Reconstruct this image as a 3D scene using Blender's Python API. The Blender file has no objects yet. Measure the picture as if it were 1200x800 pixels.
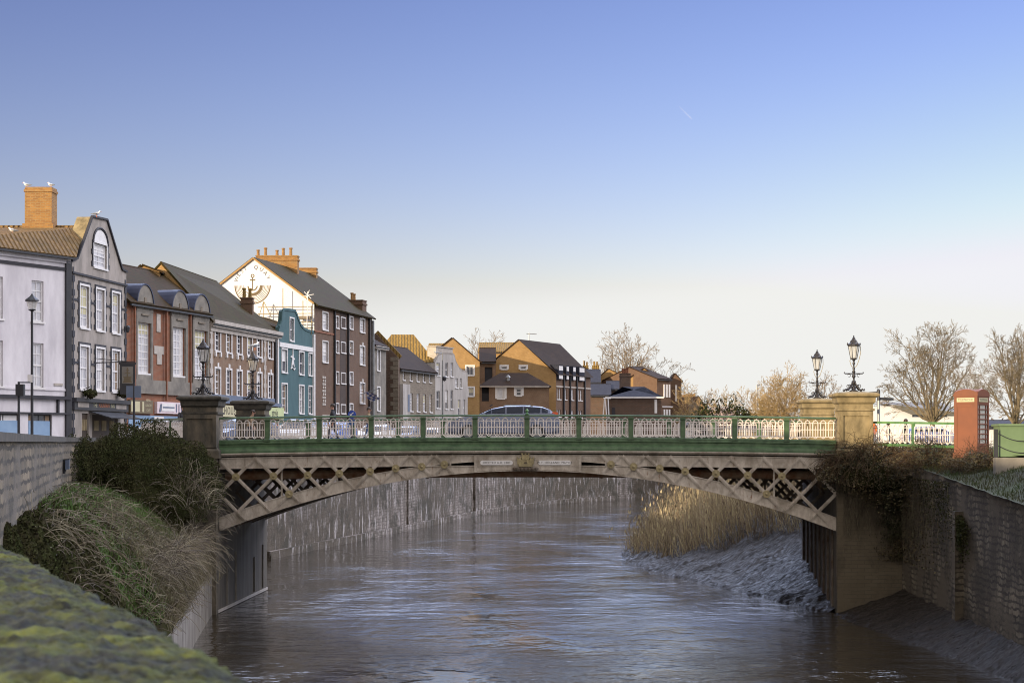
import bpy, math, random
from mathutils import Vector, Matrix
import numpy as np
random.seed(7)
R = math.radians
scn = bpy.context.scene
COL = scn.collection
FPX, VX, HY = 2169.0, 675.0, 518.0      # focal length, vanishing point and horizon of the photo, in its pixels

def U(px): return (px - VX) / FPX
def P(px, py, Y): return Vector((U(px) * Y, Y, -(py - HY) * Y / FPX))
def ZY(py, Y): return -(py - HY) * Y / FPX

# ------------------------------------------------------------------ materials
class NT:
    def __init__(s, name):
        s.m = bpy.data.materials.new(name); s.m.use_nodes = True
        s.t = s.m.node_tree; s.n = s.t.nodes
        s.b = s.n['Principled BSDF']
    def node(s, typ, **kw):
        o = s.n.new(typ)
        for k, v in kw.items():
            if k.startswith('i_'):
                key = k[2:].replace('_', ' ')
                o.inputs[key].default_value = v
            else: setattr(o, k, v)
        return o
    def link(s, a, b): s.t.links.new(a, b)
    def noise(s, vec, scale, detail=4, rough=.55):
        o = s.node('ShaderNodeTexNoise'); o.inputs['Scale'].default_value = scale
        o.inputs['Detail'].default_value = detail; o.inputs['Roughness'].default_value = rough
        s.link(vec, o.inputs['Vector']); return o.outputs['Fac']
    def ramp(s, fac, stops):
        o = s.node('ShaderNodeValToRGB'); e = o.color_ramp.elements
        while len(e) < len(stops): e.new(.5)
        for k, (p, c) in enumerate(stops):
            e[k].position = p; e[k].color = (c, c, c, 1) if isinstance(c, (int, float)) else (*c, 1)
        s.link(fac, o.inputs['Fac']); return o.outputs['Color']
    def mix(s, fac, a, b, mode='MIX'):
        o = s.node('ShaderNodeMix', data_type='RGBA', blend_type=mode)
        if isinstance(fac, (int, float)): o.inputs[0].default_value = fac
        else: s.link(fac, o.inputs[0])
        for k, v in ((6, a), (7, b)):
            if isinstance(v, tuple): o.inputs[k].default_value = (*v[:3], 1)
            else: s.link(v, o.inputs[k])
        return o.outputs[2]
    def mapping(s, vec, scale=(1, 1, 1), rot=(0, 0, 0)):
        o = s.node('ShaderNodeMapping'); o.inputs['Scale'].default_value = scale; o.inputs['Rotation'].default_value = rot
        s.link(vec, o.inputs['Vector']); return o.outputs['Vector']
    def bump(s, h, strength=.4, dist=.02):
        o = s.node('ShaderNodeBump'); o.inputs['Strength'].default_value = strength; o.inputs['Distance'].default_value = dist
        s.link(h, o.inputs['Height'])
        prev = s.b.inputs['Normal']
        if prev.is_linked: s.link(prev.links[0].from_socket, o.inputs['Normal'])
        s.link(o.outputs['Normal'], prev)
    def math(s, op, a, b=None):
        o = s.node('ShaderNodeMath', operation=op)
        for k, v in ((0, a), (1, b)):
            if v is None: continue
            if isinstance(v, (int, float)): o.inputs[k].default_value = v
            else: s.link(v, o.inputs[k])
        return o.outputs[0]
    def col(s, c): s.link(c, s.b.inputs['Base Color'])
def coords(t, which='Object'): return t.node('ShaderNodeTexCoord').outputs[which]

def mat(name, c, c2=None, rough=.7, metal=0.0, scale=1.5, bump=0.0, bscale=30, island=0.0, stretch=(1, 1, 1), spec=.5, alpha=1.0):
    t = NT(name); v = t.mapping(coords(t), stretch)
    c2 = c2 or tuple(x * .78 for x in c)
    f = t.ramp(t.noise(v, scale, 6, .62), [(.34, 0.0), (.66, 1.0)])
    col = t.mix(f, c, c2)
    if island:
        g = t.node('ShaderNodeNewGeometry').outputs['Random Per Island']
        hs = t.node('ShaderNodeHueSaturation'); t.link(col, hs.inputs['Color'])
        t.link(t.math('ADD', t.math('MULTIPLY', g, island), 1 - island * .5), hs.inputs['Value'])
        t.link(t.math('ADD', t.math('MULTIPLY', g, .05), .475), hs.inputs['Hue'])
        col = hs.outputs['Color']
    t.col(col)
    t.b.inputs['Roughness'].default_value = rough; t.b.inputs['Metallic'].default_value = metal
    t.b.inputs['Specular IOR Level'].default_value = spec
    if alpha < 1: t.b.inputs['Alpha'].default_value = alpha
    if bump: t.bump(t.noise(v, bscale, 5), bump, .02)
    return t.m

def brick(name, c1, c2, mortar, w=.225, h=.075, ms=.012, dirt=None, dirtf=.5, bump=.5, rough=.85, dscale=(.35, .12), squash=1.0, wobble=.012, patch=None, pscale=.55):
    t = NT(name); uv = coords(t, 'UV')
    wob = t.node('ShaderNodeTexNoise'); wob.inputs['Scale'].default_value = 2.5; t.link(uv, wob.inputs['Vector'])
    vm = t.node('ShaderNodeVectorMath', operation='MULTIPLY_ADD'); t.link(wob.outputs['Color'], vm.inputs[0])
    vm.inputs[1].default_value = (wobble * 4, wobble * 4, 0); t.link(uv, vm.inputs[2])
    b = t.node('ShaderNodeTexBrick'); t.link(vm.outputs[0], b.inputs['Vector'])
    b.inputs['Scale'].default_value = 1; b.inputs['Brick Width'].default_value = w; b.inputs['Row Height'].default_value = h
    b.inputs['Mortar Size'].default_value = ms; b.inputs['Mortar Smooth'].default_value = .3
    b.inputs['Color1'].default_value = (*c1, 1); b.inputs['Color2'].default_value = (*c2, 1); b.inputs['Mortar'].default_value = (*mortar, 1)
    n1 = t.noise(uv, 1.3, 7, .65)
    col = t.mix(t.ramp(n1, [(.35, 0.0), (.7, .55)]), b.outputs['Color'], tuple(x * .55 for x in c1))
    if dirt:
        v2 = t.mapping(uv, (dscale[0] * 6, dscale[1] * 6, 1))
        f = t.ramp(t.noise(v2, 1.0, 8, .7), [(.5 - .16 * dirtf, 0.0), (.72 - .2 * dirtf, 1.0)])
        col = t.mix(t.math('MULTIPLY', f, .85), col, dirt)
    if patch:
        f = t.ramp(t.noise(uv, pscale, 9, .72), [(.5, 0.0), (.58, .9)])
        col = t.mix(f, col, patch)
    t.col(col); t.b.inputs['Roughness'].default_value = rough
    t.bump(b.outputs['Fac'], -bump, .02); t.bump(t.noise(uv, 14, 6, .7), bump * .8, .03)
    return t.m

def tiles(name, c1, c2, w=.25, h=.22, moss=None, wave=False, rough=.8):
    t = NT(name); uv = coords(t, 'UV')
    b = t.node('ShaderNodeTexBrick'); t.link(uv, b.inputs['Vector'])
    b.inputs['Scale'].default_value = 1; b.inputs['Brick Width'].default_value = w; b.inputs['Row Height'].default_value = h
    b.inputs['Mortar Size'].default_value = .014; b.inputs['Mortar Smooth'].default_value = .2
    b.inputs['Color1'].default_value = (*c1, 1); b.inputs['Color2'].default_value = (*c2, 1)
    b.inputs['Mortar'].default_value = (*[x * .35 for x in c1], 1)
    col = b.outputs['Color']
    f = t.ramp(t.noise(uv, .8, 8, .7), [(.4, 0.0), (.65, 1.0)])
    col = t.mix(t.math('MULTIPLY', f, .6), col, moss or tuple(x * .6 for x in c2))
    t.col(col); t.b.inputs['Roughness'].default_value = rough; t.b.inputs['Specular IOR Level'].default_value = .12
    if wave:
        wv = t.node('ShaderNodeTexWave', bands_direction='X'); wv.inputs['Scale'].default_value = .314 / .3
        t.link(uv, wv.inputs['Vector']); t.bump(wv.outputs['Fac'], 1.0, .12)
        st = t.ramp(wv.outputs['Fac'], [(.1, .25), (.6, 1.0)])
    t.bump(b.outputs['Fac'], -.7, .03)
    return t.m

M = {}
def mk():
    W = M
    W['white_paint'] = mat('white_paint', (.78, .77, .78), (.68, .67, .67), rough=.5, scale=4)
    W['rail_paint'] = mat('rail_paint', (.84, .79, .76), (.66, .60, .56), rough=.5, scale=9)
    W['lit_rail_paint'] = W['rail_paint']
    t = NT('weathered_cream_iron'); v = coords(t)
    n1 = t.noise(t.mapping(v, (1, 1, .35)), 3.2, 8, .7); n2 = t.noise(v, 1.1, 6, .65); n3 = t.noise(t.mapping(v, (2.2, 2, .5)), 4.5, 6, .75)
    c = t.mix(t.ramp(n1, [(.4, 0.0), (.62, 1.0)]), (.54, .49, .43), (.36, .31, .26)); c = t.mix(t.ramp(n2, [(.5, 0.0), (.66, .7)]), c, (.20, .17, .13))
    c = t.mix(t.ramp(n3, [(.6, 0.0), (.68, .85)]), c, (.17, .075, .03)); t.col(c); t.b.inputs['Roughness'].default_value = .6; t.bump(n3, .3, .02); W['rib_paint'] = t.m
    W['rib_dark'] = mat('old_shaded_iron_paint', (.16, .14, .12), (.08, .05, .03), rough=.8, scale=2.5, bump=.3)
    W['rust'] = mat('rust', (.22, .1, .05), (.35, .25, .17), rough=.85, scale=3, bump=.4)
    W['gold'] = mat('ochre_paint', (.36, .30, .16), (.2, .165, .09), rough=.55, scale=8)
    W['green_paint'] = mat('green_paint', (.08, .145, .068), (.03, .065, .03), rough=.42, scale=3.2, bump=.1)
    W['green_light'] = mat('pale_green_paint', (.14, .28, .11), (.06, .17, .07), rough=.42, scale=5)
    W['lamp_iron'] = mat('lamp_iron', (.03, .032, .045), (.05, .045, .04), rough=.45, metal=.4, scale=20)
    W['lamp_glass'] = mat('lamp_glass', (.75, .74, .7), (.6, .6, .56), rough=.15, alpha=.45)
    W['glass'] = mat('window_glass', (.025, .03, .045), (.10, .11, .14), rough=.08, scale=.8, spec=.6)
    W['curtain_glass'] = mat('netted_window_glass', (.62, .62, .66), (.4, .41, .46), rough=.12, scale=1.2, spec=.8)
    W['black_paint'] = mat('black_paint', (.018, .018, .024), (.03, .03, .035), rough=.5)
    W['dark_metal'] = mat('dark_metal', (.05, .055, .065), (.035, .035, .04), rough=.5, metal=.3)
    W['grey_metal'] = mat('grey_metal', (.3, .32, .34), (.2, .21, .22), rough=.45, metal=.5)
    W['slate_blue'] = mat('blue_grey_panel', (.13, .17, .25), (.1, .13, .2), rough=.5)
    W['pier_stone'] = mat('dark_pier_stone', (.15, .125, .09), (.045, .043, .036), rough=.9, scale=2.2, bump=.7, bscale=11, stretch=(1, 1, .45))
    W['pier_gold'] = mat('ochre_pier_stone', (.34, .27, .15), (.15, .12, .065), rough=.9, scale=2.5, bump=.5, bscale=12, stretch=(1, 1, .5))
    W['cap_stone'] = mat('cap_stone', (.09, .08, .065), (.035, .034, .028), rough=.9, scale=4, bump=.6, bscale=14)
    W['concrete'] = mat('abutment_concrete', (.13, .115, .09), (.055, .045, .035), rough=.85, scale=1.2, bump=.5, stretch=(1.2, 1.2, .18))
    W['asphalt'] = mat('asphalt', (.055, .055, .06), (.04, .04, .045), rough=.9, scale=3, bump=.2, bscale=80)
    W['paving'] = mat('paving', (.2, .19, .18), (.14, .13, .12), rough=.9, scale=2)
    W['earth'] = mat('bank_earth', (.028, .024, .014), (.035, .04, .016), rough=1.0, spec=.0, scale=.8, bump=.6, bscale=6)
    W['lawn'] = mat('lawn', (.030, .045, .011), (.020, .022, .010), rough=.95, scale=.9, bump=.6, bscale=14)
    W['field'] = mat('far_ground', (.11, .12, .06), (.07, .08, .04), rough=.95, scale=.05)
    W['white_render'] = mat('white_render', (.72, .70, .74), (.52, .50, .54), rough=.85, scale=.9, bump=.1, stretch=(1, 1, .35))
    W['gable_white'] = mat('white_gable_render', (.74, .75, .80), (.66, .67, .72), rough=.85, scale=.4)
    W['grey_render'] = mat('grey_render', (.38, .34, .31), (.22, .20, .18), rough=.85, scale=1.1, bump=.2, stretch=(1, 1, .4))
    W['white_stucco'] = mat('pale_stucco', (.48, .46, .44), (.30, .28, .265), rough=.85, scale=.9, bump=.1, stretch=(1, 1, .3))
    W['teal'] = mat('teal_render', (.062, .135, .150), (.042, .10, .115), rough=.8, scale=.9, stretch=(1, 1, .4))
    W['quoin'] = mat('dark_quoin_paint', (.022, .022, .03), (.035, .035, .045), rough=.7)
    W['lead'] = mat('blue_lead', (.03, .04, .085), (.05, .06, .11), rough=.5, metal=.3)
    W['limestone'] = mat('grey_limestone', (.26, .24, .21), (.15, .14, .125), rough=.9, scale=1.2, bump=.3, bscale=9)
    W['pale_stone'] = mat('pale_stone', (.5, .46, .42), (.36, .33, .3), rough=.85, scale=2)
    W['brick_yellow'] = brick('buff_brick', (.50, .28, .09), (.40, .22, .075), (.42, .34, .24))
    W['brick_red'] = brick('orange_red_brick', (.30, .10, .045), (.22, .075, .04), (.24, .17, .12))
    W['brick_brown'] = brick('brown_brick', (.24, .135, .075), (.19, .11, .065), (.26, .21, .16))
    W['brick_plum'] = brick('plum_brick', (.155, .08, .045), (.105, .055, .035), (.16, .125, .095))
    W['brick_gold'] = brick('yellow_orange_brick', (.43, .255, .085), (.33, .185, .06), (.36, .26, .15))
    W['brick_chim'] = brick('chimney_brick', (.38, .19, .05), (.22, .10, .035), (.3, .22, .11), ms=.018, w=.3, h=.1)
    W['rubble'] = brick('rubble_stone', (.24, .2, .155), (.17, .14, .11), (.28, .25, .2), w=.4, h=.18, ms=.02, wobble=.04)
    W['dark_rubble'] = brick('dark_red_rubble', (.13, .075, .05), (.09, .06, .045), (.14, .11, .09), w=.35, h=.16, ms=.02, wobble=.04)
    W['quay'] = brick('quay_wall_brick', (.42, .385, .37), (.26, .235, .22), (.07, .06, .055), w=.5, h=.17, ms=.035, dirt=(.05, .042, .032), dirtf=.6, dscale=(.16, .018), patch=(.10, .085, .06), pscale=.13, bump=.9, wobble=.03)
    W['near_wall'] = brick('left_wall_brick', (.27, .22, .15), (.12, .10, .07), (.015, .013, .01), w=2.6, h=.24, ms=.05, dirt=(.04, .036, .028), dirtf=.5, bump=1.0, wobble=.05, dscale=(.05, .12), pscale=.3, patch=(.12, .105, .085))
    W['right_wall'] = brick('right_wall_stone', (.34, .29, .21), (.17, .145, .105), (.018, .015, .012), w=1.5, h=.19, ms=.04, dirt=(.03, .024, .018), dirtf=1.0, bump=1.0, wobble=.07, dscale=(.16, .09), pscale=.35, patch=(.10, .082, .058))
    W['abut_face'] = brick('abutment_brick', (.14, .115, .078), (.12, .098, .065), (.08, .067, .048), w=.5, h=.14, ms=.009, dirt=(.035, .03, .022), dirtf=.15, pscale=.6, patch=(.12, .098, .066), bump=.5, wobble=.02, dscale=(.10, .08))
    W['tile_brown'] = tiles('brown_roof_tile', (.062, .034, .015), (.042, .025, .012), moss=(.03, .032, .009))
    W['tile_moss'] = tiles('mossy_roof_tile', (.058, .037, .014), (.040, .027, .011), moss=(.042, .045, .010))
    W['tile_dark'] = tiles('dark_roof_tile', (.044, .026, .015), (.034, .020, .013))
    W['tile_gold'] = tiles('golden_pantile', (.34, .225, .075), (.26, .17, .06), w=.3, h=.35, moss=(.2, .14, .05), wave=True)
    W['tile_pan'] = tiles('weathered_pantile', (.27, .17, .07), (.18, .115, .055), w=.3, h=.36, moss=(.10, .075, .035), wave=True)
    W['slate'] = tiles('blue_slate', (.035, .038, .06), (.05, .055, .08), w=.3, h=.2)
    W['wood'] = mat('dark_wood', (.06, .04, .025), (.04, .028, .02), rough=.7)
    W['skin'] = mat('skin', (.45, .26, .19), (.4, .22, .16), rough=.6)
    W['tyre'] = mat('tyre_rubber', (.02, .02, .02), (.03, .03, .03), rough=.85)
    W['red_paint'] = mat('faded_red_paint', (.19, .050, .014), (.14, .036, .011), rough=.55, scale=1.5)
    W['bark'] = mat('bark', (.22, .175, .11), (.13, .105, .07), rough=.9, scale=3, bump=.4)
    W['bark_gold'] = mat('golden_twigs', (.38, .27, .12), (.25, .18, .09), rough=.9, scale=1)
    W['twig'] = mat('twigs', (.24, .19, .13), (.16, .125, .09), rough=.9, scale=2)
    W['ivy'] = mat('ivy_leaf', (.028, .036, .010), (.034, .030, .012), rough=.9, spec=.15, scale=1.2, island=1.1)
    W['bramble'] = mat('bramble_leaf', (.09, .06, .028), (.028, .034, .012), rough=.7, scale=1.1, island=1.0)
    W['stem'] = mat('dry_stem', (.20, .17, .12), (.06, .05, .035), rough=.8, scale=2, island=.8)
    W['grass'] = mat('grass_blade', (.095, .18, .03), (.06, .10, .022), rough=.7, scale=.5, island=.9)
    W['river_stone'] = mat('river_wall_stone', (.22, .205, .185), (.09, .08, .065), rough=.9, scale=1.6, bump=.8, bscale=7, stretch=(1, 1, .4))
    W['bramble_stem'] = mat('bramble_stem', (.09, .06, .035), (.04, .028, .02), rough=.9, spec=.1, scale=1.5, island=.9)
    W['verge_blade'] = mat('verge_blade', (.04, .065, .018), (.045, .04, .02), rough=.8, scale=.6, island=.9)
    W['dry_grass'] = mat('dry_grass_blade', (.27, .235, .145), (.10, .09, .05), rough=.8, scale=.7, island=.8)
    W['reed'] = mat('reed_stalk', (.46, .38, .25), (.17, .13, .08), rough=.8, scale=.35, island=1.1)
    W['sign_cream'] = mat('cream_sign', (.55, .52, .33), (.5, .46, .3), rough=.6)
    W['sign_green'] = mat('yellow_green_sign', (.55, .62, .33), (.5, .57, .3), rough=.6)
    W['sign_brown'] = mat('brown_sign', (.16, .12, .07), (.13, .1, .06), rough=.6)
    W['sign_pink'] = mat('pale_pink_sign', (.72, .62, .66), (.66, .56, .6), rough=.5)
    W['sign_blue'] = mat('blue_sign', (.02, .06, .35), (.02, .05, .3), rough=.4)
    W['ink'] = mat('ink', (.035, .035, .04), (.03, .03, .035), rough=.6)
    W['brown_ink'] = mat('brown_mural_paint', (.14, .10, .05), (.12, .085, .045), rough=.7)
    W['orange_ink'] = mat('orange_letters', (.5, .16, .05), (.45, .14, .05), rough=.6)
    W['gull'] = mat('gull_white', (.8, .8, .8), (.75, .75, .75), rough=.7)
    W['gull_wing'] = mat('gull_grey', (.25, .27, .3), (.2, .22, .25), rough=.7)
    W['orange'] = mat('orange_cloth', (.6, .16, .04), (.5, .12, .03), rough=.8)
    W['green_box'] = mat('green_cabinet_paint', (.16, .24, .13), (.12, .19, .10), rough=.5, scale=1.2)
    W['blue_box'] = mat('pale_blue_panel', (.25, .38, .55), (.2, .32, .5), rough=.5)
    W['hair'] = mat('dark_hair', (.03, .022, .018), (.045, .03, .02), rough=.6)
    W['cloth_dark'] = mat('dark_cloth', (.03, .032, .045), (.05, .05, .06), rough=.9)
    W['cloth_blue'] = mat('blue_cloth', (.05, .1, .25), (.04, .08, .2), rough=.9)
    W['cloth_tan'] = mat('tan_cloth', (.3, .22, .15), (.25, .18, .12), rough=.9)
    W['car_silver'] = mat('silver_car_paint', (.16, .18, .25), (.14, .16, .23), rough=.25, metal=.5, scale=.2)
    W['car_white'] = mat('white_car_paint', (.75, .75, .76), (.7, .7, .72), rough=.3, scale=.2)
    W['car_blue'] = mat('blue_car_paint', (.04, .1, .4), (.035, .09, .35), rough=.3, scale=.2)
    W['car_glass'] = mat('car_window_glass', (.008, .012, .025), (.012, .018, .035), rough=.05, spec=.35)
    W['headlight'] = mat('headlamp_lens', (.85, .87, .9), (.8, .8, .85), rough=.08, spec=1)
    W['tail'] = mat('tail_lamp_lens', (.7, .1, .02), (.6, .07, .02), rough=.2)
    W['lit_window'] = None
    # rough stained quay masonry
    t = NT('stained_quay_masonry'); uv = coords(t, 'UV')
    wob = t.node('ShaderNodeTexNoise'); wob.inputs['Scale'].default_value = 1.2; wob.inputs['Detail'].default_value = 5; t.link(uv, wob.inputs['Vector'])
    vm = t.node('ShaderNodeVectorMath', operation='MULTIPLY_ADD'); t.link(wob.outputs['Color'], vm.inputs[0]); vm.inputs[1].default_value = (.5, .28, 0); t.link(uv, vm.inputs[2])
    bk = t.node('ShaderNodeTexBrick'); t.link(vm.outputs[0], bk.inputs['Vector']); bk.inputs['Scale'].default_value = 1; bk.inputs['Brick Width'].default_value = .55; bk.inputs['Row Height'].default_value = .22; bk.inputs['Mortar Size'].default_value = .03
    bk.inputs['Color1'].default_value = (.40, .36, .34, 1); bk.inputs['Color2'].default_value = (.24, .21, .195, 1); bk.inputs['Mortar'].default_value = (.15, .13, .12, 1)
    big = t.noise(t.mapping(uv, (.06, .10, 1)), 1.0, 5, .6); streak = t.noise(t.mapping(uv, (1.5, .13, 1)), 1.0, 8, .72); fine = t.noise(uv, 2.2, 9, .75); pat = t.noise(t.mapping(uv, (.35, .5, 1)), 1.0, 8, .7)
    c = t.mix(t.ramp(streak, [(.40, 0.0), (.56, .85)]), bk.outputs['Color'], (.085, .07, .055))
    c = t.mix(t.ramp(big, [(.44, 0.0), (.52, .85)]), c, (.07, .055, .035))
    c = t.mix(t.ramp(pat, [(.50, 0.0), (.58, .85)]), c, (.04, .036, .022))
    c = t.mix(t.ramp(t.noise(t.mapping(uv, (.9, .22, 1)), 2.0, 8, .75), [(.54, 0.0), (.64, .85)]), c, (.58, .55, .56))
    c = t.mix(t.ramp(fine, [(.52, 0.0), (.7, .7)]), c, (.03, .025, .02))
    t.col(c); t.b.inputs['Roughness'].default_value = .8; t.bump(bk.outputs['Fac'], -.6, .03); t.bump(fine, .8, .06); t.bump(pat, .8, .15); W['quay'] = t.m
    # wet mud
    t = NT('wet_mud'); v = coords(t)
    vs = t.mapping(v, (.5, 2.0, 1), (0, 0, R(12)))
    n1 = t.noise(vs, 1.1, 8, .7); n2 = t.noise(v, 5, 6, .65)
    t.col(t.mix(t.ramp(n1, [(.4, 0.0), (.65, 1.0)]), (.022, .017, .013), (.06, .048, .04)))
    t.link(t.ramp(n2, [(.38, .25), (.62, .75)]), t.b.inputs['Roughness'])
    t.bump(n1, 1.0, .6); t.bump(n2, .3, .05); t.b.inputs['Specular IOR Level'].default_value = .3; W['mud'] = t.m
    # moss
    t = NT('mossy_coping'); v = coords(t)
    n1 = t.noise(t.mapping(v, (3, 3, 3)), 1.6, 8, .7); n2 = t.noise(v, 26, 5, .7); n3 = t.noise(v, 2.1, 6, .6)
    c = t.mix(t.ramp(n1, [(.42, 0.0), (.62, 1.0)]), (.008, .011, .004), (.115, .14, .022))
    c = t.mix(t.ramp(n3, [(.42, .95), (.56, 0.0)]), c, (.012, .016, .02))
    c = t.mix(t.math('MULTIPLY', t.ramp(n2, [(.5, 0.0), (.75, 1.0)]), .5), c, (.13, .15, .035))
    t.col(c); t.b.inputs['Roughness'].default_value = .95
    t.bump(n1, .9, .06); t.bump(n2, .9, .02); W['moss'] = t.m
    # water
    t = NT('river_water'); v = coords(t)
    t.b.inputs['IOR'].default_value = 1.75
    a = t.noise(t.mapping(v, (.5, .9, 1)), .6, 5, .6); b = t.noise(t.mapping(v, (.6, 1, 1)), 2.8, 5, .6); cc = t.noise(v, .08, 4, .6)
    d = t.noise(t.mapping(v, (1, .55, 1)), .17, 5, .6)
    t.col(t.mix(cc, (.022, .017, .011), (.04, .032, .022)))
    t.link(t.ramp(d, [(.42, .02), (.62, .06)]), t.b.inputs['Roughness'])
    gain = t.ramp(d, [(.36, .14), (.64, 1.0)])
    t.bump(t.math('MULTIPLY', a, gain), .50, .32); t.bump(t.math('MULTIPLY', b, gain), .60, .055)
    W['water'] = t.m
mk()

# ------------------------------------------------------------------ mesh helpers
def link(o, parent=None):
    COL.objects.link(o)
    if parent is not None: o.parent = parent
    return o
ORG = {}      # world origin of every object made here (no object with built-in parts is rotated while parts are added)
def tag(o, label=None, cat=None, group=None, kind=None):
    if label: o['label'] = label
    if cat: o['category'] = cat
    if group: o['group'] = group
    if kind: o['kind'] = kind
    return o
def thing(name, label, cat, loc=(0, 0, 0), group=None, kind=None):
    o = bpy.data.objects.new(name, None); o.empty_display_size = .3
    link(o); o.location = loc; ORG[o.name] = Vector(loc)
    return tag(o, label, cat, group, kind)
class MB:
    def __init__(s): s.v = []; s.f = []; s.m = []; s.smooth = False
    def add(s, vs, fs, mi=0):
        k = len(s.v); s.v += [tuple(x) for x in vs]; s.f += [tuple(i + k for i in f) for f in fs]; s.m += [mi] * len(fs)
    def frame(s, o, ax, ay, az, sx, sy, sz, mi=0):
        """box: origin corner o, unit axes and sizes"""
        o = Vector(o); ax = Vector(ax) * sx; ay = Vector(ay) * sy; az = Vector(az) * sz
        vs = [o, o + ax, o + ax + ay, o + ay, o + az, o + ax + az, o + ax + ay + az, o + ay + az]
        fs = [(0, 3, 2, 1), (4, 5, 6, 7), (0, 1, 5, 4), (1, 2, 6, 5), (2, 3, 7, 6), (3, 0, 4, 7)]
        if ax.cross(ay).dot(az) < 0: fs = [f[::-1] for f in fs]
        s.add(vs, fs, mi)
    def box(s, x0, x1, y0, y1, z0, z1, mi=0):
        s.frame((x0, y0, z0), (1, 0, 0), (0, 1, 0), (0, 0, 1), x1 - x0, y1 - y0, z1 - z0, mi)
    def bar(s, a, b, w, t, up=(0, 0, 1), mi=0):
        a = Vector(a); b = Vector(b); d = b - a; L = d.length; d.normalize()
        side = d.cross(Vector(up))
        if side.length < 1e-4: side = d.cross(Vector((1, 0, 0)))
        side.normalize(); u = side.cross(d)
        s.frame(a - side * w / 2 - u * t / 2, d, side, u, L, w, t, mi)
    def tube(s, pts, rs, n=6, cap=True, mi=0, closed=False):
        pts = [Vector(p) for p in pts]
        if isinstance(rs, (int, float)): rs = [rs] * len(pts)
        k0 = len(s.v); N = len(pts); prev = None
        for i, p in enumerate(pts):
            if closed: d = pts[(i + 1) % N] - pts[i - 1]
            else: d = pts[min(i + 1, N - 1)] - pts[max(i - 1, 0)]
            if d.length < 1e-9: d = Vector((0, 0, 1))
            d.normalize()
            a = prev if prev is not None else (Vector((0, 0, 1)) if abs(d.z) < .9 else Vector((1, 0, 0)))
            a = a - d * a.dot(d)
            if a.length < 1e-5: a = d.orthogonal()
            a.normalize(); prev = a; b = d.cross(a)
            for j in range(n):
                an = 2 * math.pi * j / n
                s.v.append(tuple(p + (a * math.cos(an) + b * math.sin(an)) * rs[i]))
        m = N if closed else N - 1
        for i in range(m):
            for j in range(n):
                q = (i + 1) % N
                s.f.append((k0 + i * n + j, k0 + i * n + (j + 1) % n, k0 + q * n + (j + 1) % n, k0 + q * n + j)); s.m.append(mi)
        if cap and not closed:
            s.f.append(tuple(k0 + j for j in range(n))[::-1]); s.m.append(mi)
            s.f.append(tuple(k0 + (N - 1) * n + j for j in range(n))); s.m.append(mi)
    def lathe(s, prof, c=(0, 0, 0), n=12, mi=0, square=False):
        cx, cy, cz = c; k0 = len(s.v)
        off = math.pi / 4 if square else 0; n = 4 if square else n; sc = math.sqrt(2) if square else 1
        for r, z in prof:
            for j in range(n):
                an = 2 * math.pi * j / n + off
                s.v.append((cx + r * sc * math.cos(an), cy + r * sc * math.sin(an), cz + z))
        for i in range(len(prof) - 1):
            for j in range(n):
                s.f.append((k0 + i * n + j, k0 + i * n + (j + 1) % n, k0 + (i + 1) * n + (j + 1) % n, k0 + (i + 1) * n + j)); s.m.append(mi)
        s.f.append(tuple(k0 + j for j in range(n))[::-1]); s.m.append(mi)
        s.f.append(tuple(k0 + (len(prof) - 1) * n + j for j in range(n))); s.m.append(mi)
    def sweepx(s, prof, x0, x1, n, zf=lambda x: 0, mi=0):
        k0 = len(s.v); m = len(prof)
        for i in range(n + 1):
            x = x0 + (x1 - x0) * i / n; dz = zf(x)
            for y, z in prof: s.v.append((x, y, z + dz))
        for i in range(n):
            for j in range(m):
                s.f.append((k0 + i * m + j, k0 + (i + 1) * m + j, k0 + (i + 1) * m + (j + 1) % m, k0 + i * m + (j + 1) % m)); s.m.append(mi)
        s.f.append(tuple(k0 + j for j in range(m))[::-1]); s.m.append(mi)
        s.f.append(tuple(k0 + n * m + j for j in range(m))); s.m.append(mi)
    def prism(s, poly, d, mi=0):
        """extrude a planar polygon (3-D points) by vector d"""
        poly = [Vector(p) for p in poly]; d = Vector(d); n = len(poly)
        vs = poly + [p + d for p in poly]
        nrm = Vector((0, 0, 0))
        for i in range(n): nrm += poly[i].cross(poly[(i + 1) % n])
        fs = [tuple(range(n)), tuple(range(2 * n - 1, n - 1, -1))] + [((i + 1) % n, i, n + i, n + (i + 1) % n) for i in range(n)]
        if nrm.dot(d) > 0: fs = [f[::-1] for f in fs]
        s.add(vs, fs, mi)
    def build(s, name, mats, parent=None, origin=None, smooth=False):
        if not isinstance(mats, (list, tuple)): mats = [mats]
        if origin is None: origin = ORG.get(parent.name, Vector((0, 0, 0))) if parent is not None else Vector((0, 0, 0))
        origin = Vector(origin)
        me = bpy.data.meshes.new(name)
        V = np.array(s.v, dtype=np.float64).reshape(-1, 3) - np.array(origin)
        me.from_pydata(V.tolist(), [], s.f)
        for m in mats: me.materials.append(m)
        me.polygons.foreach_set('material_index', s.m)
        if smooth: me.polygons.foreach_set('use_smooth', [True] * len(s.f))
        me.update()
        uvl = me.uv_layers.new(name='UVMap')
        nf = len(me.polygons)
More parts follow.
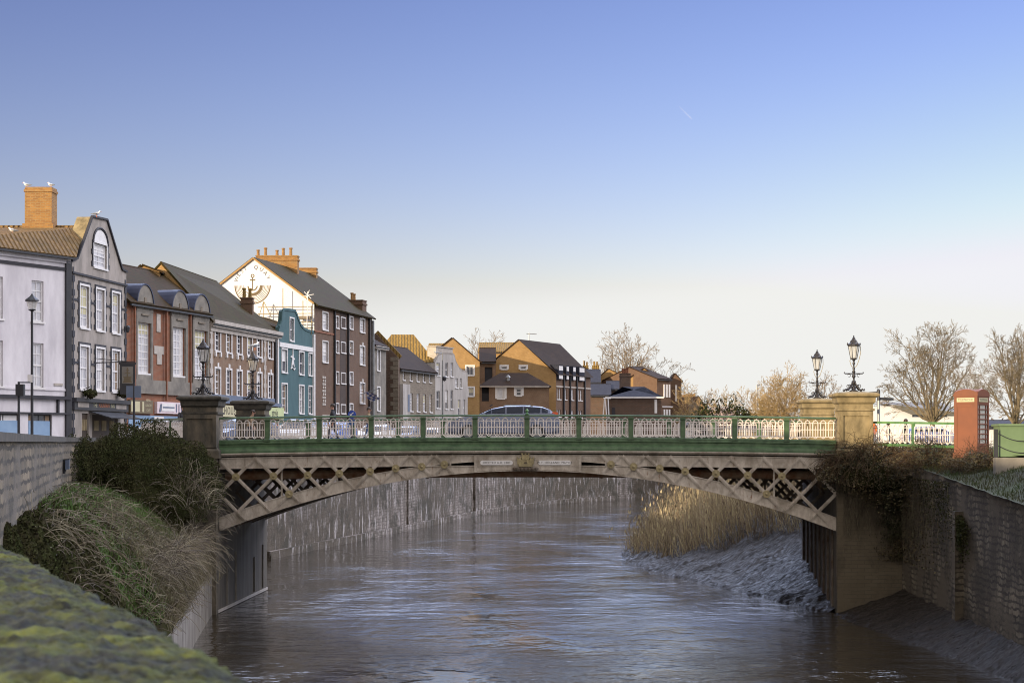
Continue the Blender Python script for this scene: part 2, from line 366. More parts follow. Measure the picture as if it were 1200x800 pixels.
        if nf:
            nr = np.zeros(nf * 3); me.polygons.foreach_get('normal', nr); nr = nr.reshape(-1, 3)
            li = np.zeros(len(me.loops), dtype=np.int64); me.loops.foreach_get('vertex_index', li)
            lt = np.zeros(nf, dtype=np.int64); me.polygons.foreach_get('loop_total', lt)
            nl = np.repeat(nr, lt, axis=0); co = V[li] + np.array(origin)
            t = np.stack([-nl[:, 1], nl[:, 0], np.zeros(len(nl))], 1)
            L = np.linalg.norm(t, axis=1); flat = L < .05
            t[flat] = (1, 0, 0); L[flat] = 1; t /= L[:, None]
            b = np.cross(nl, t); bl = np.linalg.norm(b, axis=1); bl[bl < 1e-6] = 1; b /= bl[:, None]
            uv = np.stack([(co * t).sum(1), (co * b).sum(1)], 1)
            uvl.data.foreach_set('uv', uv.ravel())
        o = bpy.data.objects.new(name, me)
        link(o, parent)
        po = ORG.get(parent.name, Vector((0, 0, 0))) if parent is not None else Vector((0, 0, 0))
        o.location = origin - po
        ORG[o.name] = origin
        return o
def copy_tree(o, parent=None):
    c = o.copy(); COL.objects.link(c)
    if parent is not None: c.parent = parent
    for ch in list(o.children): copy_tree(ch, c)
    return c
def text_mesh(body, size, mapf, mi=0, mb=None, align='CENTER', spacing=1.0):
    """turns lettering into flat mesh faces; mapf takes the letter's plane coordinates to a point"""
    cu = bpy.data.curves.new('lettering', 'FONT'); cu.body = body; cu.size = size; cu.align_x = align; cu.align_y = 'CENTER'
    cu.space_character = spacing; cu.resolution_u = 3
    o = bpy.data.objects.new('lettering', cu); COL.objects.link(o)
    dg = bpy.context.evaluated_depsgraph_get(); dg.update()
    me = bpy.data.meshes.new_from_object(o.evaluated_get(dg))
    mb = mb or MB()
    mb.add([mapf(v.co.x, v.co.y) for v in me.vertices], [tuple(p.vertices) for p in me.polygons], mi)
    bpy.data.objects.remove(o); bpy.data.curves.remove(cu); bpy.data.meshes.remove(me)
    return mb

# ------------------------------------------------------------------ facades
class Facade:
    """vertical plane through (X0,Y0) running along dir; s along, d outward, z up"""
    def __init__(s, p0, d):
        s.p = Vector((p0[0], p0[1])); s.t = Vector((d[0], d[1])).normalized(); s.n = Vector((s.t.y, -s.t.x))
    @classmethod
    def px(cls, px, Y, vx): return cls((U(px) * Y, Y), (vx, 1))
    def pt(s, a, d, z):
        q = s.p + s.t * a + s.n * d; return Vector((q.x, q.y, z))
    def hit(s, px, py):
        u = U(px); a = (u * s.p.y - s.p.x) / (s.t.x - u * s.t.y)
        Y = s.p.y + a * s.t.y
        return a, ZY(py, Y)
    def S(s, px): return s.hit(px, 500)[0]
    def Z(s, px, py): return s.hit(px, py)[1]
    def back(s, d, a=0): 
        q = s.pt(a, d, 0); return Facade((q.x, q.y), s.t)
    def T3(s): return Vector((s.t.x, s.t.y, 0))
    def N3(s): return Vector((s.n.x, s.n.y, 0))
def zat(prof, a):
    for (a0, z0), (a1, z1) in zip(prof, prof[1:]):
        if a0 - 1e-9 <= a <= a1 + 1e-9 and a1 > a0: return z0 + (z1 - z0) * (a - a0) / (a1 - a0)
    return prof[-1][1]
def wall(mb, F, prof, zb, holes=(), d=0.0, reveal=.16, mi=0):
    """wall face under the profile prof [(s,z)...] with rectangular openings and their reveals"""
    a0, a1 = prof[0][0], prof[-1][0]
    ss = sorted({a0, a1, *[p[0] for p in prof], *[h[0] for h in holes], *[h[1] for h in holes]})
    ss = [x for x in ss if a0 - 1e-6 <= x <= a1 + 1e-6]
    for i in range(len(ss) - 1):
        l, r = ss[i], ss[i + 1]
        if r - l < 1e-5: continue
        zl, zr = zat(prof, l + 1e-6), zat(prof, r - 1e-6)
        hs = sorted([(h[2], h[3]) for h in holes if h[0] < (l + r) / 2 < h[1]])
        lo = zb
        for h0, h1 in hs + [(None, None)]:
            if h0 is None:
                mb.add([F.pt(l, d, lo), F.pt(r, d, lo), F.pt(r, d, zr), F.pt(l, d, zl)], [(0, 1, 2, 3)], mi)
            else:
                mb.add([F.pt(l, d, lo), F.pt(r, d, lo), F.pt(r, d, h0), F.pt(l, d, h0)], [(0, 1, 2, 3)], mi); lo = h1
    for h in holes:
        l, r, b, t = h
        for q in ([(l, b), (l, t)], [(l, t), (r, t)], [(r, t), (r, b)], [(r, b), (l, b)]):
            (x0, z0), (x1, z1) = q
            mb.add([F.pt(x0, d, z0), F.pt(x1, d, z1), F.pt(x1, d - reveal, z1), F.pt(x0, d - reveal, z0)], [(0, 1, 2, 3)], mi)
def fbox(mb, F, s0, s1, d0, d1, z0, z1, mi=0):
    mb.frame(F.pt(s0, d0, z0), F.T3(), F.N3(), (0, 0, 1), s1 - s0, d1 - d0, z1 - z0, mi)
def window(parent, F, h, bars=(2, 4), frame='white_paint', surround=None, key=False, sill=True, d=0.0, reveal=.16, glass='glass', bw=.05, label=None, sash=True, fw=.09, arch=False, ears=False):
    l, r, b, t = h; mb = MB()
    dd = d - reveal + .06
    fbox(mb, F, l, l + fw, dd - .05, dd, b, t); fbox(mb, F, r - fw, r, dd - .05, dd, b, t)
    fbox(mb, F, l + fw, r - fw, dd - .05, dd, t - fw, t); fbox(mb, F, l + fw, r - fw, dd - .05, dd, b, b + fw)
    if sash: zc = (b + t) / 2; fbox(mb, F, l + fw, r - fw, dd - .05, dd + .02, zc - .04, zc + .04)
    nx, ny = bars
    for i in range(1, nx):
        x = l + (r - l) * i / nx; fbox(mb, F, x - bw / 2, x + bw / 2, dd - .045, dd - .01, b + fw, t - fw)
    for j in range(1, ny):
        if sash and abs(j / ny - .5) < .01: continue
        z = b + (t - b) * j / ny; fbox(mb, F, l + fw, r - fw, dd - .046, dd - .012, z - bw / 2, z + bw / 2)
    if sill: fbox(mb, F, l - .08, r + .08, d - reveal, d + .09, b - .1, b)
    if surround:
        w = surround
        fbox(mb, F, l - w, l, d - .02, d + .05, b, t + w); fbox(mb, F, r, r + w, d - .02, d + .05, b, t + w); fbox(mb, F, l, r, d - .02, d + .05, t, t + w)
        if key:
            c = (l + r) / 2; fbox(mb, F, c - .13, c + .13, d, d + .09, t + w - .05, t + w + .28)
        if ears:
            fbox(mb, F, l - w + .02, l + .1, d - .01, d + .12, b - .4, b - .1); fbox(mb, F, r - .1, r + w - .02, d - .01, d + .12, b - .4, b - .1)
    o = mb.build('window', M[frame], parent)
    if label: o['label'] = label
    g = MB(); fbox(g, F, l + .01, r - .01, dd - .06, dd - .04, b + .01, t - .01)
    pn = g.build('pane', M[glass], o)
    rv = (abs(math.sin(l * 12.9898 + b * 78.233 + F.p.x * 3.7)) * 43758.5453) % 1
    if r - l > .35 and t - b > .8 and rv < .6:
        g = MB(); k_ = .2 + .5 * ((rv * 7.3) % 1); fbox(g, F, l + .02, r - .02, dd - .039, dd - .034, t - (t - b) * k_, t - .01) if rv < .34 else (fbox(g, F, l + .02, l + (r - l) * .28, dd - .039, dd - .034, b + .01, t - .01), fbox(g, F, r - (r - l) * .28, r - .02, dd - .039, dd - .034, b + .01, t - .01))
        g.build('blind' if rv < .34 else 'curtains', M['sign_cream' if rv < .15 else 'cloth_tan' if rv > .5 else 'white_paint'], o)
    return o
def roofslab(mb, pts, th=.12, mi=0):
    pts = [Vector(p) for p in pts]
    n = (pts[1] - pts[0]).cross(pts[2] - pts[0]).normalized()
    if n.z < 0: pts = pts[::-1]; n = -n
    mb.prism(pts, n * th, mi)
def gabled(parent, F, s0, s1, zb, ze, depth, zr, wallm, roofm, holes=(), over=.25, dr=None, dr2=None, gable_mat=None, rear=True, sideholes=(), vover=.05, trim=None):
    """ridge parallel to the facade"""
    dr = dr if dr is not None else depth / 2
    dr2 = dr if dr2 is None else dr2
    mb = MB(); wall(mb, F, [(s0, ze), (s1, ze)], zb, holes)
    fbox(mb, F, s0, s1, -depth - .2, -depth, zb, ze)
    o = mb.build('wall', wallm, parent)
    for sg in (s0, s1):
        g = MB(); poly = [F.pt(sg, -.003, zb), F.pt(sg, -depth + .003, zb), F.pt(sg, -depth + .003, ze), F.pt(sg, -(dr if sg == s0 else dr2), zr - .02), F.pt(sg, -.003, ze)]
        g.prism(poly, F.T3() * (.2 if sg == s0 else -.2)); g.build('gable_wall', gable_mat or wallm, parent)
    r = MB(); k = (zr - ze) / dr
    e0 = over
    roofslab(r, [F.pt(s0 - vover, e0, ze - k * e0 + .02), F.pt(s1 + vover, e0, ze - k * e0 + .02), F.pt(s1 + vover, -dr2, zr + .02), F.pt(s0 - vover, -dr, zr + .02)])
    roofslab(r, [F.pt(s0 - vover, -dr, zr + .021), F.pt(s1 + vover, -dr2, zr + .021), F.pt(s1 + vover, -depth, ze + .02), F.pt(s0 - vover, -depth, ze + .02)])
    r.tube([F.pt(s0 - vover, -dr, zr + .1), F.pt(s1 + vover, -dr2, zr + .1)], .1, 6)
    ro = r.build('roof', roofm, parent)
    gt = MB(); fbox(gt, F, s0, s1, e0 - .02, e0 + .1, ze - k * e0 - .12, ze - k * e0 + .0)
    gt.build('gutter', M['dark_metal'], parent)
    return o, ro
def front_gabled(parent, F, s0, s1, zb, ze, depth, apex, zr, wallm, roofm, holes=(), ze2=None, side_mat=None, side_holes=(), over=.2):
    """ridge runs back from the facade; apex = s of the ridge; right eave may sit at ze2"""
    ze2 = ze if ze2 is None else ze2
    mb = MB(); wall(mb, F, [(s0, ze), (apex, zr), (s1, ze2)], zb, holes)
    mb.build('gable_wall', wallm, parent)
    sd = MB()
    fbox(sd, F, s0, s0 + .2, -depth, -.004, zb, ze)
    fbox(sd, F, s0 + .2, s1 - .2, -depth, -depth + .2, zb, min(ze, ze2))
    Fr = Facade(tuple(F.pt(s1, 0, 0))[:2], (-F.n.x, -F.n.y))
    wall(sd, Fr, [(.004, ze2), (depth, ze2)], zb, side_holes)
    sd.build('wall', side_mat or wallm, parent)
    r = MB(); o = over
    kl = (zr - ze) / (apex - s0); kr = (zr - ze2) / (s1 - apex)
    roofslab(r, [F.pt(s0 - o, .12, ze - kl * o), F.pt(apex, .12, zr), F.pt(apex, -depth, zr), F.pt(s0 - o, -depth, ze - kl * o)])
    roofslab(r, [F.pt(apex, .12, zr + .001), F.pt(s1 + o, .12, ze2 - kr * o), F.pt(s1 + o, -depth, ze2 - kr * o), F.pt(apex, -depth, zr + .001)])
    r.build('roof', roofm, parent)
    return Fr
def hipped(parent, F, s0, s1, zb, ze, depth, zr, wallm, roofm, holes=(), over=.3, inset=None):
    mb = MB(); wall(mb, F, [(s0, ze), (s1, ze)], zb, holes)
    fbox(mb, F, s0, s0 + .2, -depth, -.01, zb, ze); fbox(mb, F, s1 - .2, s1, -depth, -.01, zb, ze); fbox(mb, F, s0 + .2, s1 - .2, -depth, -depth + .2, zb, ze)
    mb.build('wall', wallm, parent)
    i = inset if inset is not None else depth / 2
    a, b = s0 - over, s1 + over; f, k = over, -depth - over
    m = -depth / 2
    r = MB()
    A, B, C, D = F.pt(a, f, ze), F.pt(b, f, ze), F.pt(b, k, ze), F.pt(a, k, ze)
    E, G = F.pt(a + i, m, zr), F.pt(b - i, m, zr)
    r.add([A, B, C, D, E, G], [(0, 1, 5, 4), (1, 2, 5), (2, 3, 4, 5), (3, 0, 4), (3, 2, 1, 0)])
    r.build('roof', roofm, parent)
def chimney(parent, F, s0, s1, d0, d1, z0, z1, m, pots=(), cap=True, potm=None, name='chimney'):
    mb = MB(); fbox(mb, F, s0, s1, d0, d1, z0, z1)
    if cap: fbox(mb, F, s0 - .07, s1 + .07, d0 - .07, d1 + .07, z1 - .35, z1 - .2); fbox(mb, F, s0 - .05, s1 + .05, d0 - .05, d1 + .05, z1, z1 + .1)
    c = mb.build(name, m, parent)
    for (s, d) in pots:
        q = F.pt(s, d, z1 + .1); pb = MB(); h = random.uniform(.5, .75)
        pb.lathe([(.14, 0), (.12, h * .8), (.16, h * .85), (.15, h)], q, 8); pb.build('chimney_pot', potm or M['brick_chim'], c)
    return c
# ------------------------------------------------------------------ camera, light, sky
cam = bpy.data.cameras.new('camera'); co = bpy.data.objects.new('camera', cam); COL.objects.link(co)
co.location = (0, 0, 0); co.rotation_euler = (R(90), 0, 0)
cam.sensor_width = 36; cam.lens = 36 * FPX / 1200; cam.shift_x = -75 / 1200; cam.shift_y = (HY - 400) / 1200
cam.clip_end = 20000; cam.clip_start = .1
cam.dof.use_dof = True; cam.dof.focus_distance = 80; cam.dof.aperture_fstop = 7.1
scn.camera = co
SUN_EL, SUN_AZ = 10.5, 225.0      # azimuth clockwise from +Y
SKY_TINT = (1.0, 1.0, 1.0, 1); HIGH_FILL = (3.0, 2.95, 3.3, 1); EAST_FILL = (22, 21, 22, 1); NORTH_FILL = (17.0, 19.5, 27, 1); SOUTH_FILL = (6.2, 5.6, 5.1, 1)  # all but the tint are off-frame sky areas added as fill light
w = bpy.data.worlds.new('World'); scn.world = w; w.use_nodes = True
nt = w.node_tree; sky = nt.nodes.new('ShaderNodeTexSky'); sky.sky_type = 'NISHITA'; sky.sun_disc = False
sky.sun_elevation = R(SUN_EL); sky.sun_rotation = R(SUN_AZ); sky.altitude = 0; sky.air_density = 1.0; sky.dust_density = .6; sky.ozone_density = 2.2
bg = nt.nodes['Background']; bg.inputs['Strength'].default_value = .15
def wn(typ, **kw):
    o = nt.nodes.new(typ)
    for k, v in kw.items(): setattr(o, k, v)
    return o
# colour balance of the clear sky, and an added bright fill above the frame
sep = wn('ShaderNodeSeparateColor'); nt.links.new(sky.outputs[0], sep.inputs[0])
def curve_(ch, ref, val, p, cap):
    a = wn('ShaderNodeMath', operation='DIVIDE'); nt.links.new(sep.outputs[ch], a.inputs[0]); a.inputs[1].default_value = ref
    b = wn('ShaderNodeMath', operation='POWER'); nt.links.new(a.outputs[0], b.inputs[0]); b.inputs[1].default_value = p
    c = wn('ShaderNodeMath', operation='MULTIPLY'); nt.links.new(b.outputs[0], c.inputs[0]); c.inputs[1].default_value = val
    d = wn('ShaderNodeMath', operation='SMOOTH_MIN'); nt.links.new(c.outputs[0], d.inputs[0]); d.inputs[1].default_value = cap; d.inputs[2].default_value = .6
    return d.outputs[0]
cr, cg, cb_ = curve_(0, 2.7, 2.95, 1.75, 4.75), curve_(1, 4.1, 3.55, 1.85, 4.65), curve_(2, 4.73, 4.95, 1.8, 5.0)
cr9 = wn('ShaderNodeMath', operation='MULTIPLY'); nt.links.new(cr, cr9.inputs[0]); cr9.inputs[1].default_value = .97
mxb = wn('ShaderNodeMath', operation='MAXIMUM'); nt.links.new(cb_, mxb.inputs[0]); nt.links.new(cr9.outputs[0], mxb.inputs[1])
mxg = wn('ShaderNodeMath', operation='MAXIMUM'); nt.links.new(cg, mxg.inputs[0]); nt.links.new(cr, mxg.inputs[1])
cmb = wn('ShaderNodeCombineColor'); nt.links.new(cr, cmb.inputs[0]); nt.links.new(mxg.outputs[0], cmb.inputs[1]); nt.links.new(mxb.outputs[0], cmb.inputs[2])
tint = wn('ShaderNodeMix', data_type='RGBA', blend_type='MULTIPLY'); tint.inputs[0].default_value = 1; nt.links.new(cmb.outputs[0], tint.inputs[6]); tint.inputs[7].default_value = SKY_TINT
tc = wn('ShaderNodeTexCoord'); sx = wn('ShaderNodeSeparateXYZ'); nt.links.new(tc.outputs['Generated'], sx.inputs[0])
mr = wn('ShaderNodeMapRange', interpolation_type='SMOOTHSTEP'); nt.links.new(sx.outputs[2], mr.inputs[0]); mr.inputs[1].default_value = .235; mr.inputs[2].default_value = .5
high_fill = wn('ShaderNodeMix', data_type='RGBA'); nt.links.new(mr.outputs[0], high_fill.inputs[0]); nt.links.new(tint.outputs[2], high_fill.inputs[6]); high_fill.inputs[7].default_value = HIGH_FILL
# bright area added to the eastern sky to light the shaded house fronts
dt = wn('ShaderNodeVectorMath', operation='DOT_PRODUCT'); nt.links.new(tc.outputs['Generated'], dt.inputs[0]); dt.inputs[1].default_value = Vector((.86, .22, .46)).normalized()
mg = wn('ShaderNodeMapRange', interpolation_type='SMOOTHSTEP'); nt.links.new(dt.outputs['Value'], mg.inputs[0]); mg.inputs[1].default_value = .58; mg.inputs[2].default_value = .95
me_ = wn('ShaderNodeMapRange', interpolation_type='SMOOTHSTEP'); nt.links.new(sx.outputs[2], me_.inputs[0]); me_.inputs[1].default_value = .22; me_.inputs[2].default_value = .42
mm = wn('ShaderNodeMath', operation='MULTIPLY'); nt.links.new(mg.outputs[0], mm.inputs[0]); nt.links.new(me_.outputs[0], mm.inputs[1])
glow = wn('ShaderNodeMix', data_type='RGBA'); nt.links.new(mm.outputs[0], glow.inputs[0]); nt.links.new(high_fill.outputs[2], glow.inputs[6]); glow.inputs[7].default_value = EAST_FILL
dn = wn('ShaderNodeVectorMath', operation='DOT_PRODUCT'); nt.links.new(tc.outputs['Generated'], dn.inputs[0]); dn.inputs[1].default_value = Vector((.12, .88, .5)).normalized()  # bright area added to the northern sky for the water to reflect
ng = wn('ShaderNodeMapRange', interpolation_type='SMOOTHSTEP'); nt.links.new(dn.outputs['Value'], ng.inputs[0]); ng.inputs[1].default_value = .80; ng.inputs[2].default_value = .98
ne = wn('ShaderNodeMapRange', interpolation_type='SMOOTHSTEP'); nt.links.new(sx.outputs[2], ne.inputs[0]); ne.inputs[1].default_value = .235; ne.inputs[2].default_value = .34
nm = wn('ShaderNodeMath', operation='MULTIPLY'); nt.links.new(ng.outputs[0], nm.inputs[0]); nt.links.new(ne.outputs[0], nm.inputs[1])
north = wn('ShaderNodeMix', data_type='RGBA'); nt.links.new(nm.outputs[0], north.inputs[0]); nt.links.new(glow.outputs[2], north.inputs[6]); north.inputs[7].default_value = NORTH_FILL
ds = wn('ShaderNodeVectorMath', operation='DOT_PRODUCT'); nt.links.new(tc.outputs['Generated'], ds.inputs[0]); ds.inputs[1].default_value = Vector((-.25, -.9, .38)).normalized()  # warm bright area added behind the camera to light the bridge face
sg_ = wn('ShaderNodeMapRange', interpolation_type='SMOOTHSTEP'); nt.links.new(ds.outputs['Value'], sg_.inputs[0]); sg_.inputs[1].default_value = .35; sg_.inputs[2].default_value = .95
south = wn('ShaderNodeMix', data_type='RGBA'); nt.links.new(sg_.outputs[0], south.inputs[0]); nt.links.new(north.outputs[2], south.inputs[6]); south.inputs[7].default_value = SOUTH_FILL
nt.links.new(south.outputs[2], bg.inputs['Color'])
sl = bpy.data.lights.new('sun', 'SUN'); so = bpy.data.objects.new('sun', sl); COL.objects.link(so)
sl.energy = 5.0; sl.angle = R(.53); sl.color = (1.0, .79, .52)
sd = Vector((math.sin(R(SUN_AZ)) * math.cos(R(SUN_EL)), math.cos(R(SUN_AZ)) * math.cos(R(SUN_EL)), math.sin(R(SUN_EL))))
so.rotation_euler = (-sd).to_track_quat('-Z', 'Y').to_euler()
scn.view_settings.view_transform = 'Standard'; scn.view_settings.look = 'None'; scn.view_settings.exposure = 0.3; scn.view_settings.gamma = 1
scn.cycles.filter_width = 1.05; scn.cycles.max_bounces = 6; scn.cycles.transparent_max_bounces = 8; scn.cycles.use_denoising = True

# ------------------------------------------------------------------ ground, river, banks
ZW = -6.36
LB = [(-8.5, -60), (-9.9, 45), (-12.05, 58.5), (-13.45, 68.4), (-13.35, 79.6), (-17.2, 83), (-16.8, 100.7), (-12.1, 135), (-8.6, 162), (-2.2, 191), (6.4, 212), (25, 235), (60, 250), (200, 275), (2500, 300)]
RB = [(12.4, -60), (12.4, 51), (12.2, 69), (9.75, 69.1), (9.75, 79.6), (13, 82), (15, 110), (24, 150), (60, 190), (200, 220), (2500, 240)]
def ngon(name, pts, z, m, kind='structure', label=None):
    bm = bpy.data.meshes.new(name)
    from mathutils.geometry import tessellate_polygon
    tri = tessellate_polygon([[Vector((x, y, 0)) for x, y in pts]])
    mb = MB(); fs = []
    for t in tri:
        a, b, c = [Vector((*pts[i], 0)) for i in t]
        fs.append(tuple(t) if (b - a).cross(c - a).z > 0 else tuple(t)[::-1])
    mb.add([(x, y, z) for x, y in pts], fs)
    bpy.data.meshes.remove(bm)
    return tag(mb.build(name, m), label, None, None, kind)
ngon('ground', [(-3000, -400), (-17.6, -400), (-17.6, -60)] + [(-17.6, 66), (-13.36, 69.4)] + LB[4:] + [(3000, 300), (3000, 4000), (-3000, 4000)], -.30, M['paving'])
rb = [(3000, 59.2), (14.2, 59.2), (13.7, 66), (13.2, 69), (9.76, 70)] + RB[4:] + [(3000, 240)]
ngon('ground', rb, -.42, M['field'])
mb = MB(); mb.add([(-400, -60, ZW), (2600, -60, ZW), (2600, 420, ZW), (-400, 420, ZW)], [(0, 1, 2, 3)])
tag(mb.build('river_water', M['water']), kind='structure')
mb = MB(); mb.add([(-4000, -400, ZW - 1.2), (4000, -400, ZW - 1.2), (4000, 5000, ZW - 1.2), (-4000, 5000, ZW - 1.2)], [(0, 1, 2, 3)])
tag(mb.build('river_bed', M['earth']), kind='structure')
# street on the left bank running north, and the crossing street
def strip(name, pts, w, z, m):
    mb = MB(); L = []
    for i, p in enumerate(pts):
        a = Vector(pts[max(i - 1, 0)]); b = Vector(pts[min(i + 1, len(pts) - 1)]); d = (b - a).normalized(); n = Vector((-d.y, d.x))
        L.append((Vector(p) + n * w / 2, Vector(p) - n * w / 2))
    for (a, b), (c, d) in zip(L, L[1:]):
        mb.prism([(b.x, b.y, z - .05), (d.x, d.y, z - .05), (c.x, c.y, z - .05), (a.x, a.y, z - .05)], (0, 0, .05))
    return tag(mb.build(name, m), kind='structure')
strip('road', [(-23, 84), (-22.5, 110), (-18.5, 140), (-14.5, 165), (-8.5, 195)], 5.5, -.27, M['asphalt'])
strip('road', [(-60, 74), (-14.8, 74.2)], 7, -.262, M['asphalt'])
strip('road', [(11.2, 74.2), (60, 74)], 7, -.36, M['asphalt'])

def quay(name, pts, z0, z1, m, th=.6, label=None, cat='quay wall', cope=True, side=1):
    """retaining wall with its river face on the polyline"""
    o = thing(name, label, cat, (pts[0][0], pts[0][1], z0))
    mb = MB(); cp = MB()
    for i in range(len(pts) - 1):
        a, b = Vector(pts[i]), Vector(pts[i + 1]); F = Facade(a, b - a)
        if side < 0: F.n = -F.n
        L = (b - a).length
        n = max(1, int(L / 3))
        for k in range(n):
            fbox(mb, F, L * k / n, L * (k + 1) / n, -th, 0, z0, z1)
        fbox(cp, F, -.02, L + .02, -th - .03, .07, z1 + .002, z1 + .16)
    mb.build('wall_face', m, o)
    if cope: cp.build('coping', M['cap_stone'], o)
    return o
quay('quay_wall', LB[5:], ZW - 1, .02, M['quay'], label='long grey brick quay wall with water stains beyond the bridge, along the houses')
# battered foot and buttresses of the quay wall
o = bpy.data.objects['quay_wall']; mb = MB(); st = MB()
for i in range(6, 11):
    a, b = Vector(LB[i]), Vector(LB[i + 1]); F = Facade(a, b - a); L = (b - a).length
    fbox(mb, F, .01, L, .0, .22, ZW - 1, ZW + .42)
    for k in {6: (33.5,), 7: (25,)}.get(i, ()): fbox(st, F, k, k + random.uniform(.5, 1.3), 0.0, random.uniform(.12, .3), ZW - 1, -.1 - random.random() * 2)
mb.build('footing', M['quay'], o); st.build('buttress', M['quay'], o)
# left quay parapet
quay('quay_parapet', [(-17.6, 86), (-17.2, 100.7), (-12.5, 135), (-9, 162), (-2.6, 191), (6.0, 212.4), (24, 235.6)], -.3, .62, M['pale_stone'], th=.3, label='low pale stone parapet along the top of the far quay', cat='parapet')
# nearer left river wall and the brick wall behind the grassy ledge
quay('river_wall', [(-8.8, 10), (-9.9, 45), (-12.05, 58.5), (-13.45, 68.4)], ZW - 1, -4.75, M['river_stone'], th=.8, label='rough pale stone river wall under the overhanging dry grass', cat='river wall', cope=False)
quay('brick_retaining_wall', [(-4.8, 14), (-9.4, 30), (-16.6, 60), (-17.3, 66.5), (-14.4, 69.1)], -5.2, .01, M['near_wall'], th=.45, label='old brick wall at the left edge with darkened coping above the grass ledge', cat='retaining wall')
# right bank wall nearer than the bridge
o = thing('river_wall', 'weathered stone river wall to the right of the bridge with dark vegetation stains', 'river wall', (12.4, 40, -6))
mb = MB()
def rz(Y): return -.75 - (69 - Y) * .052
for i in range(20):
    y0, y1 = 69 - i * 2.4, 69 - (i + 1) * 2.4
    mb.prism([(12.1 + (69 - y0) * .016, y0, -7), (12.1 + (69 - y1) * .016, y1, -7), (12.1 + (69 - y1) * .016, y1, rz(y1)), (12.1 + (69 - y0) * .016, y0, rz(y0))], (.6, 0, 0))
mb.build('wall_face', M['right_wall'], o)
mb = MB()
for yb in (58.6,): mb.box(12.0, 12.3, yb, yb + .5, -7, rz(yb) - .9)
mb.build('buttress', M['right_wall'], o)
# terrain grids
def hnoise(x, y, s=1.0):
    from mathutils import noise
    return noise.noise(Vector((x * s, y * s, 3.1)))
def grid(name, x0, x1, y0, y1, nx, ny, zf, m, xf=None, kind='structure', label=None):
    mb = MB(); vs = []
    for j in range(ny + 1):
        for i in range(nx + 1):
            y = y0 + (y1 - y0) * j / ny; a = i / nx
            x = (x0 + (x1 - x0) * a) if xf is None else xf(a, y)
            vs.append((x, y, zf(x, y)))
    mb.add(vs, [(j * (nx + 1) + i, j * (nx + 1) + i + 1, (j + 1) * (nx + 1) + i + 1, (j + 1) * (nx + 1) + i) for j in range(ny) for i in range(nx)])
    return tag(mb.build(name, m, smooth=True), label, None, None, kind)
def sm(t): t = max(0, min(1, t)); return t * t * (3 - 2 * t)
def xe_(y): return float(np.interp(y, [8, 45, 58.5, 68.4, 70], [-8.8, -9.9, -12.05, -13.45, -13.5]))
def bankz(x, y):
    xw = float(np.interp(y, [8, 14, 30, 60, 66.5], [-3.6, -4.8, -9.4, -16.6, -17.3])); xe = xe_(y); t = max(0, min(1, (xe - x) / max(.4, xe - xw)))
    return (-4.85 + 3.2 * (1 - (1 - t) ** 2.3)) + .22 * hnoise(x, y, .7) + .08 * hnoise(x, y, 2.3)
grid('grass_bank', 0, 1, 8, 69, 24, 160, bankz, M['earth'], xf=lambda a, y: (xe_(y) - .02) * (1 - a) + a * (-17.6 if y > 20 else -13))
def vergez(x, y): return rz(y) + .02 + (max(-.80, rz(y) + .2) - rz(y)) * sm((x - 12.3) / 2.2) + .06 * hnoise(x, y, .9) * (1 if x < 20 else 0)
grid('grass_verge', 0, 1, -20, 69.3, 40, 150, lambda x, y: vergez(x, y), M['lawn'], xf=lambda a, y: 12.15 + 3.5 * min(a, .7) / .7 + (200 * (a - .7) if a > .7 else 0))
# mud, nearer right
def mudz(x, y):
    xe = np.interp(y, [20, 48.9, 53.3, 59.2, 66.6, 70], [12.3, 11.65, 11.2, 10.4, 9.5, 9.5])
    t = (x - xe) / (12.6 - xe + .3)
    return ZW - .05 + 1.2 * max(t, -.5) ** 1 + .10 * hnoise(x, y, 1.6) + .05 * hnoise(x, y * .6, 5)
grid('mud_bank', 8.6, 12.7, 28, 69.2, 50, 260, mudz, M['mud'])
# mud, beyond the bridge on the right
def mud2z(x, y):
    xe = np.interp(y, [66, 69.3, 80.2, 92, 100.7, 108, 118, 130, 150, 190], [9.5, 9.4, 6.5, 3.6, 2.5, 2.6, 5, 9, 17, 40])
    t = (x - xe)
    r = math.sin((y * 1.5 + x * .7) * 1.6 + 3 * hnoise(x, y, .35)) * .07
    return ZW - .12 + min(4.6, .10 + t * (.36 + .16 * sm(t / 4)) if t > 0 else t * .3) + .25 * hnoise(x, y, .6) + (.16 * abs(hnoise(y * 1.1 + x * .35, x * .3, 1.5)) + .12 * abs(hnoise(y * 1.6 + x * .4, x * .55 + y * .2, 2.6)) + .08 * hnoise(x, y, 2.2) + r * .25) * min(1, max(0, t + .5))
grid('mud_bank', 1.0, 19, 69.4, 150, 130, 300, mud2z, M['mud'])

# ------------------------------------------------------------------ mossy wall close to the camera
o = thing('mossy_wall', 'out of focus mossy green coping of the low wall at the bottom left corner', 'low wall', (-1.5, 5, -.5))
F = Facade((-.285, 2.9), (-.415, 1))
mb = MB(); n = 900; m_ = 60; k0 = 0
for i in range(n + 1):
    s = -2.0 + 16.0 * (i / n)
    for j in range(m_ + 1):
        a = j / m_; d = -.66 + .74 * a
        z = -.55 + .05 * math.sin(a * math.pi) ** .5 + .022 * hnoise(s * 1.6, d * 3, 1.3) + .022 * max(-.3, hnoise(s * 7, d * 9, 1.7)) + .012 * hnoise(s * 24, d * 30, 1.7) - .03 * max(0, 1 - abs((s + .3 * hnoise(d, 1, 3)) % .85 - .4) / .03)
        if j in (0, m_): z = -1.0
        mb.v.append(tuple(F.pt(s, d, z)))
for i in range(n):
    for j in range(m_):
        q = i * (m_ + 1) + j; mb.f.append((q, q + 1, q + m_ + 2, q + m_ + 1)[::-1]); mb.m.append(0)
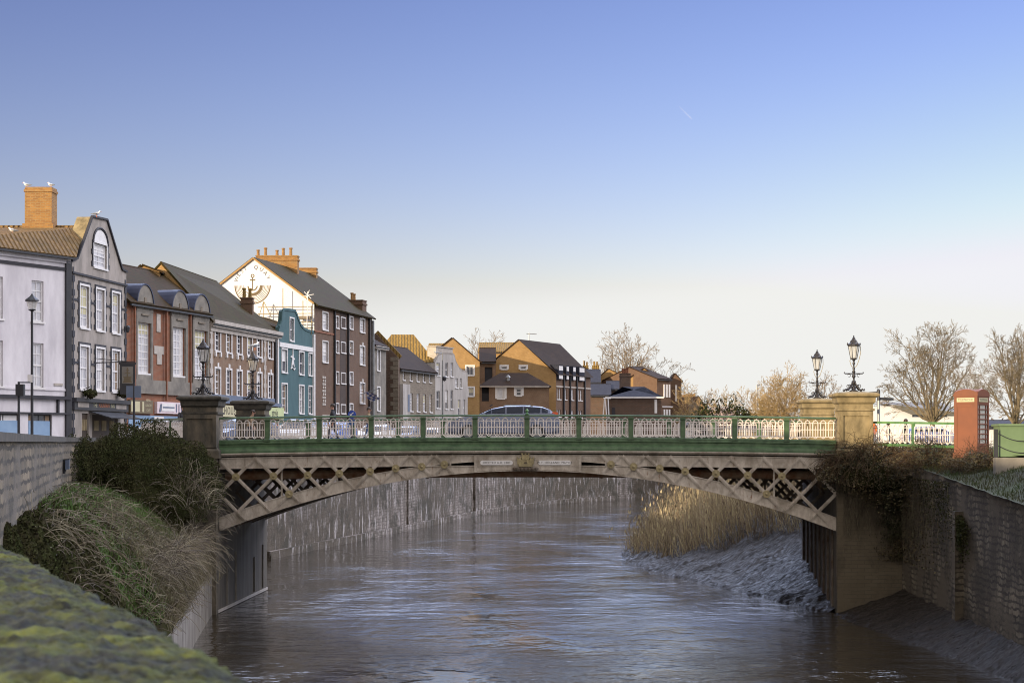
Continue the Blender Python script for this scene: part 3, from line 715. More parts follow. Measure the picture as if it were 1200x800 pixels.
mb.build('coping', M['moss'], o, smooth=True)
mb = MB(); fbox(mb, F, -2, 14, -.6, -.06, -5.2, -.62); mb.build('wall_face', M['near_wall'], o)
# moss tufts
mb = MB()
for i in range(0):
    s = random.uniform(-.5, 7.5); d = random.uniform(-.64, -.01); a = (d + .66) / .66
    z = -.555 + .05 * math.sin(a * math.pi) ** .6
    if hnoise(s * 3, d * 3, 1.7) < -.12: continue
    p = F.pt(s, d, z); r = random.uniform(.006, .015)
    mb.lathe([(r, -.008), (r * .8, r * .5), (r * .2, r)], p, 5)
pass

# ------------------------------------------------------------------ the bridge
CX, HS = -1.8, 11.5
def camb(x): return .11 * (1 - ((x - CX) / HS) ** 2)
def ab(x): return -1.065 - 2.245 * ((x - CX) / HS) ** 2
def at(x): return ab(x) + .40 + .08 * ((x - CX) / HS) ** 2
YF = 69.0
br = thing('road_bridge', 'cast iron arch road bridge with green fascia and white railing panels over the river', 'bridge', (CX, 74.3, 0))
x0, x1 = CX - HS, CX + HS
mb = MB(); mb.sweepx([(YF + .1, -.46), (YF + .1, -.07), (79.5, -.07), (79.5, -.46)][::-1], x0 - 1.3, x1 + 1.3, 30, camb); mb.build('deck', M['rib_dark'], br)
mb = MB(); mb.sweepx([(YF + 2.0, -.066), (YF + 2.0, -.06), (77.4, -.06), (77.4, -.066)][::-1], x0 - 1.3, x1 + 1.3, 30, camb); mb.build('roadway', M['asphalt'], br)
for y0, y1 in ((YF + .12, YF + 1.99), (77.41, 79.48)):
    mb = MB(); mb.sweepx([(y0, -.066), (y0, .05), (y1, .05), (y1, -.066)][::-1], x0 - 1.3, x1 + 1.3, 30, camb); mb.build('pavement', M['paving'], br)
def fascia(Y, sg):
    mb = MB(); y = Y
    prof = [(0.1, .0), (-.02, .0), (-.04, -.03), (-.04, -.08), (-.01, -.11), (-.01, -.2), (-.05, -.23), (-.10, -.27), (-.12, -.35), (-.16, -.37), (-.16, -.42), (.1, -.42)]
    p = [(y + sg * a, b) for a, b in prof]
    if sg > 0: p = p[::-1]
    mb.sweepx(p[::-1], x0, x1, 40, camb); mb.build('fascia', M['green_paint'], br)
    mb = MB(); p = [(y - sg * .09, -.53), (y - sg * .17, -.462), (y - sg * .17, -.422), (y + sg * .1, -.422), (y + sg * .1, -.53)]
    if sg < 0: p = p[::-1]
    mb.sweepx(p, x0, x1, 40, camb); mb.build('cornice', M['rib_paint'], br)
fascia(YF, 1); fascia(79.6, -1)
def rib(Y, m, front):
    N = 60; mb = MB()
    def curve(zb_, zt_, y0, y1, xa=x0, xb=x1, n=N):
        k = len(mb.v)
        for i in range(n + 1):
            x = xa + (xb - xa) * i / n
            for (y, z) in ((y0, zb_(x)), (y1, zb_(x)), (y1, zt_(x)), (y0, zt_(x))): mb.v.append((x, y, z))
        for i in range(n):
            for j in range(4):
                a = k + i * 4 + j; b = k + i * 4 + (j + 1) % 4
                mb.f.append((a, b, b + 4, a + 4)[::-1]); mb.m.append(0)
        mb.f.append((k, k + 1, k + 2, k + 3)); mb.m.append(0)
        mb.f.append((k + n * 4 + 3, k + n * 4 + 2, k + n * 4 + 1, k + n * 4)); mb.m.append(0)
    curve(lambda x: ab(x) + .03, at, Y, Y + .1)
    curve(ab, lambda x: ab(x) + .03, Y - .05, Y + .28)
    curve(lambda x: at(x) + .0005, lambda x: at(x) + .03, Y - .03, Y + .2)
    mb.build('arch_rib', m, br)
    mb = MB()
    for y0, y1, a, b in ((Y, Y + .1, -.99, -.64), (Y - .04, Y + .2, -1.02, -.992), (Y - .03, Y + .2, -.638, -.60)):
        mb.sweepx([(y0, a), (y0, b), (y1, b), (y1, a)], x0, x1, 40, lambda x: camb(x) + .02)
    for xx in np.arange(x0 + .9, x1, 1.93): mb.box(xx - .03, xx + .03, Y - .045, Y, -.99 + camb(xx), -.62 + camb(xx))
    mb.build('top_chord', m, br)
def chb(x): return -.99 + camb(x) + .02
def cht(x): return -.66 + camb(x)
mb = None
platepx = [277, 321, 361, 398, 434, 464, 494.5, 521]
plates = [((p - VX) / 31.43, -(py - HY) / 31.43) for p, py in zip(platepx, (558.5, 557.5, 556.5, 554.5, 552, 548.5, 546.5, 544))]
plates += [(2 * CX - x, z) for x, z in plates]
def brace(xc, zc, sg, Y, m, clipf=True):
    """iron strap at 45 degrees through (xc,zc), from the chord to the arch rib"""
    dz = 1.0
    # upwards
    def tr(step):
        x, z = xc, zc; 
        for _ in range(400):
            x += step * .01; z += step * sg * .01
            top = cht(x) + .06; bot = ab(x) + .05
            if x < x0 + .03 or x > x1 - .03 or z > top or z < bot: break
        return x, z
    a, b = tr(1), tr(-1)
    if abs(a[0] - b[0]) < .12: return
    q = MB(); off = .03 if sg > 0 else .055
    q.bar((a[0], Y - off, a[1]), (b[0], Y - off, b[1]), .025, .125, up=(0, 0, 1))
    q.bar((a[0], Y - off - .02, a[1]), (b[0], Y - off - .02, b[1]), .03, .03, up=(0, 0, 1))
    q.build('lattice_brace', m, br)
def truss(Y, m, front):
    rib(Y, m, front)
    for x, z in plates: brace(x, z, 1, Y, m); brace(x, z, -1, Y, m)
    brace(x0 + .04, -1.95, -1, Y, m); brace(x1 - .04, -1.95, 1, Y, m)
    if front:
        for x, z in plates + [((p - VX) / 31.43, -(py - HY) / 31.43) for p, py in ((339, 578.5), (898, 578.5))]:
            q = MB(); y = Y - .075; r = .15
            q.prism([(x + r * math.cos(a), y, z + r * math.sin(a)) for a in [math.pi / 4 * k + .39 for k in range(8)]], (0, -.03, 0))
            q.lathe([(.05, 0), (.05, .03), (.02, .05)], (0, 0, 0), 8)
            for i in range(len(q.v) - 24, len(q.v)): 
                vx_, vy_, vz_ = q.v[i]; q.v[i] = (x + vx_, y - .03 - vz_, z + vy_)
            q.build('joint_plate', M['gold'], br)
    # solid web at the crown
    q = MB(); a, b = CX - 1.95, CX + 1.95; n = 16
    for i in range(n):
        l = a + (b - a) * i / n; r = a + (b - a) * (i + 1) / n
        q.prism([(l, Y - .02, ab(l) + .05), (r, Y - .02, ab(r) + .05), (r, Y - .02, cht(r) + .05), (l, Y - .02, cht(l) + .05)], (0, .05, 0))
    for xx in (a, b): q.box(xx - .05, xx + .05, Y - .07, Y - .021, ab(xx) + .02, cht(xx) + .05)
    for xx in (CX - 1.0, CX + 1.0): q.box(xx - .012, xx + .012, Y - .026, Y - .021, ab(xx) + .06, cht(xx) + .05)
    q.build('crown_web', m, br)
    # vertical stiffeners behind the lattice
    for f in (-.8, -.62, .62, .8):
        x = CX + HS * f; q = MB(); q.bar((x, Y + .2, at(x)), (x, Y + .2, chb(x)), .1, .06); q.build('stiffener', m, br)
truss(YF, M['rib_paint'], True)
for Y in (72.3, 75.8, 79.2): truss(Y, M['rib_dark'] if Y < 79 else M['rib_paint'], False)  # inner ribs get a darker colour standing in for the shade under the deck
mb = MB()
for xx in np.arange(x0 + .6, x1, 1.45):
    mb.box(xx, xx + .12, YF + .15, 79.2, -.75 + camb(xx), -.47 + camb(xx))
mb.build('cross_girder', M['rib_dark'], br)
for k, (y, z, r, m) in enumerate([(70.3, -1.27, .17, 'rust'), (77.5, -1.2, .12, 'rust')]):
    mb = MB(); mb.tube([(x0 + (x1 - x0) * i / 24, y, z + camb(x0 + (x1 - x0) * i / 24)) for i in range(25)], r, 10)
    for xx in np.arange(x0 + 1, x1, 2.2): mb.tube([(xx, y, z + camb(xx)), (xx + .12, y, z + camb(xx))], r + .03, 10); mb.box(xx + .03, xx + .08, y - .02, y + .02, z + camb(xx), -.5 + camb(xx))
    mb.build('service_pipe', M[m], br, smooth=False)
# plaques with the lettering and the castle emblem
def plaque(xc, body):
    q = MB(); w, h, zc = .61, .085, -.76; y = YF - .03; pts = []
    for a in range(-90, 91, 30): pts.append((xc + w - h + h * math.cos(R(a)), y, zc + h * math.sin(R(a))))
    for a in range(90, 271, 30): pts.append((xc - w + h + h * math.cos(R(a)), y, zc + h * math.sin(R(a))))
    q.prism(pts, (0, -.03, 0)); o = q.build('name_plaque', M['white_paint'], br)
    t = text_mesh(body, .11, lambda u, v: (xc + u, y - .034, zc + v), spacing=1.1)
    t.build('lettering', M['ink'], o)
plaque((582 - VX) / 31.43, 'ERECTED A.D. 1883'); plaque((650 - VX) / 31.43, 'W.T. HOLLAND. MAYOR')
q = MB(); ex = CX - .08; y = YF - .16
for (a, b, c, d, dd) in ((-.26, .26, -.93, -.82, .13), (-.31, -.16, -.83, -.62, .12), (.16, .31, -.83, -.62, .12), (-.16, -.05, -.83, -.66, .10), (.05, .16, -.83, -.66, .10), (-.05, .05, -.76, -.66, .09),
                         (-.14, .14, -.66, -.48, .11), (-.33, -.28, -.62, -.57, .12), (-.2, -.15, -.62, -.57, .12), (.28, .33, -.62, -.57, .12), (.15, .2, -.62, -.57, .12),
                         (-.15, -.09, -.48, -.42, .12), (-.03, .03, -.48, -.42, .12), (.09, .15, -.48, -.42, .12)):
    q.box(ex + a, ex + b, YF - .03 - dd, YF - .03, c + .02, d + .02)
q.build('castle_emblem', M['gold'], br)
q = MB()
for k in range(-3, 4): q.lathe([(.05, -.05), (.06, 0), (.05, .05)], (ex + k * .14, YF - .12, -.985), 8)
q.box(ex - .48, ex + .48, YF - .15, YF - .03, -1.0, -.93); q.build('emblem_base', M['rib_dark'], br)

# railings
def panel_mesh(W=1.81, nl=6, ztop=.86, loops_bot=.13):
    q = MB(); sp = W / nl; hw = .098; r = .020
    for i in range(nl):
        c = -W / 2 + sp * (i + .5); pts = []
        zt, zb = ztop - .07 - hw, loops_bot + .08
        for a in range(0, 181, 30): pts.append((c + hw * math.cos(R(a)), 0, zt + hw * math.sin(R(a))))
        pts += [(c - hw, 0, zb), (c - hw * .55, 0, zb - .055), (c, 0, zb - .095), (c + hw * .55, 0, zb - .055), (c + hw, 0, zb)]
        q.tube(pts, r, 5, closed=True)
        q.tube([(c, 0, .17), (c, 0, .5), (c, 0, .60)], [.013, .017, .004], 4)
        q.tube([(c, 0, zt + hw), (c, 0, zt + hw + .04)], .016, 4)
    for z in (.18, .45, ztop - .17): q.bar((-W / 2, 0, z), (W / 2, 0, z), .02, .026)
    return q
proto_panel = panel_mesh().build('railing_panel', M['rail_paint'], br, origin=(0, 0, 0))
def post_mesh():
    q = MB(); q.lathe([(.11, -.02), (.11, .06), (.085, .09), (.085, .74), (.1, .77), (.1, .84)], (0, 0, 0), square=True); return q
proto_post = post_mesh().build('railing_post', M['green_paint'], br, origin=(0, 0, 0))
pX = [(313.3 - VX) / 31.43 + k * 1.936 for k in range(11)]
def railing(Y):
    ends = [x0 - .02] + pX + [x1 + .02]
    for a, b in zip(ends, ends[1:]):
        c = proto_panel.copy(); COL.objects.link(c); c.parent = br
        xc = (a + b) / 2; c.location = Vector((xc, Y, .0 + camb(xc))) - br.location
        c.scale = ((b - a - .1) / 1.82, 1, 1)
    for x in pX:
        c = proto_post.copy(); COL.objects.link(c); c.parent = br; c.location = Vector((x, Y, camb(x))) - br.location
    q = MB(); q.sweepx([(Y - .075, .855), (Y - .075, .895), (Y - .03, .925), (Y + .03, .925), (Y + .075, .895), (Y + .075, .855)], x0, x1, 40, camb)
    q.build('top_rail', M['green_paint'], br)
    q = MB(); q.sweepx([(Y - .08, 0.003), (Y - .08, .04), (Y - .03, .08), (Y + .03, .08), (Y + .08, .04), (Y + .08, 0.003)], x0, x1, 40, camb)
    q.build('bottom_rail', M['green_paint'], br)
railing(YF + .05); railing(79.5)
bpy.data.objects.remove(proto_post)
bpy.data.objects.remove(proto_panel)
q = MB(); q.lathe([(.05, 0), (.09, .03), (.03, .06), (.03, .09), (.07, .14), (.03, .2), (.01, .23)], (pX[5], YF + .05, .92 + camb(pX[5])), 8); q.build('finial', M['green_light'], br)

# abutments
def abutment(xa, xb, label):
    o = thing('bridge_abutment', label, 'abutment', ((xa + xb) / 2, 74, ZW))
    q = MB(); q.box(xa, xb, 68.75, 79.8, ZW - 1, -.5); q.build('wall', M['concrete'], o); return o
a1 = abutment(-16.0, -13.33, 'dark wet left abutment under the bridge with a pale tide line')
q = MB(); q.box(-14.62, -13.30, 68.4, 68.74, ZW - 1, -.55); q.build('pilaster', M['pier_stone'], a1)
q = MB(); q.box(-13.33, -13.29, 68.8, 79.8, ZW + .02, ZW + .13); q.build('tide_line', M['pale_stone'], a1)
q = MB()
for yy in (70.6, 72.4, 76.5, 78.6): q.box(-13.33, -13.27, yy, yy + .06, ZW + .2, ZW + 1.6 + random.random())
q.build('fender_strip', M['limestone'], a1)
a2 = thing('bridge_abutment', 'brown right abutment with flat brick face below the brambles', 'abutment', (10.9, 74, ZW))
q = MB(); q.box(9.73, 13.5, 69.15, 79.8, ZW - 1, -.5); q.build('wall', M['concrete'], a2)
q = MB(); q.box(9.70, 12.12, 68.7, 69.14, ZW - 1, -.5); q.build('front_face', M['abut_face'], a2)
q = MB()
for yy in np.arange(70, 79.6, 1.25): q.box(9.66, 9.729, yy, yy + .3, ZW - .5, -3.0)
q.build('fender_pile', M['rib_dark'], a2)

# stone piers carrying the lamps
def pier(x, Y, m, cm, label, ztop, grp='stone piers at the bridge corners', base=-.6, wide=1.24, capw=1.66):
    o = thing('stone_pier', label, 'stone pier', (x, Y, base), grp)
    h = wide / 2; c = capw / 2; zc = ztop
    q = MB(); q.lathe([(h + .1, base), (h + .1, base + .28), (h + .03, base + .36), (h, base + .4)], (x, Y, 0), square=True); q.build('plinth', m, o)
    q = MB(); q.box(x - h, x + h, Y - h, Y + h, base + .4, zc - .42)
    t = .14
    for sg in (1, -1):
        for (l, r, b, tt) in ((x - h, x - h + t, base + .6, zc - .85), (x + h - t, x + h, base + .6, zc - .85), (x - h, x + h, zc - .85, zc - .7), (x - h, x + h, base + .401, base + .6)):
            yy = Y - sg * h
            q.box(l, r, min(yy, yy - sg * .05), max(yy, yy - sg * .05), b, tt)
    q.build('shaft', m, o)
    q = MB(); q.lathe([(h + .055, zc - .68), (h + .055, zc - .60)], (x, Y, 0), square=True); q.lathe([(h + .02, zc - .42), (h + .08, zc - .36), (c - .12, zc - .2), (c, zc - .13), (c, zc - .05), (c - .1, zc), (.2, zc + .05)], (x, Y, 0), square=True)
    q.build('cap', cm, o)
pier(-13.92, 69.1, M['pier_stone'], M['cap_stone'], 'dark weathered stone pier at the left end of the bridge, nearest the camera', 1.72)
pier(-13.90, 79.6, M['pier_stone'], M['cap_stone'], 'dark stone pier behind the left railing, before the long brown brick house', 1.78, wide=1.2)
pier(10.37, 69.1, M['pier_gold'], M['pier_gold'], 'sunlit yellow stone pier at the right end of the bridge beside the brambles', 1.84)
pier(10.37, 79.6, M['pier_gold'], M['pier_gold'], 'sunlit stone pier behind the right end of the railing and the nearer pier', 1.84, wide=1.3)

def lamp(x, Y, z, label, first=[None]):
    if first[0] is not None:
        c = copy_tree(first[0]); c.location = (x, Y, z); c['label'] = label; return c
    o = thing('bridge_lamp', label, 'lamp', (0, 0, 0), 'ornate iron lamps on the bridge piers'); first[0] = o
    q = MB()
    for k in range(4):
        a = math.pi / 2 * k + math.pi / 4; c, s = math.cos(a), math.sin(a); pts = []
        for r, zz in ((.44, .03), (.40, .09), (.33, .05), (.25, .10), (.16, .19), (.09, .30), (.07, .40)): pts.append((r * c, r * s, zz))
        q.tube(pts, [.035, .03, .028, .03, .03, .025, .02], 6)
        q.tube([((.25 + .07 * math.cos(t)) * c, (.25 + .07 * math.cos(t)) * s, .2 + .06 * math.sin(t)) for t in np.linspace(-2, 3.5, 9)], .014, 5)
        q.tube([((.46) * c, (.46) * s, .02), ((.5) * c, (.5) * s, .05), (.47 * c, .47 * s, .1)], .02, 5)
    q.build('scroll_foot', M['lamp_iron'], o, smooth=True)
    q = MB(); q.lathe([(.17, 0), (.17, .03), (.08, .07), (.10, .14), (.05, .2), (.05, .3), (.075, .33), (.04, .37), (.035, .5), (.07, .55), (.07, .6), (.045, .64), (.045, .7), (.07, .73), (.035, .8), (.055, .86), (.03, .92), (.03, 1.0), (.06, 1.05), (.03, 1.1), (.05, 1.17), (.12, 1.22)], (0, 0, 0), 12)
    q.build('stem', M['lamp_iron'], o, smooth=True)
    q = MB(); q.tube([(-.33, 0, .67), (.33, 0, .67)], .022, 6)
    for sg in (-1, 1):
        q.tube([(sg * .33, 0, .67), (sg * .36, 0, .70), (sg * .34, 0, .73)], .02, 5)
        q.tube([(sg * (.18 + .06 * math.cos(t)), 0, .60 + .05 * math.sin(t)) for t in np.linspace(.5, 5, 8)], .012, 5)
    q.build('ladder_bar', M['lamp_iron'], o)
    # lantern: tapered six-sided glazing
    q = MB(); q.lathe([(.115, 1.245), (.205, 1.69)], (0, 0, 0), 6); q.build('lamp_glass', M['lamp_glass'], o)
    q = MB(); q.lathe([(.13, 1.21), (.13, 1.25)], (0, 0, 0), 6); q.lathe([(.225, 1.69), (.225, 1.72)], (0, 0, 0), 6)
    for k in range(6):
        a = math.pi / 3 * k; q.tube([(.12 * math.cos(a), .12 * math.sin(a), 1.24), (.21 * math.cos(a), .21 * math.sin(a), 1.70)], .012, 4)
    q.build('lantern_frame', M['lamp_iron'], o)
    q = MB(); q.lathe([(.245, 1.72), (.24, 1.76), (.15, 1.83), (.12, 1.9), (.075, 1.95), (.05, 1.99), (.06, 2.0), (.02, 2.03), (.03, 2.06), (.01, 2.1)], (0, 0, 0), 12)
    for k in range(6):
        a = math.pi / 3 * k; q.lathe([(.02, 0), (.03, .05), (.005, .1)], (.235 * math.cos(a), .235 * math.sin(a), 1.73), 5)
    q.build('lantern_roof', M['lamp_iron'], o)
    q = MB(); q.tube([(.05, .0, .9), (.13, 0, 1.0), (.2, 0, 1.2), (.26, 0, 1.45), (.25, 0, 1.7)], .012, 5)
    q.tube([(-.05, .0, .9), (-.11, 0, 1.0), (-.15, 0, 1.15), (-.11, 0, 1.22)], .012, 5); q.build('bracket', M['gold'], o)
    o.location = (x, Y, z); return o
lamp(-13.92, 69.1, 1.77, 'ornate dark iron lamp on the nearest left pier, against tall gridded windows')
lamp(-13.90, 79.6, 1.83, 'ornate dark iron lamp on the rear left pier before the long brown house')
lamp(10.37, 69.1, 1.89, 'ornate iron lamp on the nearer right pier, tallest against the pale sky')
lamp(10.37, 79.6, 1.89, 'smaller looking ornate iron lamp on the rear right pier, left of the tallest lamp')
# gull perched by the rear left lamp is left to the birds below

# side railings on the approaches
def side_rail(a, b, n, label, gm, wm, za=0, zb=0):
    o = thing('approach_railing', label, 'railing', (a[0], a[1], -.1)); A, B = Vector(a), Vector(b); L = (B - A).length; d = (B - A) / L
    for k in range(n):
        pm = panel_mesh(L / n - .05, max(2, round(L / n / .3))); z = za + (zb - za) * (k + .5) / n; c = A + d * (L * (k + .5) / n)
        pm.v = [(c.x + d.x * v[0] - d.y * v[1], c.y + d.y * v[0] + d.x * v[1], v[2] + z) for v in pm.v]
        pm.build('railing_panel', wm, o)
    q = MB(); q.bar((A.x, A.y, za + .88), (B.x, B.y, zb + .88), .13, .08); q.build('top_rail', gm, o)
    q = MB(); q.bar((A.x, A.y, za + .06), (B.x, B.y, zb + .06), .13, .1); q.build('bottom_rail', gm, o)
    q = MB()
    for k in range(1, n): c = A + d * (L * k / n); z = za + (zb - za) * k / n; q.box(c.x - .06, c.x + .06, c.y - .06, c.y + .06, z - .1, z + .9)
    q.build('post', gm, o)
side_rail((11.05, 68.9), (13.35, 65.0), 2, 'white looped railing with lime green top between the yellow pier and the red kiosk', M['green_light'], M['rail_paint'], -.14, -.22)
side_rail((-14.6, 69.6), (-18.2, 77.5), 3, 'white looped railing running back to the left of the dark pier', M['green_paint'], M['rail_paint'], 0, .03)
# ------------------------------------------------------------------ buildings along the far quay
ZB = -.3
def holes_px(F, pairs, pref, ytop, ybot):
    z1, z0 = F.Z(pref, ytop), F.Z(pref, ybot)
    return [(F.S(a), F.S(b), z0, z1) for a, b in pairs]
def bthing(name, label, F, s=0, group=None, cat='house'):
    q = F.pt(s, 0, ZB); return thing(name, label, cat, q, group)

# -- B1: white rendered corner building at the left edge
F = Facade.px(81, 106, .5)
F = Facade(tuple(F.pt(0, 0, 0))[:2], (.5, 1))
sL, sR = F.S(-75), F.S(81)
b = bthing('white_building', 'white rendered building at the left edge with big brick chimney and shop front below', F, sR, cat='building')
ze = F.Z(81, 302)
w2 = [(F.S(37), F.S(51), F.Z(45, 377), F.Z(45, 329)), (F.S(37), F.S(51), F.Z(45, 454), F.Z(45, 402)),
      (F.S(-12), F.S(3.5), F.Z(45, 377), F.Z(45, 329)), (F.S(-12), F.S(3.5), F.Z(45, 454), F.Z(45, 402)),
      (F.S(-62), F.S(-46), F.Z(45, 377), F.Z(45, 329)), (F.S(-62), F.S(-46), F.Z(45, 454), F.Z(45, 402))]
shop = [(F.S(-50), F.S(23), ZB + .2, F.Z(45, 485)), (F.S(33), F.S(61), ZB + .2, F.Z(45, 485))]
mb = MB(); wall(mb, F, [(sL, ze), (sR, ze)], ZB, w2 + shop); fbox(mb, F, sR - .2, sR - .002, -8, -.01, ZB, ze); fbox(mb, F, sL, sL + .2, -8, -.01, ZB, ze); fbox(mb, F, sL + .2, sR - .2, -8, -7.8, ZB, ze); mb.build('wall', M['white_render'], b)
zrd = ZY(268.5, 111)
mb = MB(); e0, e1 = F.pt(sL, .35, ze - .05), F.pt(sR + .15, .35, ze - .05); rr_ = Vector((U(96.5) * 111, 111, zrd)); rl_ = Vector((U(-82) * 111, 111, zrd))
roofslab(mb, [e0, e1, rr_, rl_]); k1, k2 = F.pt(sR, -8, ze), Vector((rl_.x, 119, ze)); roofslab(mb, [rl_ + Vector((0, 0, .002)), rr_ + Vector((0, 0, .002)), Vector((rr_.x, 119, ze)), k2]); mb.tube([rl_ + Vector((0, 0, .1)), rr_ + Vector((0, 0, .1))], .13, 6)
mb.build('roof', M['tile_pan'], b)
q = MB(); q.bar(e0 + Vector((0, 0, -.02)), e1 + Vector((0, 0, -.02)), .12, .12); q.build('gutter', M['dark_metal'], b)
for h in w2: window(b, F, h, (2, 4), glass='curtain_glass')
for h in shop:
    window(b, F, h, (4, 1), frame='dark_metal', sill=False, sash=False, glass='glass')
    q = MB(); fbox(q, F, h[0] + .1, h[1] - .1, -.09, -.07, ZB + .3, F.Z(45, 493)); q.build('window_poster', M['blue_box'], b)
q = MB(); z = F.Z(45, 465); fbox(q, F, sL, sR, -.01, .22, z - .12, z + .08); z2 = F.Z(45, 483); fbox(q, F, sL, sR, -.01, .15, z2 - .1, z2); fbox(q, F, F.S(66), F.S(66) + .12, 0, .14, z2, z - .12)
q.build('shop_cornice', M['quoin'], b)
q = MB(); z = F.Z(45, 311.5); fbox(q, F, sL, sR, -.01, .07, z - .1, z + .08); q.build('string_course', M['quoin'], b)
q = MB(); fbox(q, F, sL, sR, -.01, .12, ze - .35, ze - .12); z = F.Z(45, 457); fbox(q, F, sL, sR, -.01, .06, z, z + .12); q.build('cornice', M['white_render'], b)
q = MB(); fbox(q, F, F.S(63), F.S(73), .01, .05, F.Z(45, 451), F.Z(45, 448)); q.build('street_name_plate', M['pale_stone'], b)
q = MB(); fbox(q, F, F.S(76), sR + .1, -.02, .12, ZB, ze - .2); q.build('downpipe', M['black_paint'], b)
# chimney, big and sunlit
Fc = Facade((U(29) * 110.5, 110.5), (1, 0.0))
zt = ZY(219, 110.5); wd = (60.5 - 29) / FPX * 110.5
c = chimney(b, Fc, 0, wd, -1.15, 0, 10.0, zt, M['brick_chim'], cap=False)
q = MB(); q.add([], []); zz = ZY(262, 110.5)
fbox(q, Fc, -.22, wd + .22, -1.3, .2, 10, ZY(268, 110.5)); fbox(q, Fc, -.12, wd + .12, -1.22, .12, ZY(268, 110.5), zz); fbox(q, Fc, -.05, wd + .05, -1.2, .05, zt - .3, zt - .15)
q.build('chimney_base', M['brick_chim'], c)

# -- B2: the inn with the tall shaped gable
F = Facade.px(84, 107, .104)
sR = F.S(148)
b = bthing('inn', 'narrow grey rendered inn with tall pointed parapet gable and dark quoins', F, cat='pub')
prof = [(0, F.Z(84, 306)), (F.S(90), F.Z(90, 303)), (F.S(107.5), F.Z(107.5, 254)), (F.S(125), F.Z(125, 258)), (F.S(142.5), F.Z(142.5, 316)), (sR, F.Z(148, 319))]
arch = (F.S(109.5), F.S(125), F.Z(117, 314), F.Z(117, 286))
r2 = [(F.S(a), F.S(c_), F.Z(98, 384), F.Z(98, 335)) for a, c_ in ((93.5, 104), (112.5, 122), (131, 140))]
r1 = [(F.S(a), F.S(c_), F.Z(98, 456), F.Z(98, 406)) for a, c_ in ((93.5, 104), (112.5, 122), (131, 140))]
zsh = F.Z(90, 468)
door = [(F.S(96), F.S(104), ZB, F.Z(98, 484)), (F.S(108), F.S(138), ZB, F.Z(98, 485))]
mb = MB(); wall(mb, F, prof, ZB, [arch] + r2 + r1 + door)
mb.build('wall', M['grey_render'], b)
# parapet thickness and the body behind
mb = MB()
for (a, z0), (c_, z1) in zip(prof, prof[1:]):
    mb.prism([F.pt(a, -.01, z0), F.pt(c_, -.01, z1), F.pt(c_, -.01, z1 + .001 - 1.2 * 0 - .6), F.pt(a, -.01, z0 - .6)], F.N3() * -.9)
mb.build('gable_parapet', M['pier_gold'], b)
mb = MB()
for (a, z0), (c_, z1) in zip(prof, prof[1:]):
    mb.bar(F.pt(a, .03, z0 + .03), F.pt(c_, .03, z1 + .03), .12, .14, up=F.N3())
mb.build('gable_coping', M['quoin'], b)
mb = MB(); fbox(mb, F, 0, .25, -9, -.02, ZB, prof[0][1] - .8); fbox(mb, F, sR - .25, sR, -9, -.02, ZB, prof[-1][1] - .8); fbox(mb, F, .25, sR - .25, -9, -8.8, ZB, prof[-1][1] - .8)
mb.build('side_wall', M['grey_render'], b)
mb = MB(); mid = (prof[2][0] + prof[3][0]) / 2; za = prof[2][1] - 1.3
roofslab(mb, [F.pt(0, -.9, prof[0][1] - .8), F.pt(mid, -.9, za), F.pt(mid, -9, za), F.pt(0, -9, prof[0][1] - .8)]); roofslab(mb, [F.pt(mid, -.9, za + .001), F.pt(sR, -.9, prof[-1][1] - .8), F.pt(sR, -9, prof[-1][1] - .8), F.pt(mid, -9, za + .001)])
mb.build('roof', M['tile_brown'], b)
for h in [arch] + r2 + r1:
    window(b, F, h, (2, 4), surround=.13, sill=True, glass='curtain_glass', fw=.13)
for h in r2 + r1 + [arch]:
    q = MB(); l, r, b0, t = h; l -= .13; r += .13; t += .13
    fbox(q, F, l - .1, l, 0, .06, b0, t); fbox(q, F, r, r + .1, 0, .06, b0, t)
    if h is not arch: fbox(q, F, l - .1, r + .1, 0, .06, t, t + .12)
    n = int((t - b0) / .36)
    for k in range(0, n, 2): z = b0 + k * .36; fbox(q, F, l - .24, l - .1, 0, .05, z, z + .3); fbox(q, F, r + .1, r + .24, 0, .05, z, z + .3)
    q.build('dark_surround', M['quoin'], b)
cx_, cz_, rr = (arch[0] + arch[1]) / 2, arch[3] + .0, (arch[1] - arch[0]) / 2 + .18
q2 = MB(); pts = [F.pt(cx_ + (rr - .07) * math.cos(a), .03, cz_ + .95 * math.sin(a)) for a in np.linspace(0, math.pi, 13)]
q2.tube(pts, .08, 6)
for s0_ in (.02, sR - .4):
    q = MB(); fbox(q, F, s0_ + .1, s0_ + .28, 0, .03, ZB, prof[0][1] - .3)
    for k in range(0, int((prof[0][1] - ZB) / .4), 2): z = ZB + k * .4; fbox(q, F, s0_, s0_ + .38, 0, .05, z, z + .36)
    q.build('dark_quoin', M['quoin'], b)
q2.build('arch_moulding', M['quoin'], b)
q = MB(); q.prism([F.pt(cx_ + (rr - .12) * math.cos(a), -.06, cz_ + .85 * math.sin(a)) for a in np.linspace(0, math.pi, 13)], F.N3() * .09); q.build('fanlight', M['white_paint'], b)
q = MB()
for yy in (319, 350, 424):
    z = F.Z(84, yy); segs = [(0, sR)]
    if yy > 320:
        hs = r2 if yy < 400 else r1; segs = []; l = 0
        for h in hs: segs.append((l, h[0] - .25)); l = h[1] + .25
        segs.append((l, sR))
    for a, c_ in segs: fbox(q, F, a, c_, -.01, .10 if yy < 320 else .05, z - .06, z + .06)
q.build('string_course', M['quoin'], b)
q = MB(); fbox(q, F, 0, sR, -.02, .3, F.Z(90, 470.5), F.Z(90, 466)); fbox(q, F, .05, sR - .05, 0, .16, F.Z(90, 480), F.Z(90, 470.6)); q.build('pub_fascia', M['black_paint'], b)
zc = F.Z(112, 474.8)
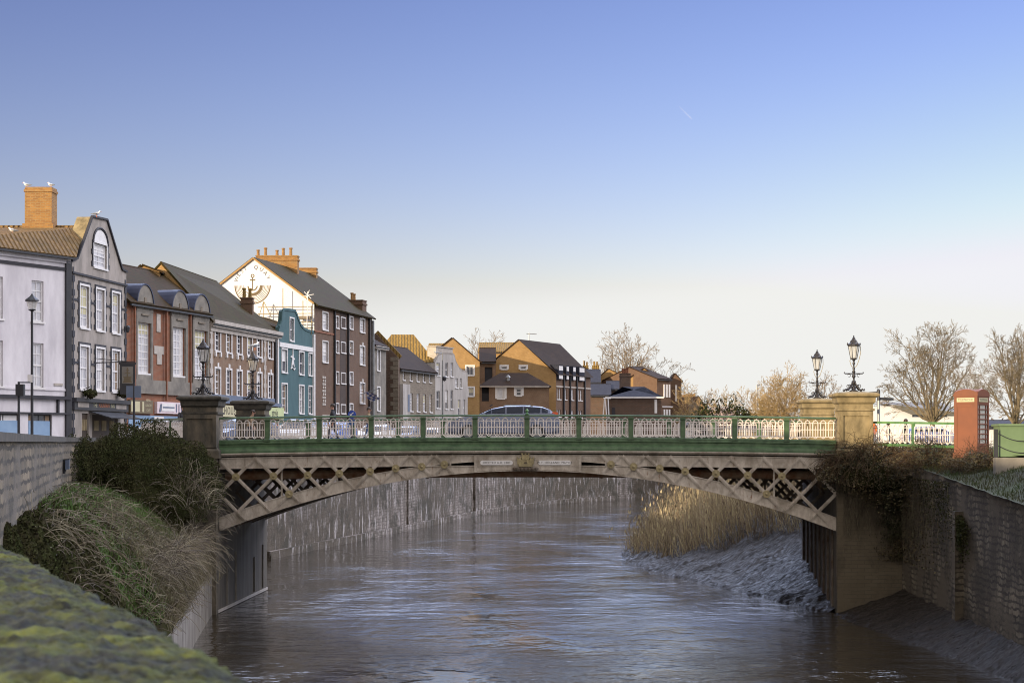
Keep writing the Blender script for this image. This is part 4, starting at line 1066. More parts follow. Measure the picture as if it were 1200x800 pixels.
q = text_mesh('THE', .36, lambda u, v: F.pt(F.S(108.5) + u, .17, zc + v)); q.build('lettering', M['sign_cream'], b)
q = text_mesh('FOUNTAIN', .36, lambda u, v: F.pt(F.S(119) + u, .17, zc + v)); q.build('lettering', M['orange_ink'], b)
q = text_mesh('INN', .36, lambda u, v: F.pt(F.S(129) + u, .17, zc + v)); q.build('lettering', M['sign_cream'], b)
for a_, c_ in ((88, 101), (133, 145)): q = MB(); fbox(q, F, F.S(a_), F.S(c_), .165, .175, zc - .16, zc + .14); q.build('sign_panel', M['grey_render'], b)
for h in door:
    q = MB(); fbox(q, F, h[0], h[1], -.16, -.1, h[2], h[3]); o = q.build('door', M['wood'], b)
    q = MB()
    for k in range(3): fbox(q, F, h[0] + (h[1] - h[0]) * (.12 + .3 * k), h[0] + (h[1] - h[0]) * (.3 + .3 * k), -.1, -.08, h[2] + 1.0, h[3] - .35)
    q.build('pane', M['pier_gold'], o)
q = MB(); q.prism([F.pt(F.S(104), .02, F.Z(98, 481)), F.pt(F.S(104), 1.4, F.Z(98, 489)), F.pt(F.S(104), 1.35, F.Z(98, 490)), F.pt(F.S(104), .02, F.Z(98, 482))], F.T3() * 5.4)
q.build('awning', M['dark_metal'], b)
q = MB(); q.lathe([(.05, 0), (.12, .1), (.16, .35), (.08, .45)], F.pt(F.S(144), .3, F.Z(98, 382)), 8); q.bar(F.pt(F.S(144), 0, F.Z(98, 378)), F.pt(F.S(144), .3, F.Z(98, 378)), .05, .05); q.build('wall_lamp', M['dark_metal'], b)
# hanging sign, hanging off the front
hs = thing('hanging_pub_sign', 'black framed hanging pub sign with a fountain picture over the inn door', 'pub sign', F.pt(F.S(119), .3, F.Z(112, 430)))
Fh = Facade(tuple(F.pt(F.S(112), 1.5, 0))[:2], (1, .12)); zt, zb2 = ZY(427, Fh.p.y), ZY(462, Fh.p.y); wdt = 17.5 / FPX * Fh.p.y
q = MB(); fbox(q, Fh, 0, wdt, -.1, 0, zb2, zt); fbox(q, Fh, -.05, wdt + .05, -.12, .02, zt, zt + .12); q.build('frame', M['black_paint'], hs)
q = MB(); fbox(q, Fh, .12, wdt - .12, 0.002, .02, zb2 + .65, zt - .12); q.build('picture', M['limestone'], hs)
q = MB(); m_ = wdt / 2; zz = zb2 + .7
for (ww, h0, h1) in ((.26, 0, .1), (.2, .1, .3), (.04, .3, .9)): fbox(q, Fh, m_ - ww, m_ + ww, .021, .03, zz + h0, zz + h1)
for hh, r_ in ((.32, .24), (.55, .16), (.72, .09)): fbox(q, Fh, m_ - r_, m_ + r_, .022, .032, zz + hh, zz + hh + .05)
q.build('fountain_emblem', M['sign_brown'], hs)
q = MB(); q.bar(F.pt(F.S(112), 0, F.Z(112, 425)), Fh.pt(wdt, -.05, zt + .18), .06, .06); q.bar(F.pt(F.S(110), 0, F.Z(112, 420)), Fh.pt(wdt * .5, -.05, zt + .18), .04, .04); q.build('bracket', M['black_paint'], hs)
for i, px_ in enumerate((97.5, 137.5)):
    o = thing('hanging_basket', ['dark green hanging plant basket on the inn front, left of the hanging sign', 'dark green hanging plant basket on the inn front, right of the hanging sign'][i], 'hanging basket', F.pt(F.S(px_), .4, F.Z(px_, 466)), 'hanging baskets on the inn')
    c0 = F.pt(F.S(px_), .42, F.Z(px_, 461)); q = MB()
    for k in range(420):
        d = Vector((random.gauss(0, 1), random.gauss(0, 1), random.gauss(0, .8))).normalized() * random.uniform(.15, .42); d.z *= .75
        p_ = c0 + d; a = Vector((random.gauss(0, 1), random.gauss(0, 1), random.gauss(0, 1))).normalized() * .07; c_ = a.orthogonal().normalized() * .05
        q.add([p_ - a, p_ + c_, p_ + a, p_ - c_], [(0, 1, 2, 3)])
    q.build('foliage', M['ivy'], o); q = MB(); q.lathe([(.05, -.3), (.22, -.15), (.26, 0)], c0, 8); q.build('basket', M['wood'], o)
    q = MB(); q.bar(F.pt(F.S(px_), 0, F.Z(px_, 456)), c0 + Vector((0, 0, .4)), .04, .04); q.build('bracket', M['dark_metal'], o)

# -- B3: red brick hall with three tall gridded windows
F = Facade.px(148.5, 116.2, .242)
sR = F.S(245); ze = F.Z(148.5, 352)
b = bthing('brick_hall', 'red brick hall with three very tall gridded windows under blue lead dormer tops', F, cat='building')
bays = [(158, 177.5, 160, 175.5), (199, 218.5, 201, 216), (224.5, 243.5, 226.3, 241.5)]
tall = [(F.S(c_), F.S(d_), F.Z(167, 437), F.Z(167, 378)) for a, b_, c_, d_ in bays]
gabled(b, F, 0, sR, ZB, ze, 8, F.Z(165, 311) + .4, M['brick_red'], M['tile_brown'], tall, dr=3.6)
for h in tall: window(b, F, h, (4, 7), sill=True, sash=False, fw=.1, bw=.07, glass='curtain_glass')
for (a, b_, c_, d_), h in zip(bays, tall):
    q = MB(); q2 = MB(); q3 = MB()
    l, r = F.S(a), F.S(b_); m_ = (l + r) / 2
    zb_ = F.Z(167, 459)
    fbox(q, F, l, h[0], 0, .12, zb_, h[3] + .7); fbox(q, F, h[1], r, 0, .12, zb_, h[3] + .7); fbox(q, F, h[0], h[1], 0, .12, h[3], h[3] + .7); fbox(q, F, h[0], h[1], 0, .1, zb_, h[2] - .1)
    # curved head
    pts = [F.pt(l, 0, h[3] + .7), F.pt(r, 0, h[3] + .7)] + [F.pt(m_ + (r - l) / 2 * math.cos(t), 0, h[3] + 1.15 + 1.25 * math.sin(t)) for t in np.linspace(0, math.pi, 13)]
    q.prism(pts, F.N3() * .14); 
    fbox(q3, F, m_ - .14, m_ + .14, .14, .18, h[3] + .9, h[3] + 1.6); fbox(q3, F, m_ - .5, m_ + .5, .14, .2, h[3] + .45, h[3] + .55)
    # lead barrel roof running back
    n = 12; k0 = len(q2.v)
    rr = (r - l) / 2 + .05
    for dd in (.2, -1.5):
        for t in np.linspace(0, math.pi, n + 1): q2.v.append(tuple(F.pt(m_ + rr * math.cos(t), dd, h[3] + 1.15 + 1.36 * math.sin(t))))
        for t in np.linspace(math.pi, 0, n + 1): q2.v.append(tuple(F.pt(m_ + (rr - .09) * math.cos(t), dd, h[3] + 1.15 + 1.27 * math.sin(t))))
    mN = 2 * (n + 1)
    for j in range(mN): q2.f.append((k0 + j, k0 + (j + 1) % mN, k0 + mN + (j + 1) % mN, k0 + mN + j)); q2.m.append(0)
    for t in range(n):
        for off in (0, mN): q2.f.append((k0 + off + t, k0 + off + t + 1, k0 + off + mN - 2 - t, k0 + off + mN - 1 - t)); q2.m.append(0)
    q.build('stone_bay', M['limestone'], b); q2.build('lead_dormer_roof', M['lead'], b); q3.build('carved_panel', M['rubble'], b)
q = MB(); fbox(q, F, 0, sR, -.01, .18, F.Z(148.5, 460), F.Z(148.5, 441.5) - .1); q.build('stone_band', M['limestone'], b)
q = MB(); fbox(q, F, F.S(180), F.S(191.5), .0, .05, F.Z(186, 415), F.Z(186, 405.5)); fbox(q, F, F.S(183.5), F.S(189), .0, .05, F.Z(186, 427), F.Z(186, 415) - .001); fbox(q, F, F.S(183), F.S(187.5), 0, .05, F.Z(186, 389), F.Z(186, 368)); q.build('stone_plaque', M['pale_stone'], b)
q = MB()
for px_ in (157, 194, 222): q = MB(); fbox(q, F, F.S(px_) - .3, F.S(px_) - .18, .12, .24, ZB + 3, ze); q.build('downpipe', M['brick_red'], b)
z0_, z1_ = F.Z(150, 484), F.Z(150, 468)
def shopsign(F, a, b_, z0, z1, m, name='shop_sign', d=.2):
    q = MB(); fbox(q, F, F.S(a), F.S(b_), 0.0, d, z0, z1); return q.build(name, M[m], b)
shopsign(F, 149.5, 176, z0_, z1_, 'sign_brown'); shopsign(F, 181, 243, z0_ + .05, z1_ - .05, 'sign_pink')
for a, c_ in ((150, 160), (163, 165)): q = MB(); fbox(q, F, F.S(a), F.S(c_), .2, .23, z0_ + .1, z1_ - .1); q.build('sign_panel', M['sign_cream'], b)
for k, t in enumerate(('MENU', 'LUNCH', 'CAFE')): text_mesh(t, .24, lambda u, v: F.pt(F.S(170.5) + u, .21, z0_ + .85 - k * .32 + v)).build('lettering', M['sign_cream'], b)
q = MB(); fbox(q, F, F.S(186), F.S(201), .2, .24, z0_ + .2, z1_ - .15)
q.build('sign_panel', M['white_paint'], b)
q = MB(); fbox(q, F, F.S(187), F.S(200.5), .24, .25, z1_ - .45, z1_ - .36); 
for k in range(7): fbox(q, F, F.S(203 + k * 3), F.S(203.8 + k * 3), .2, .22, z0_ + .15, z1_ - .15)
q.prism([F.pt(F.S(183), .21, z0_ + .15), F.pt(F.S(185), .21, z0_ + .15), F.pt(F.S(186), .21, z1_ - .2), F.pt(F.S(184.6), .21, z1_ - .2)], F.N3() * .02)
q.build('sign_stripe', M['slate_blue'], b)
q = MB(); fbox(q, F, .2, sR - .2, .0, .03, ZB + .5, z0_ - .1); q.build('shop_window', M['blue_box'], b)
q = MB(); fbox(q, F, F.S(180), F.S(191), .031, .06, ZB + 1.2, z0_ - .15); q.build('window_poster', M['white_paint'], b)
# sunlit small gable peeping above the hall roof
o = thing('cream_gabled_house', 'small sunlit cream gable showing above the red brick hall roof', 'house', (U(170) * 127, 127, ZB))
G = Facade((U(158) * 127, 127), (1, .12)); front_gabled(o, G, 0, G.S(187), ZB, ZY(318.5, 127), 6, G.S(166), ZY(311, 127), M['brick_gold'], M['tile_brown'])

# -- B4: long brown Georgian brick house
F = Facade.px(245.5, 128, .152)
sR = F.S(326); ze = F.Z(246, 374)
b = bthing('georgian_house', 'long brown brick georgian house with two rows of white windows and huge dark roof', F)
top = [(F.S(a), F.S(c_), F.Z(255, 411), F.Z(255, 386)) for a, c_ in ((251.8, 257.7), (265, 270.8), (277.5, 283), (289.7, 295), (301, 306.2), (314, 319))]
low = [(F.S(a), F.S(c_), F.Z(255, 462), F.Z(255, 432)) for a, c_ in ((251.8, 257.7), (265, 270.8), (277.5, 283), (289.7, 295), (301, 306.2), (314, 319))]
shopw = [(.6, 5.2, ZB + .5, F.Z(246, 489)), (5.8, 10.5, ZB + .5, F.Z(246, 489))]
zr = F.Z(246, 374) + 3.85
gabled(b, F, 0, sR, ZB, ze, 7.4, zr, M['brick_brown'], M['tile_moss'], top + low + shopw, dr=3.5, dr2=5.0, gable_mat=M['brick_gold'])
for k, h in enumerate(top + low): window(b, F, h, (2, 4), surround=.14, key=k not in (5,), ears=k < 5, glass='glass')
for h in shopw: window(b, F, h, (3, 2), sill=False)
q = MB(); fbox(q, F, 0, sR, -.01, .42, ze - .28, ze - .02); fbox(q, F, 0, sR, -.01, .28, ze - .5, ze - .281); fbox(q, F, 0, sR, -.01, .12, ze - .8, ze - .501); q.build('cornice', M['pale_stone'], b)
for c_, ww in ((F.S(247.2), .3), (F.S(310), .28)):
    q = MB()
    for k in range(int((ze - 3) / .34)): z = 2.4 + k * .34; e = ww if k % 2 else ww * .6; fbox(q, F, c_ - e, c_ + e, 0, .06, z, z + .34)
    q.build('quoin', M['pale_stone'], b)
q = MB(); z = F.Z(246, 470); fbox(q, F, .2, sR, 0, .3, z - .1, z + .15); fbox(q, F, .2, sR, 0, .1, z + .15, z + .5); q.build('shop_cornice', M['slate_blue'], b)
z0_, z1_ = F.Z(258, 488), F.Z(258, 474.5)
q = MB(); fbox(q, F, F.S(256), F.S(285), .0, .25, z0_, z1_); o = q.build('shop_sign', M['sign_cream'], b)
t = text_mesh('HOUSE', .78, lambda u, v: F.pt((F.S(257) + F.S(276)) / 2 + u, .26, (z0_ + z1_) / 2 + v), spacing=1.25); t.build('lettering', M['wood'], o)
z0_, z1_ = F.Z(320, 490.5), F.Z(320, 477.5)
q = MB(); fbox(q, F, F.S(308.5), F.S(329), .0, .25, z0_, z1_); o = q.build('shop_sign', M['sign_green'], b)
t = text_mesh('style', .82, lambda u, v: F.pt(F.S(318.5) + u, .26, (z0_ + z1_) / 2 + v)); t.build('lettering', M['ink'], o)
q = MB(); fbox(q, F, F.S(323), F.S(324.2), .05, .2, 2.2, ze - .5); q.build('downpipe', M['white_paint'], b)
q = MB(); fbox(q, F, F.S(321), F.S(322), .05, .17, 2.8, ze - .6); q.build('downpipe', M['dark_metal'], b)
Fc2 = Facade((U(282) * 141.5, 141.5), (1, 0))
chimney(b, Fc2, 0, .9, -.6, 0, 9.5, ZY(350, 141.5), M['brick_plum'], [(.22, -.3), (.66, -.3)], potm=M['tile_gold'])

# -- B5: teal house with shaped gable
F = Facade.px(327, 143, .154)
sR = F.S(367.5)
b = bthing('teal_house', 'teal painted house with curved dutch gable, white window frames and a white emblem', F)
prof = [(F.S(a), F.Z(a, y)) for a, y in ((327, 383), (329, 381), (330.2, 376), (331, 364.5), (333, 362.5), (345.5, 364), (347.5, 368), (349.5, 374), (352.5, 381), (356.5, 385.5), (361, 387.5), (367.5, 389))]
prof[0] = (0, prof[0][1])
hs = [(F.S(339.5), F.S(344), F.Z(341, 399), F.Z(341, 373))]
m1 = [(F.S(a), F.S(c_), F.Z(333, 436), F.Z(333, 409.5)) for a, c_ in ((330, 336.2), (350.5, 355.8), (361.5, 366))]
m2 = [(F.S(a), F.S(c_), F.Z(333, 483), F.Z(333, 450)) for a, c_ in ((330, 336.2), (350.5, 355.8), (361.5, 366))]
mb = MB(); wall(mb, F, prof, ZB, hs + m1 + m2); mb.build('wall', M['teal'], b)
for k, h in enumerate(hs + m1 + m2): window(b, F, h, (1, 2) if k < 4 else (2, 4), surround=.11, fw=.1, glass='glass')
mb = MB()
for (a, z0), (c_, z1) in zip(prof, prof[1:]): mb.prism([F.pt(a, -.01, z0 - .01), F.pt(c_, -.01, z1 - .01), F.pt(c_, -.01, z1 - .5), F.pt(a, -.01, z0 - .5)], F.N3() * -.3)
for (a, z0), (c_, z1) in zip(prof, prof[1:]): mb.bar(F.pt(a, .0, z0 + .02), F.pt(c_, .0, z1 + .02), .2, .1, up=F.N3())
mb.build('gable_coping', M['teal'], b)
mb = MB(); fbox(mb, F, 0, .2, -8, -.31, ZB, prof[0][1] - .3); fbox(mb, F, sR - .2, sR, -8, -.31, ZB, prof[-1][1] - .3); fbox(mb, F, .2, sR - .2, -8, -7.8, ZB, prof[-1][1] - .3); mb.build('side_wall', M['brick_plum'], b)
mb = MB(); za = ze5 = prof[-1][1] - .25
roofslab(mb, [F.pt(-.1, -.31, za), F.pt(sR, -.31, za), F.pt(sR, -4, za + 1.35), F.pt(-.1, -4, za + 1.35)]); roofslab(mb, [F.pt(-.1, -4, za + 1.351), F.pt(sR, -4, za + 1.351), F.pt(sR, -8, za), F.pt(-.1, -8, za)])
mb.build('roof', M['tile_brown'], b)
q = MB(); z = F.Z(328, 403.5); fbox(q, F, 0, sR, 0, .09, z - .18, z + .18); q.build('string_course', M['white_paint'], b)
q = MB(); fbox(q, F, sR - .32, sR - .02, .0, .16, ZB, prof[-1][1] - .2); q.build('pilaster', M['white_paint'], b)
q = MB(); cs, cz = F.S(342.6), F.Z(342.6, 423)
q.prism([F.pt(cs - .12, .01, cz + .2), F.pt(cs + .12, .01, cz + .2), F.pt(cs + .04, .01, cz + 1.0), F.pt(cs - .04, .01, cz + 1.0)], F.N3() * .06)
q.prism([F.pt(cs - .55, .01, cz + .3), F.pt(cs + .45, .01, cz + .1), F.pt(cs + .5, .01, cz + .22), F.pt(cs - .3, .01, cz + .42)], F.N3() * .05)
q.prism([F.pt(cs - .14, .012, cz + .2), F.pt(cs + .14, .012, cz + .2), F.pt(cs + .4, .012, cz - .5), F.pt(cs, .012, cz - .2), F.pt(cs - .4, .012, cz - .55)], F.N3() * .055)
q.tube([F.pt(cs - .55, .04, cz - .62), F.pt(cs - .1, .04, cz - .5), F.pt(cs + .3, .04, cz - .68), F.pt(cs + .6, .04, cz - .55)], .045, 5)
q.build('wall_emblem', M['white_paint'], b)

# -- B6: tall four storey warehouse with the white painted gable
F = Facade.px(368.2, 152, .173)
sR = F.S(436); ze = F.Z(368.2, 356)
b = bthing('tall_brick_building', 'tall four storey brick building with white mural gable lettered WEST QUAY', F, cat='building')
Z6 = lambda y, p=384: F.Z(p, y)
H = []
def add(a, c_, p, yt, yb, **k): H.append(((F.S(a), F.S(c_), F.Z(p, yb), F.Z(p, yt)), k))
for yt, yb in ((366, 386), (400, 424)): add(377.7, 384, 380, yt, yb, bars=(1, 3))
for yt, yb in ((371, 384), (400, 413), (436, 449), (473, 484)): add(393.4, 396.6, 395, yt, yb, bars=(1, 2)); add(399.5, 404.6, 402, yt + 1.5, yb, bars=(2, 2)); add(409.5, 413.2, 411, yt + .5, yb + 1, bars=(1, 2), surround=.1)
for yt, yb in ((374, 389), (406, 427), (449, 472)): add(421.6, 427, 424, yt, yb, bars=(2, 3), surround=.1, key=True)
depth = 10.4; dr = 5.2; zr = 15.15
mb = MB(); wall(mb, F, [(0, ze), (sR, ze)], ZB, [h for h, k in H]); mb.build('wall', M['brick_plum'], b)
mb = MB(); fbox(mb, F, .2, sR, -depth - .2, -depth, ZB, ze); fbox(mb, F, sR - .2, sR - .001, -depth, -.01, ZB, ze)
mb.prism([F.pt(sR - .2, -.01, ze), F.pt(sR - .2, -dr, zr), F.pt(sR - .2, -depth, ze)], F.T3() * .19); mb.build('rear_wall', M['brick_plum'], b)
G = Facade(tuple(F.pt(0, -depth, 0))[:2], (F.n.x, F.n.y))
mb = MB(); wall(mb, G, [(0, ze), (depth - dr, zr), (depth - .001, ze)], ZB); fbox(mb, G, 0, depth - .005, -.2, -.01, ZB, ze - .01)
gw = mb.build('mural_gable', M['gable_white'], b)
r = MB(); k_ = (zr - ze) / dr
roofslab(r, [F.pt(-.12, .3, ze - k_ * .3 + .02), F.pt(sR + .1, .3, ze - k_ * .3 + .02), F.pt(sR + .1, -dr, zr + .02), F.pt(-.12, -dr, zr + .02)]); roofslab(r, [F.pt(-.12, -dr, zr + .021), F.pt(sR + .1, -dr, zr + .021), F.pt(sR + .1, -depth - .2, ze - .1), F.pt(-.12, -depth - .2, ze - .1)])
r.build('roof', M['tile_moss'], b)
q = MB()
for (a, c_) in ((0, depth - dr), (depth - dr, depth)):
    za_, zb_ = (ze, zr) if a == 0 else (zr, ze); q.bar(G.pt(a, .1, za_ + .03), G.pt(c_, .1, zb_ + .03), .14, .16, up=G.N3())
q.build('barge_board', M['brick_gold'], b)
for h, k in H: window(b, F, h, glass='curtain_glass', **{'surround': .08, **k})
# bricked-up opening patched in pale brick
q = MB(); zz = F.Z(381, 475)
for k in range(9):
    for j in range(2): fbox(q, F, F.S(377.7) + j * .5 + (k % 2) * .1, F.S(377.7) + j * .5 + .42, 0, .03, zz + k * .28, zz + k * .28 + .2)
q.build('blocked_window', M['pale_stone'], b)
q = MB(); fbox(q, F, F.S(398.4), F.S(405.8), .0, .015, ZB, ze - .1); q.build('dark_brick_panel', brick('dark_brick', (.07, .045, .035), (.05, .035, .03), (.09, .07, .06)), b)
q = MB(); zz = F.Z(371, 388); fbox(q, F, 0, F.S(391), 0, .06, zz - .08, zz + .08); q.build('string_course', M['brick_red'], b)
q = MB()
for p_ in (390.8, 406.6, 431.5): q = MB(); fbox(q, F, F.S(p_), F.S(p_) + .16, .02, .18, ZB, ze - .2); q.build('downpipe', M['black_paint'], b)
q = MB(); fbox(q, F, sR - .35, sR - .1, .02, .25, ZB, ze - .3); q.build('downpipe', M['grey_metal'], b)
q = MB(); fbox(q, F, F.S(376.5), F.S(386.5), 0.02, .1, F.Z(381, 490), F.Z(381, 486)); q.build('wall_sign', M['pale_stone'], b)
# chimneys on the ridge
C1 = Facade((U(300) * 161, 161), (1, 0)); w1 = 48.5 / FPX * 161
chimney(b, C1, 0, w1, -1.0, 0, 12.5, ZY(300.5, 161), M['brick_chim'], [(.1, -.5), (.75, -.5), (1.75, -.5), (2.3, -.5), (2.95, -.5)])
C2 = Facade((U(350.5) * 167, 167), (1, 0)); chimney(b, C2, 0, 20 / FPX * 167, -.9, 0, 12.5, ZY(315, 167), M['brick_chim'])
C3 = Facade.px(428.5, 167.5, .173); chimney(b, C3, .0, 1.3, -1.6, -.3, 9.5, C3.Z(429, 352.5), M['brick_plum'], [(.4, -1.4), (1.1, -1.4)])
# mural: lettering in an arc, anchor, half rings
def ghit(px_, py_): s_, z_ = G.hit(px_, py_); return s_, z_
sc_, zc_ = ghit(296, 334.5)              # centre of the rings
mpp = G.pt(sc_, 0, 0).y / FPX * 1.02
def mur(x, y): return G.pt(sc_ + x * mpp / abs(G.t.x), .012, zc_ + y * mpp)
mu = MB()
def ring(r0, r1, a0, a1, n=24):
    for i in range(n):
        t0, t1 = R(a0 + (a1 - a0) * i / n), R(a0 + (a1 - a0) * (i + 1) / n)
        mu.add([mur(r0 * math.cos(t0), r0 * math.sin(t0)), mur(r1 * math.cos(t0), r1 * math.sin(t0)), mur(r1 * math.cos(t1), r1 * math.sin(t1)), mur(r0 * math.cos(t1), r0 * math.sin(t1))], [(0, 1, 2, 3)])
ring(20.2, 21.5, 180, 360)
for rr in (12.6, 14.2, 15.8, 17.4, 19.0): ring(rr, rr + .5, 180, 360)
ring(8.6, 12.0, 262, 360); ring(10.2, 10.8, 180, 262)
ring(4.8, 6.2, 185, 355)
mu.build('mural_rings', M['brown_ink'], b)
mu = MB()
def anc(x, y): return mur(x, y)
def quad(a, b_, c_, d_): mu.add([anc(*a), anc(*b_), anc(*c_), anc(*d_)], [(0, 1, 2, 3)])
quad((-.6, -5), (.6, -5), (.6, 9.5), (-.6, 9.5)); quad((-3.3, 5.6), (3.3, 5.6), (3.3, 7.0), (-3.3, 7.0))
for i in range(16):
    t0, t1 = 2 * math.pi * i / 16, 2 * math.pi * (i + 1) / 16
    quad((1.2 * math.cos(t0), 11 + 1.2 * math.sin(t0)), (2.3 * math.cos(t0), 11 + 2.3 * math.sin(t0)), (2.3 * math.cos(t1), 11 + 2.3 * math.sin(t1)), (1.2 * math.cos(t1), 11 + 1.2 * math.sin(t1)))
mu.build('mural_anchor', M['brown_ink'], b)
mu = MB()
for ch, ang in zip('WEST QUAY', (163, 149, 135, 120, 105, 76, 58, 41, 24)):
    if ch == ' ': continue
angs = {0: 162, 1: 146, 2: 130, 3: 116, 5: 78, 6: 58, 7: 39, 8: 21}
for i, ch in enumerate('WEST QUAY'):
    if ch == ' ': continue
    t_ = R(angs[i]); rad = 19.6; rot = t_ - math.pi / 2
    cx_, cy_ = rad * math.cos(t_), rad * math.sin(t_) + 1.5
    text_mesh(ch, 6.2, lambda u, v: mur(cx_ + u * math.cos(rot) - v * math.sin(rot), cy_ + u * math.sin(rot) + v * math.cos(rot)), mb=mu)
mu.build('mural_lettering', M['ink'], b)
# scaffolding in front of the gable
sf = thing('scaffolding', 'light metal scaffolding on the roof in front of the white mural gable', 'scaffolding', G.pt(7, 1.0, 7.5))
q = MB(); S_ = Facade(tuple(G.pt(0, .8, 0))[:2], G.t)
for yy in (359, 367, 377, 384): q.tube([S_.pt(S_.S(302), 0, ZY(yy, 151)), S_.pt(S_.S(367), 0, ZY(yy, 151))], .035, 5)
for p_, yt in ((331.5, 337), (355, 352), (360, 352), (309, 352), (365, 358)): q.tube([S_.pt(S_.S(p_), 0, ZY(392, 151)), S_.pt(S_.S(p_), 0, ZY(yt, 151))], .035, 5)
q.tube([S_.pt(S_.S(309), 0, ZY(352, 151)), S_.pt(S_.S(318), 0, ZY(371, 151))], .03, 5); q.tube([S_.pt(S_.S(309), 0, ZY(352, 151)), S_.pt(S_.S(303), 0, ZY(371, 151))], .03, 5)
q.build('scaffold_pole', M['pier_gold'], sf)
q = MB(); fbox(q, S_, S_.S(348), S_.S(364), -.4, .2, ZY(373.5, 151), ZY(370, 151)); q.build('scaffold_board', M['rubble'], sf)
ae = thing('tv_aerial', 'thin white television aerial on a pole in front of the white mural gable', 'aerial', S_.pt(S_.S(361.5), .3, ZY(362, 151)))
q = MB(); q.tube([S_.pt(S_.S(361), .3, ZY(385, 151)), S_.pt(S_.S(362), .3, ZY(342, 151))], .035, 5)
q.tube([S_.pt(S_.S(358), .3, ZY(342, 151)), S_.pt(S_.S(366), .3, ZY(350, 151))], .03, 5); q.tube([S_.pt(S_.S(357), .3, ZY(347, 151)), S_.pt(S_.S(369), .3, ZY(345, 151))], .03, 5); q.tube([S_.pt(S_.S(359), .3, ZY(352, 151)), S_.pt(S_.S(364), .3, ZY(340, 151))], .03, 5)
q.build('aerial', M['white_paint'], ae)
# flag
fl = thing('flag', 'small blue and white flag hanging off the tall brick building', 'flag', F.pt(F.S(423), .1, F.Z(423, 460)))
q = MB(); q.tube([F.pt(F.S(422.5), 0, F.Z(423, 462)), F.pt(F.S(424), 1.6, F.Z(423, 455))], .03, 5); q.build('flag_pole', M['grey_metal'], fl)
q = MB(); n = 8
for i in range(n + 1):
    for j in range(5): a = i / n; c_ = j / 4; q.v.append(tuple(F.pt(F.S(421.5) + a * 1.5 + .1 * c_, .5 + .9 * c_ + .07 * math.sin(a * 9), F.Z(423, 459) - .9 * a + .3 * c_ - .5 * c_ * (1 - a))))
for i in range(n):
    for j in range(4): k = i * 5 + j; q.f.append((k, k + 1, k + 6, k + 5)); q.m.append(1 if (i // 2 + j) % 2 else 0)
q.build('flag_cloth', [M['car_blue'], M['white_paint']], fl)

# -- B7: grey stone house with arched windows
F = Facade.px(437.4, 169.5, .2)
sR = F.S(452.5); ze = F.Z(438, 404)
b = bthing('stone_house', 'narrow grey stone house with two tall arched white windows beside the tall brick building', F)
hh = [(F.S(441.8), F.S(445), F.Z(443, 434), F.Z(443, 410)), (F.S(441.8), F.S(445), F.Z(443, 481), F.Z(443, 454))]
gabled(b, F, 0, sR, ZB, ze, 8, ze + 2.0, M['limestone'], M['tile_dark'], hh, dr=4)
for h in hh: window(b, F, h, (1, 2), surround=.12, glass='curtain_glass')
q = MB(); fbox(q, F, 0, sR, 0, .3, ze - .35, ze - .05); q.build('cornice', M['pale_stone'], b)
# sunlit golden pantiled house behind
o = thing('golden_roofed_house', 'house with large sunlit golden pantiled hipped roof behind the stone houses', 'house', (U(470) * 190, 190, ZB))
G2 = Facade((U(437) * 190, 190), (1, .1)); hipped(o, G2, 0, G2.S(507), ZB, ZY(424, 190), 7, ZY(392, 194), M['limestone'], M['tile_gold'], inset=2.2)
# -- B8: rubble stone cottage row with steep dark roof and quoined gable end
F = Facade.px(466.5, 176, .24)
sR = F.S(510); ze = F.Z(468, 431)
b = bthing('stone_house', 'rubble stone house with steep dark roof, ten narrow white windows and a white porch bay', F)
t1 = [(F.S(a), F.S(c_), F.Z(474, 445), F.Z(474, 433)) for a, c_ in ((472, 474.4), (480.2, 482.6), (488.2, 490.6), (495.6, 498), (503, 505.4))]
t2 = [(F.S(a), F.S(c_), F.Z(482, 481.5), F.Z(482, 460.5)) for a, c_ in ((480.2, 483.6), (488.4, 491.6), (496, 499), (503.4, 506.4))]
gabled(b, F, 0, sR, ZB, ze, 7, F.Z(468, 431) + 2.3, M['rubble'], M['tile_dark'], t1 + t2, dr=3)
for h in t1 + t2: window(b, F, h, (1, 3), glass='curtain_glass')
q = MB(); fbox(q, F, .0, F.S(475), .01, .5, ZB, F.Z(470, 450)); o = q.build('porch', M['white_stucco'], b)
q = MB(); fbox(q, F, F.S(472), F.S(474), .5, .53, F.Z(470, 482), F.Z(470, 462)); q.build('door', M['slate_blue'], o)
Gg = Facade(tuple(F.pt(-.02, -3.4, 0))[:2], (F.n.x, F.n.y))
q = MB(); q.prism([Gg.pt(0, .1, ZB), Gg.pt(3.6, .1, ZB), Gg.pt(3.6, .1, 8.0), Gg.pt(1.4, .1, 10.3), Gg.pt(.9, .1, 10.3), Gg.pt(0, .1, 9.0)], Gg.N3() * .5); q.build('gable_parapet', M['dark_rubble'], b)
q = MB()
for k in range(20): e = .75 if k % 2 else .5; fbox(q, Gg, 3.62 - e, 3.66, .602, .66, ZB + .42 * k, ZB + .42 * k + .38)
q.build('quoin', M['rubble'], b)
q = MB(); q.bar(Gg.pt(-.05, .35, 9.0), Gg.pt(1.0, .35, 10.4), .62, .1, up=Gg.N3()); q.bar(Gg.pt(1.3, .35, 10.4), Gg.pt(3.7, .35, 7.95), .1, .62, up=Gg.T3()); q.build('gable_coping', M['tile_gold'], b)
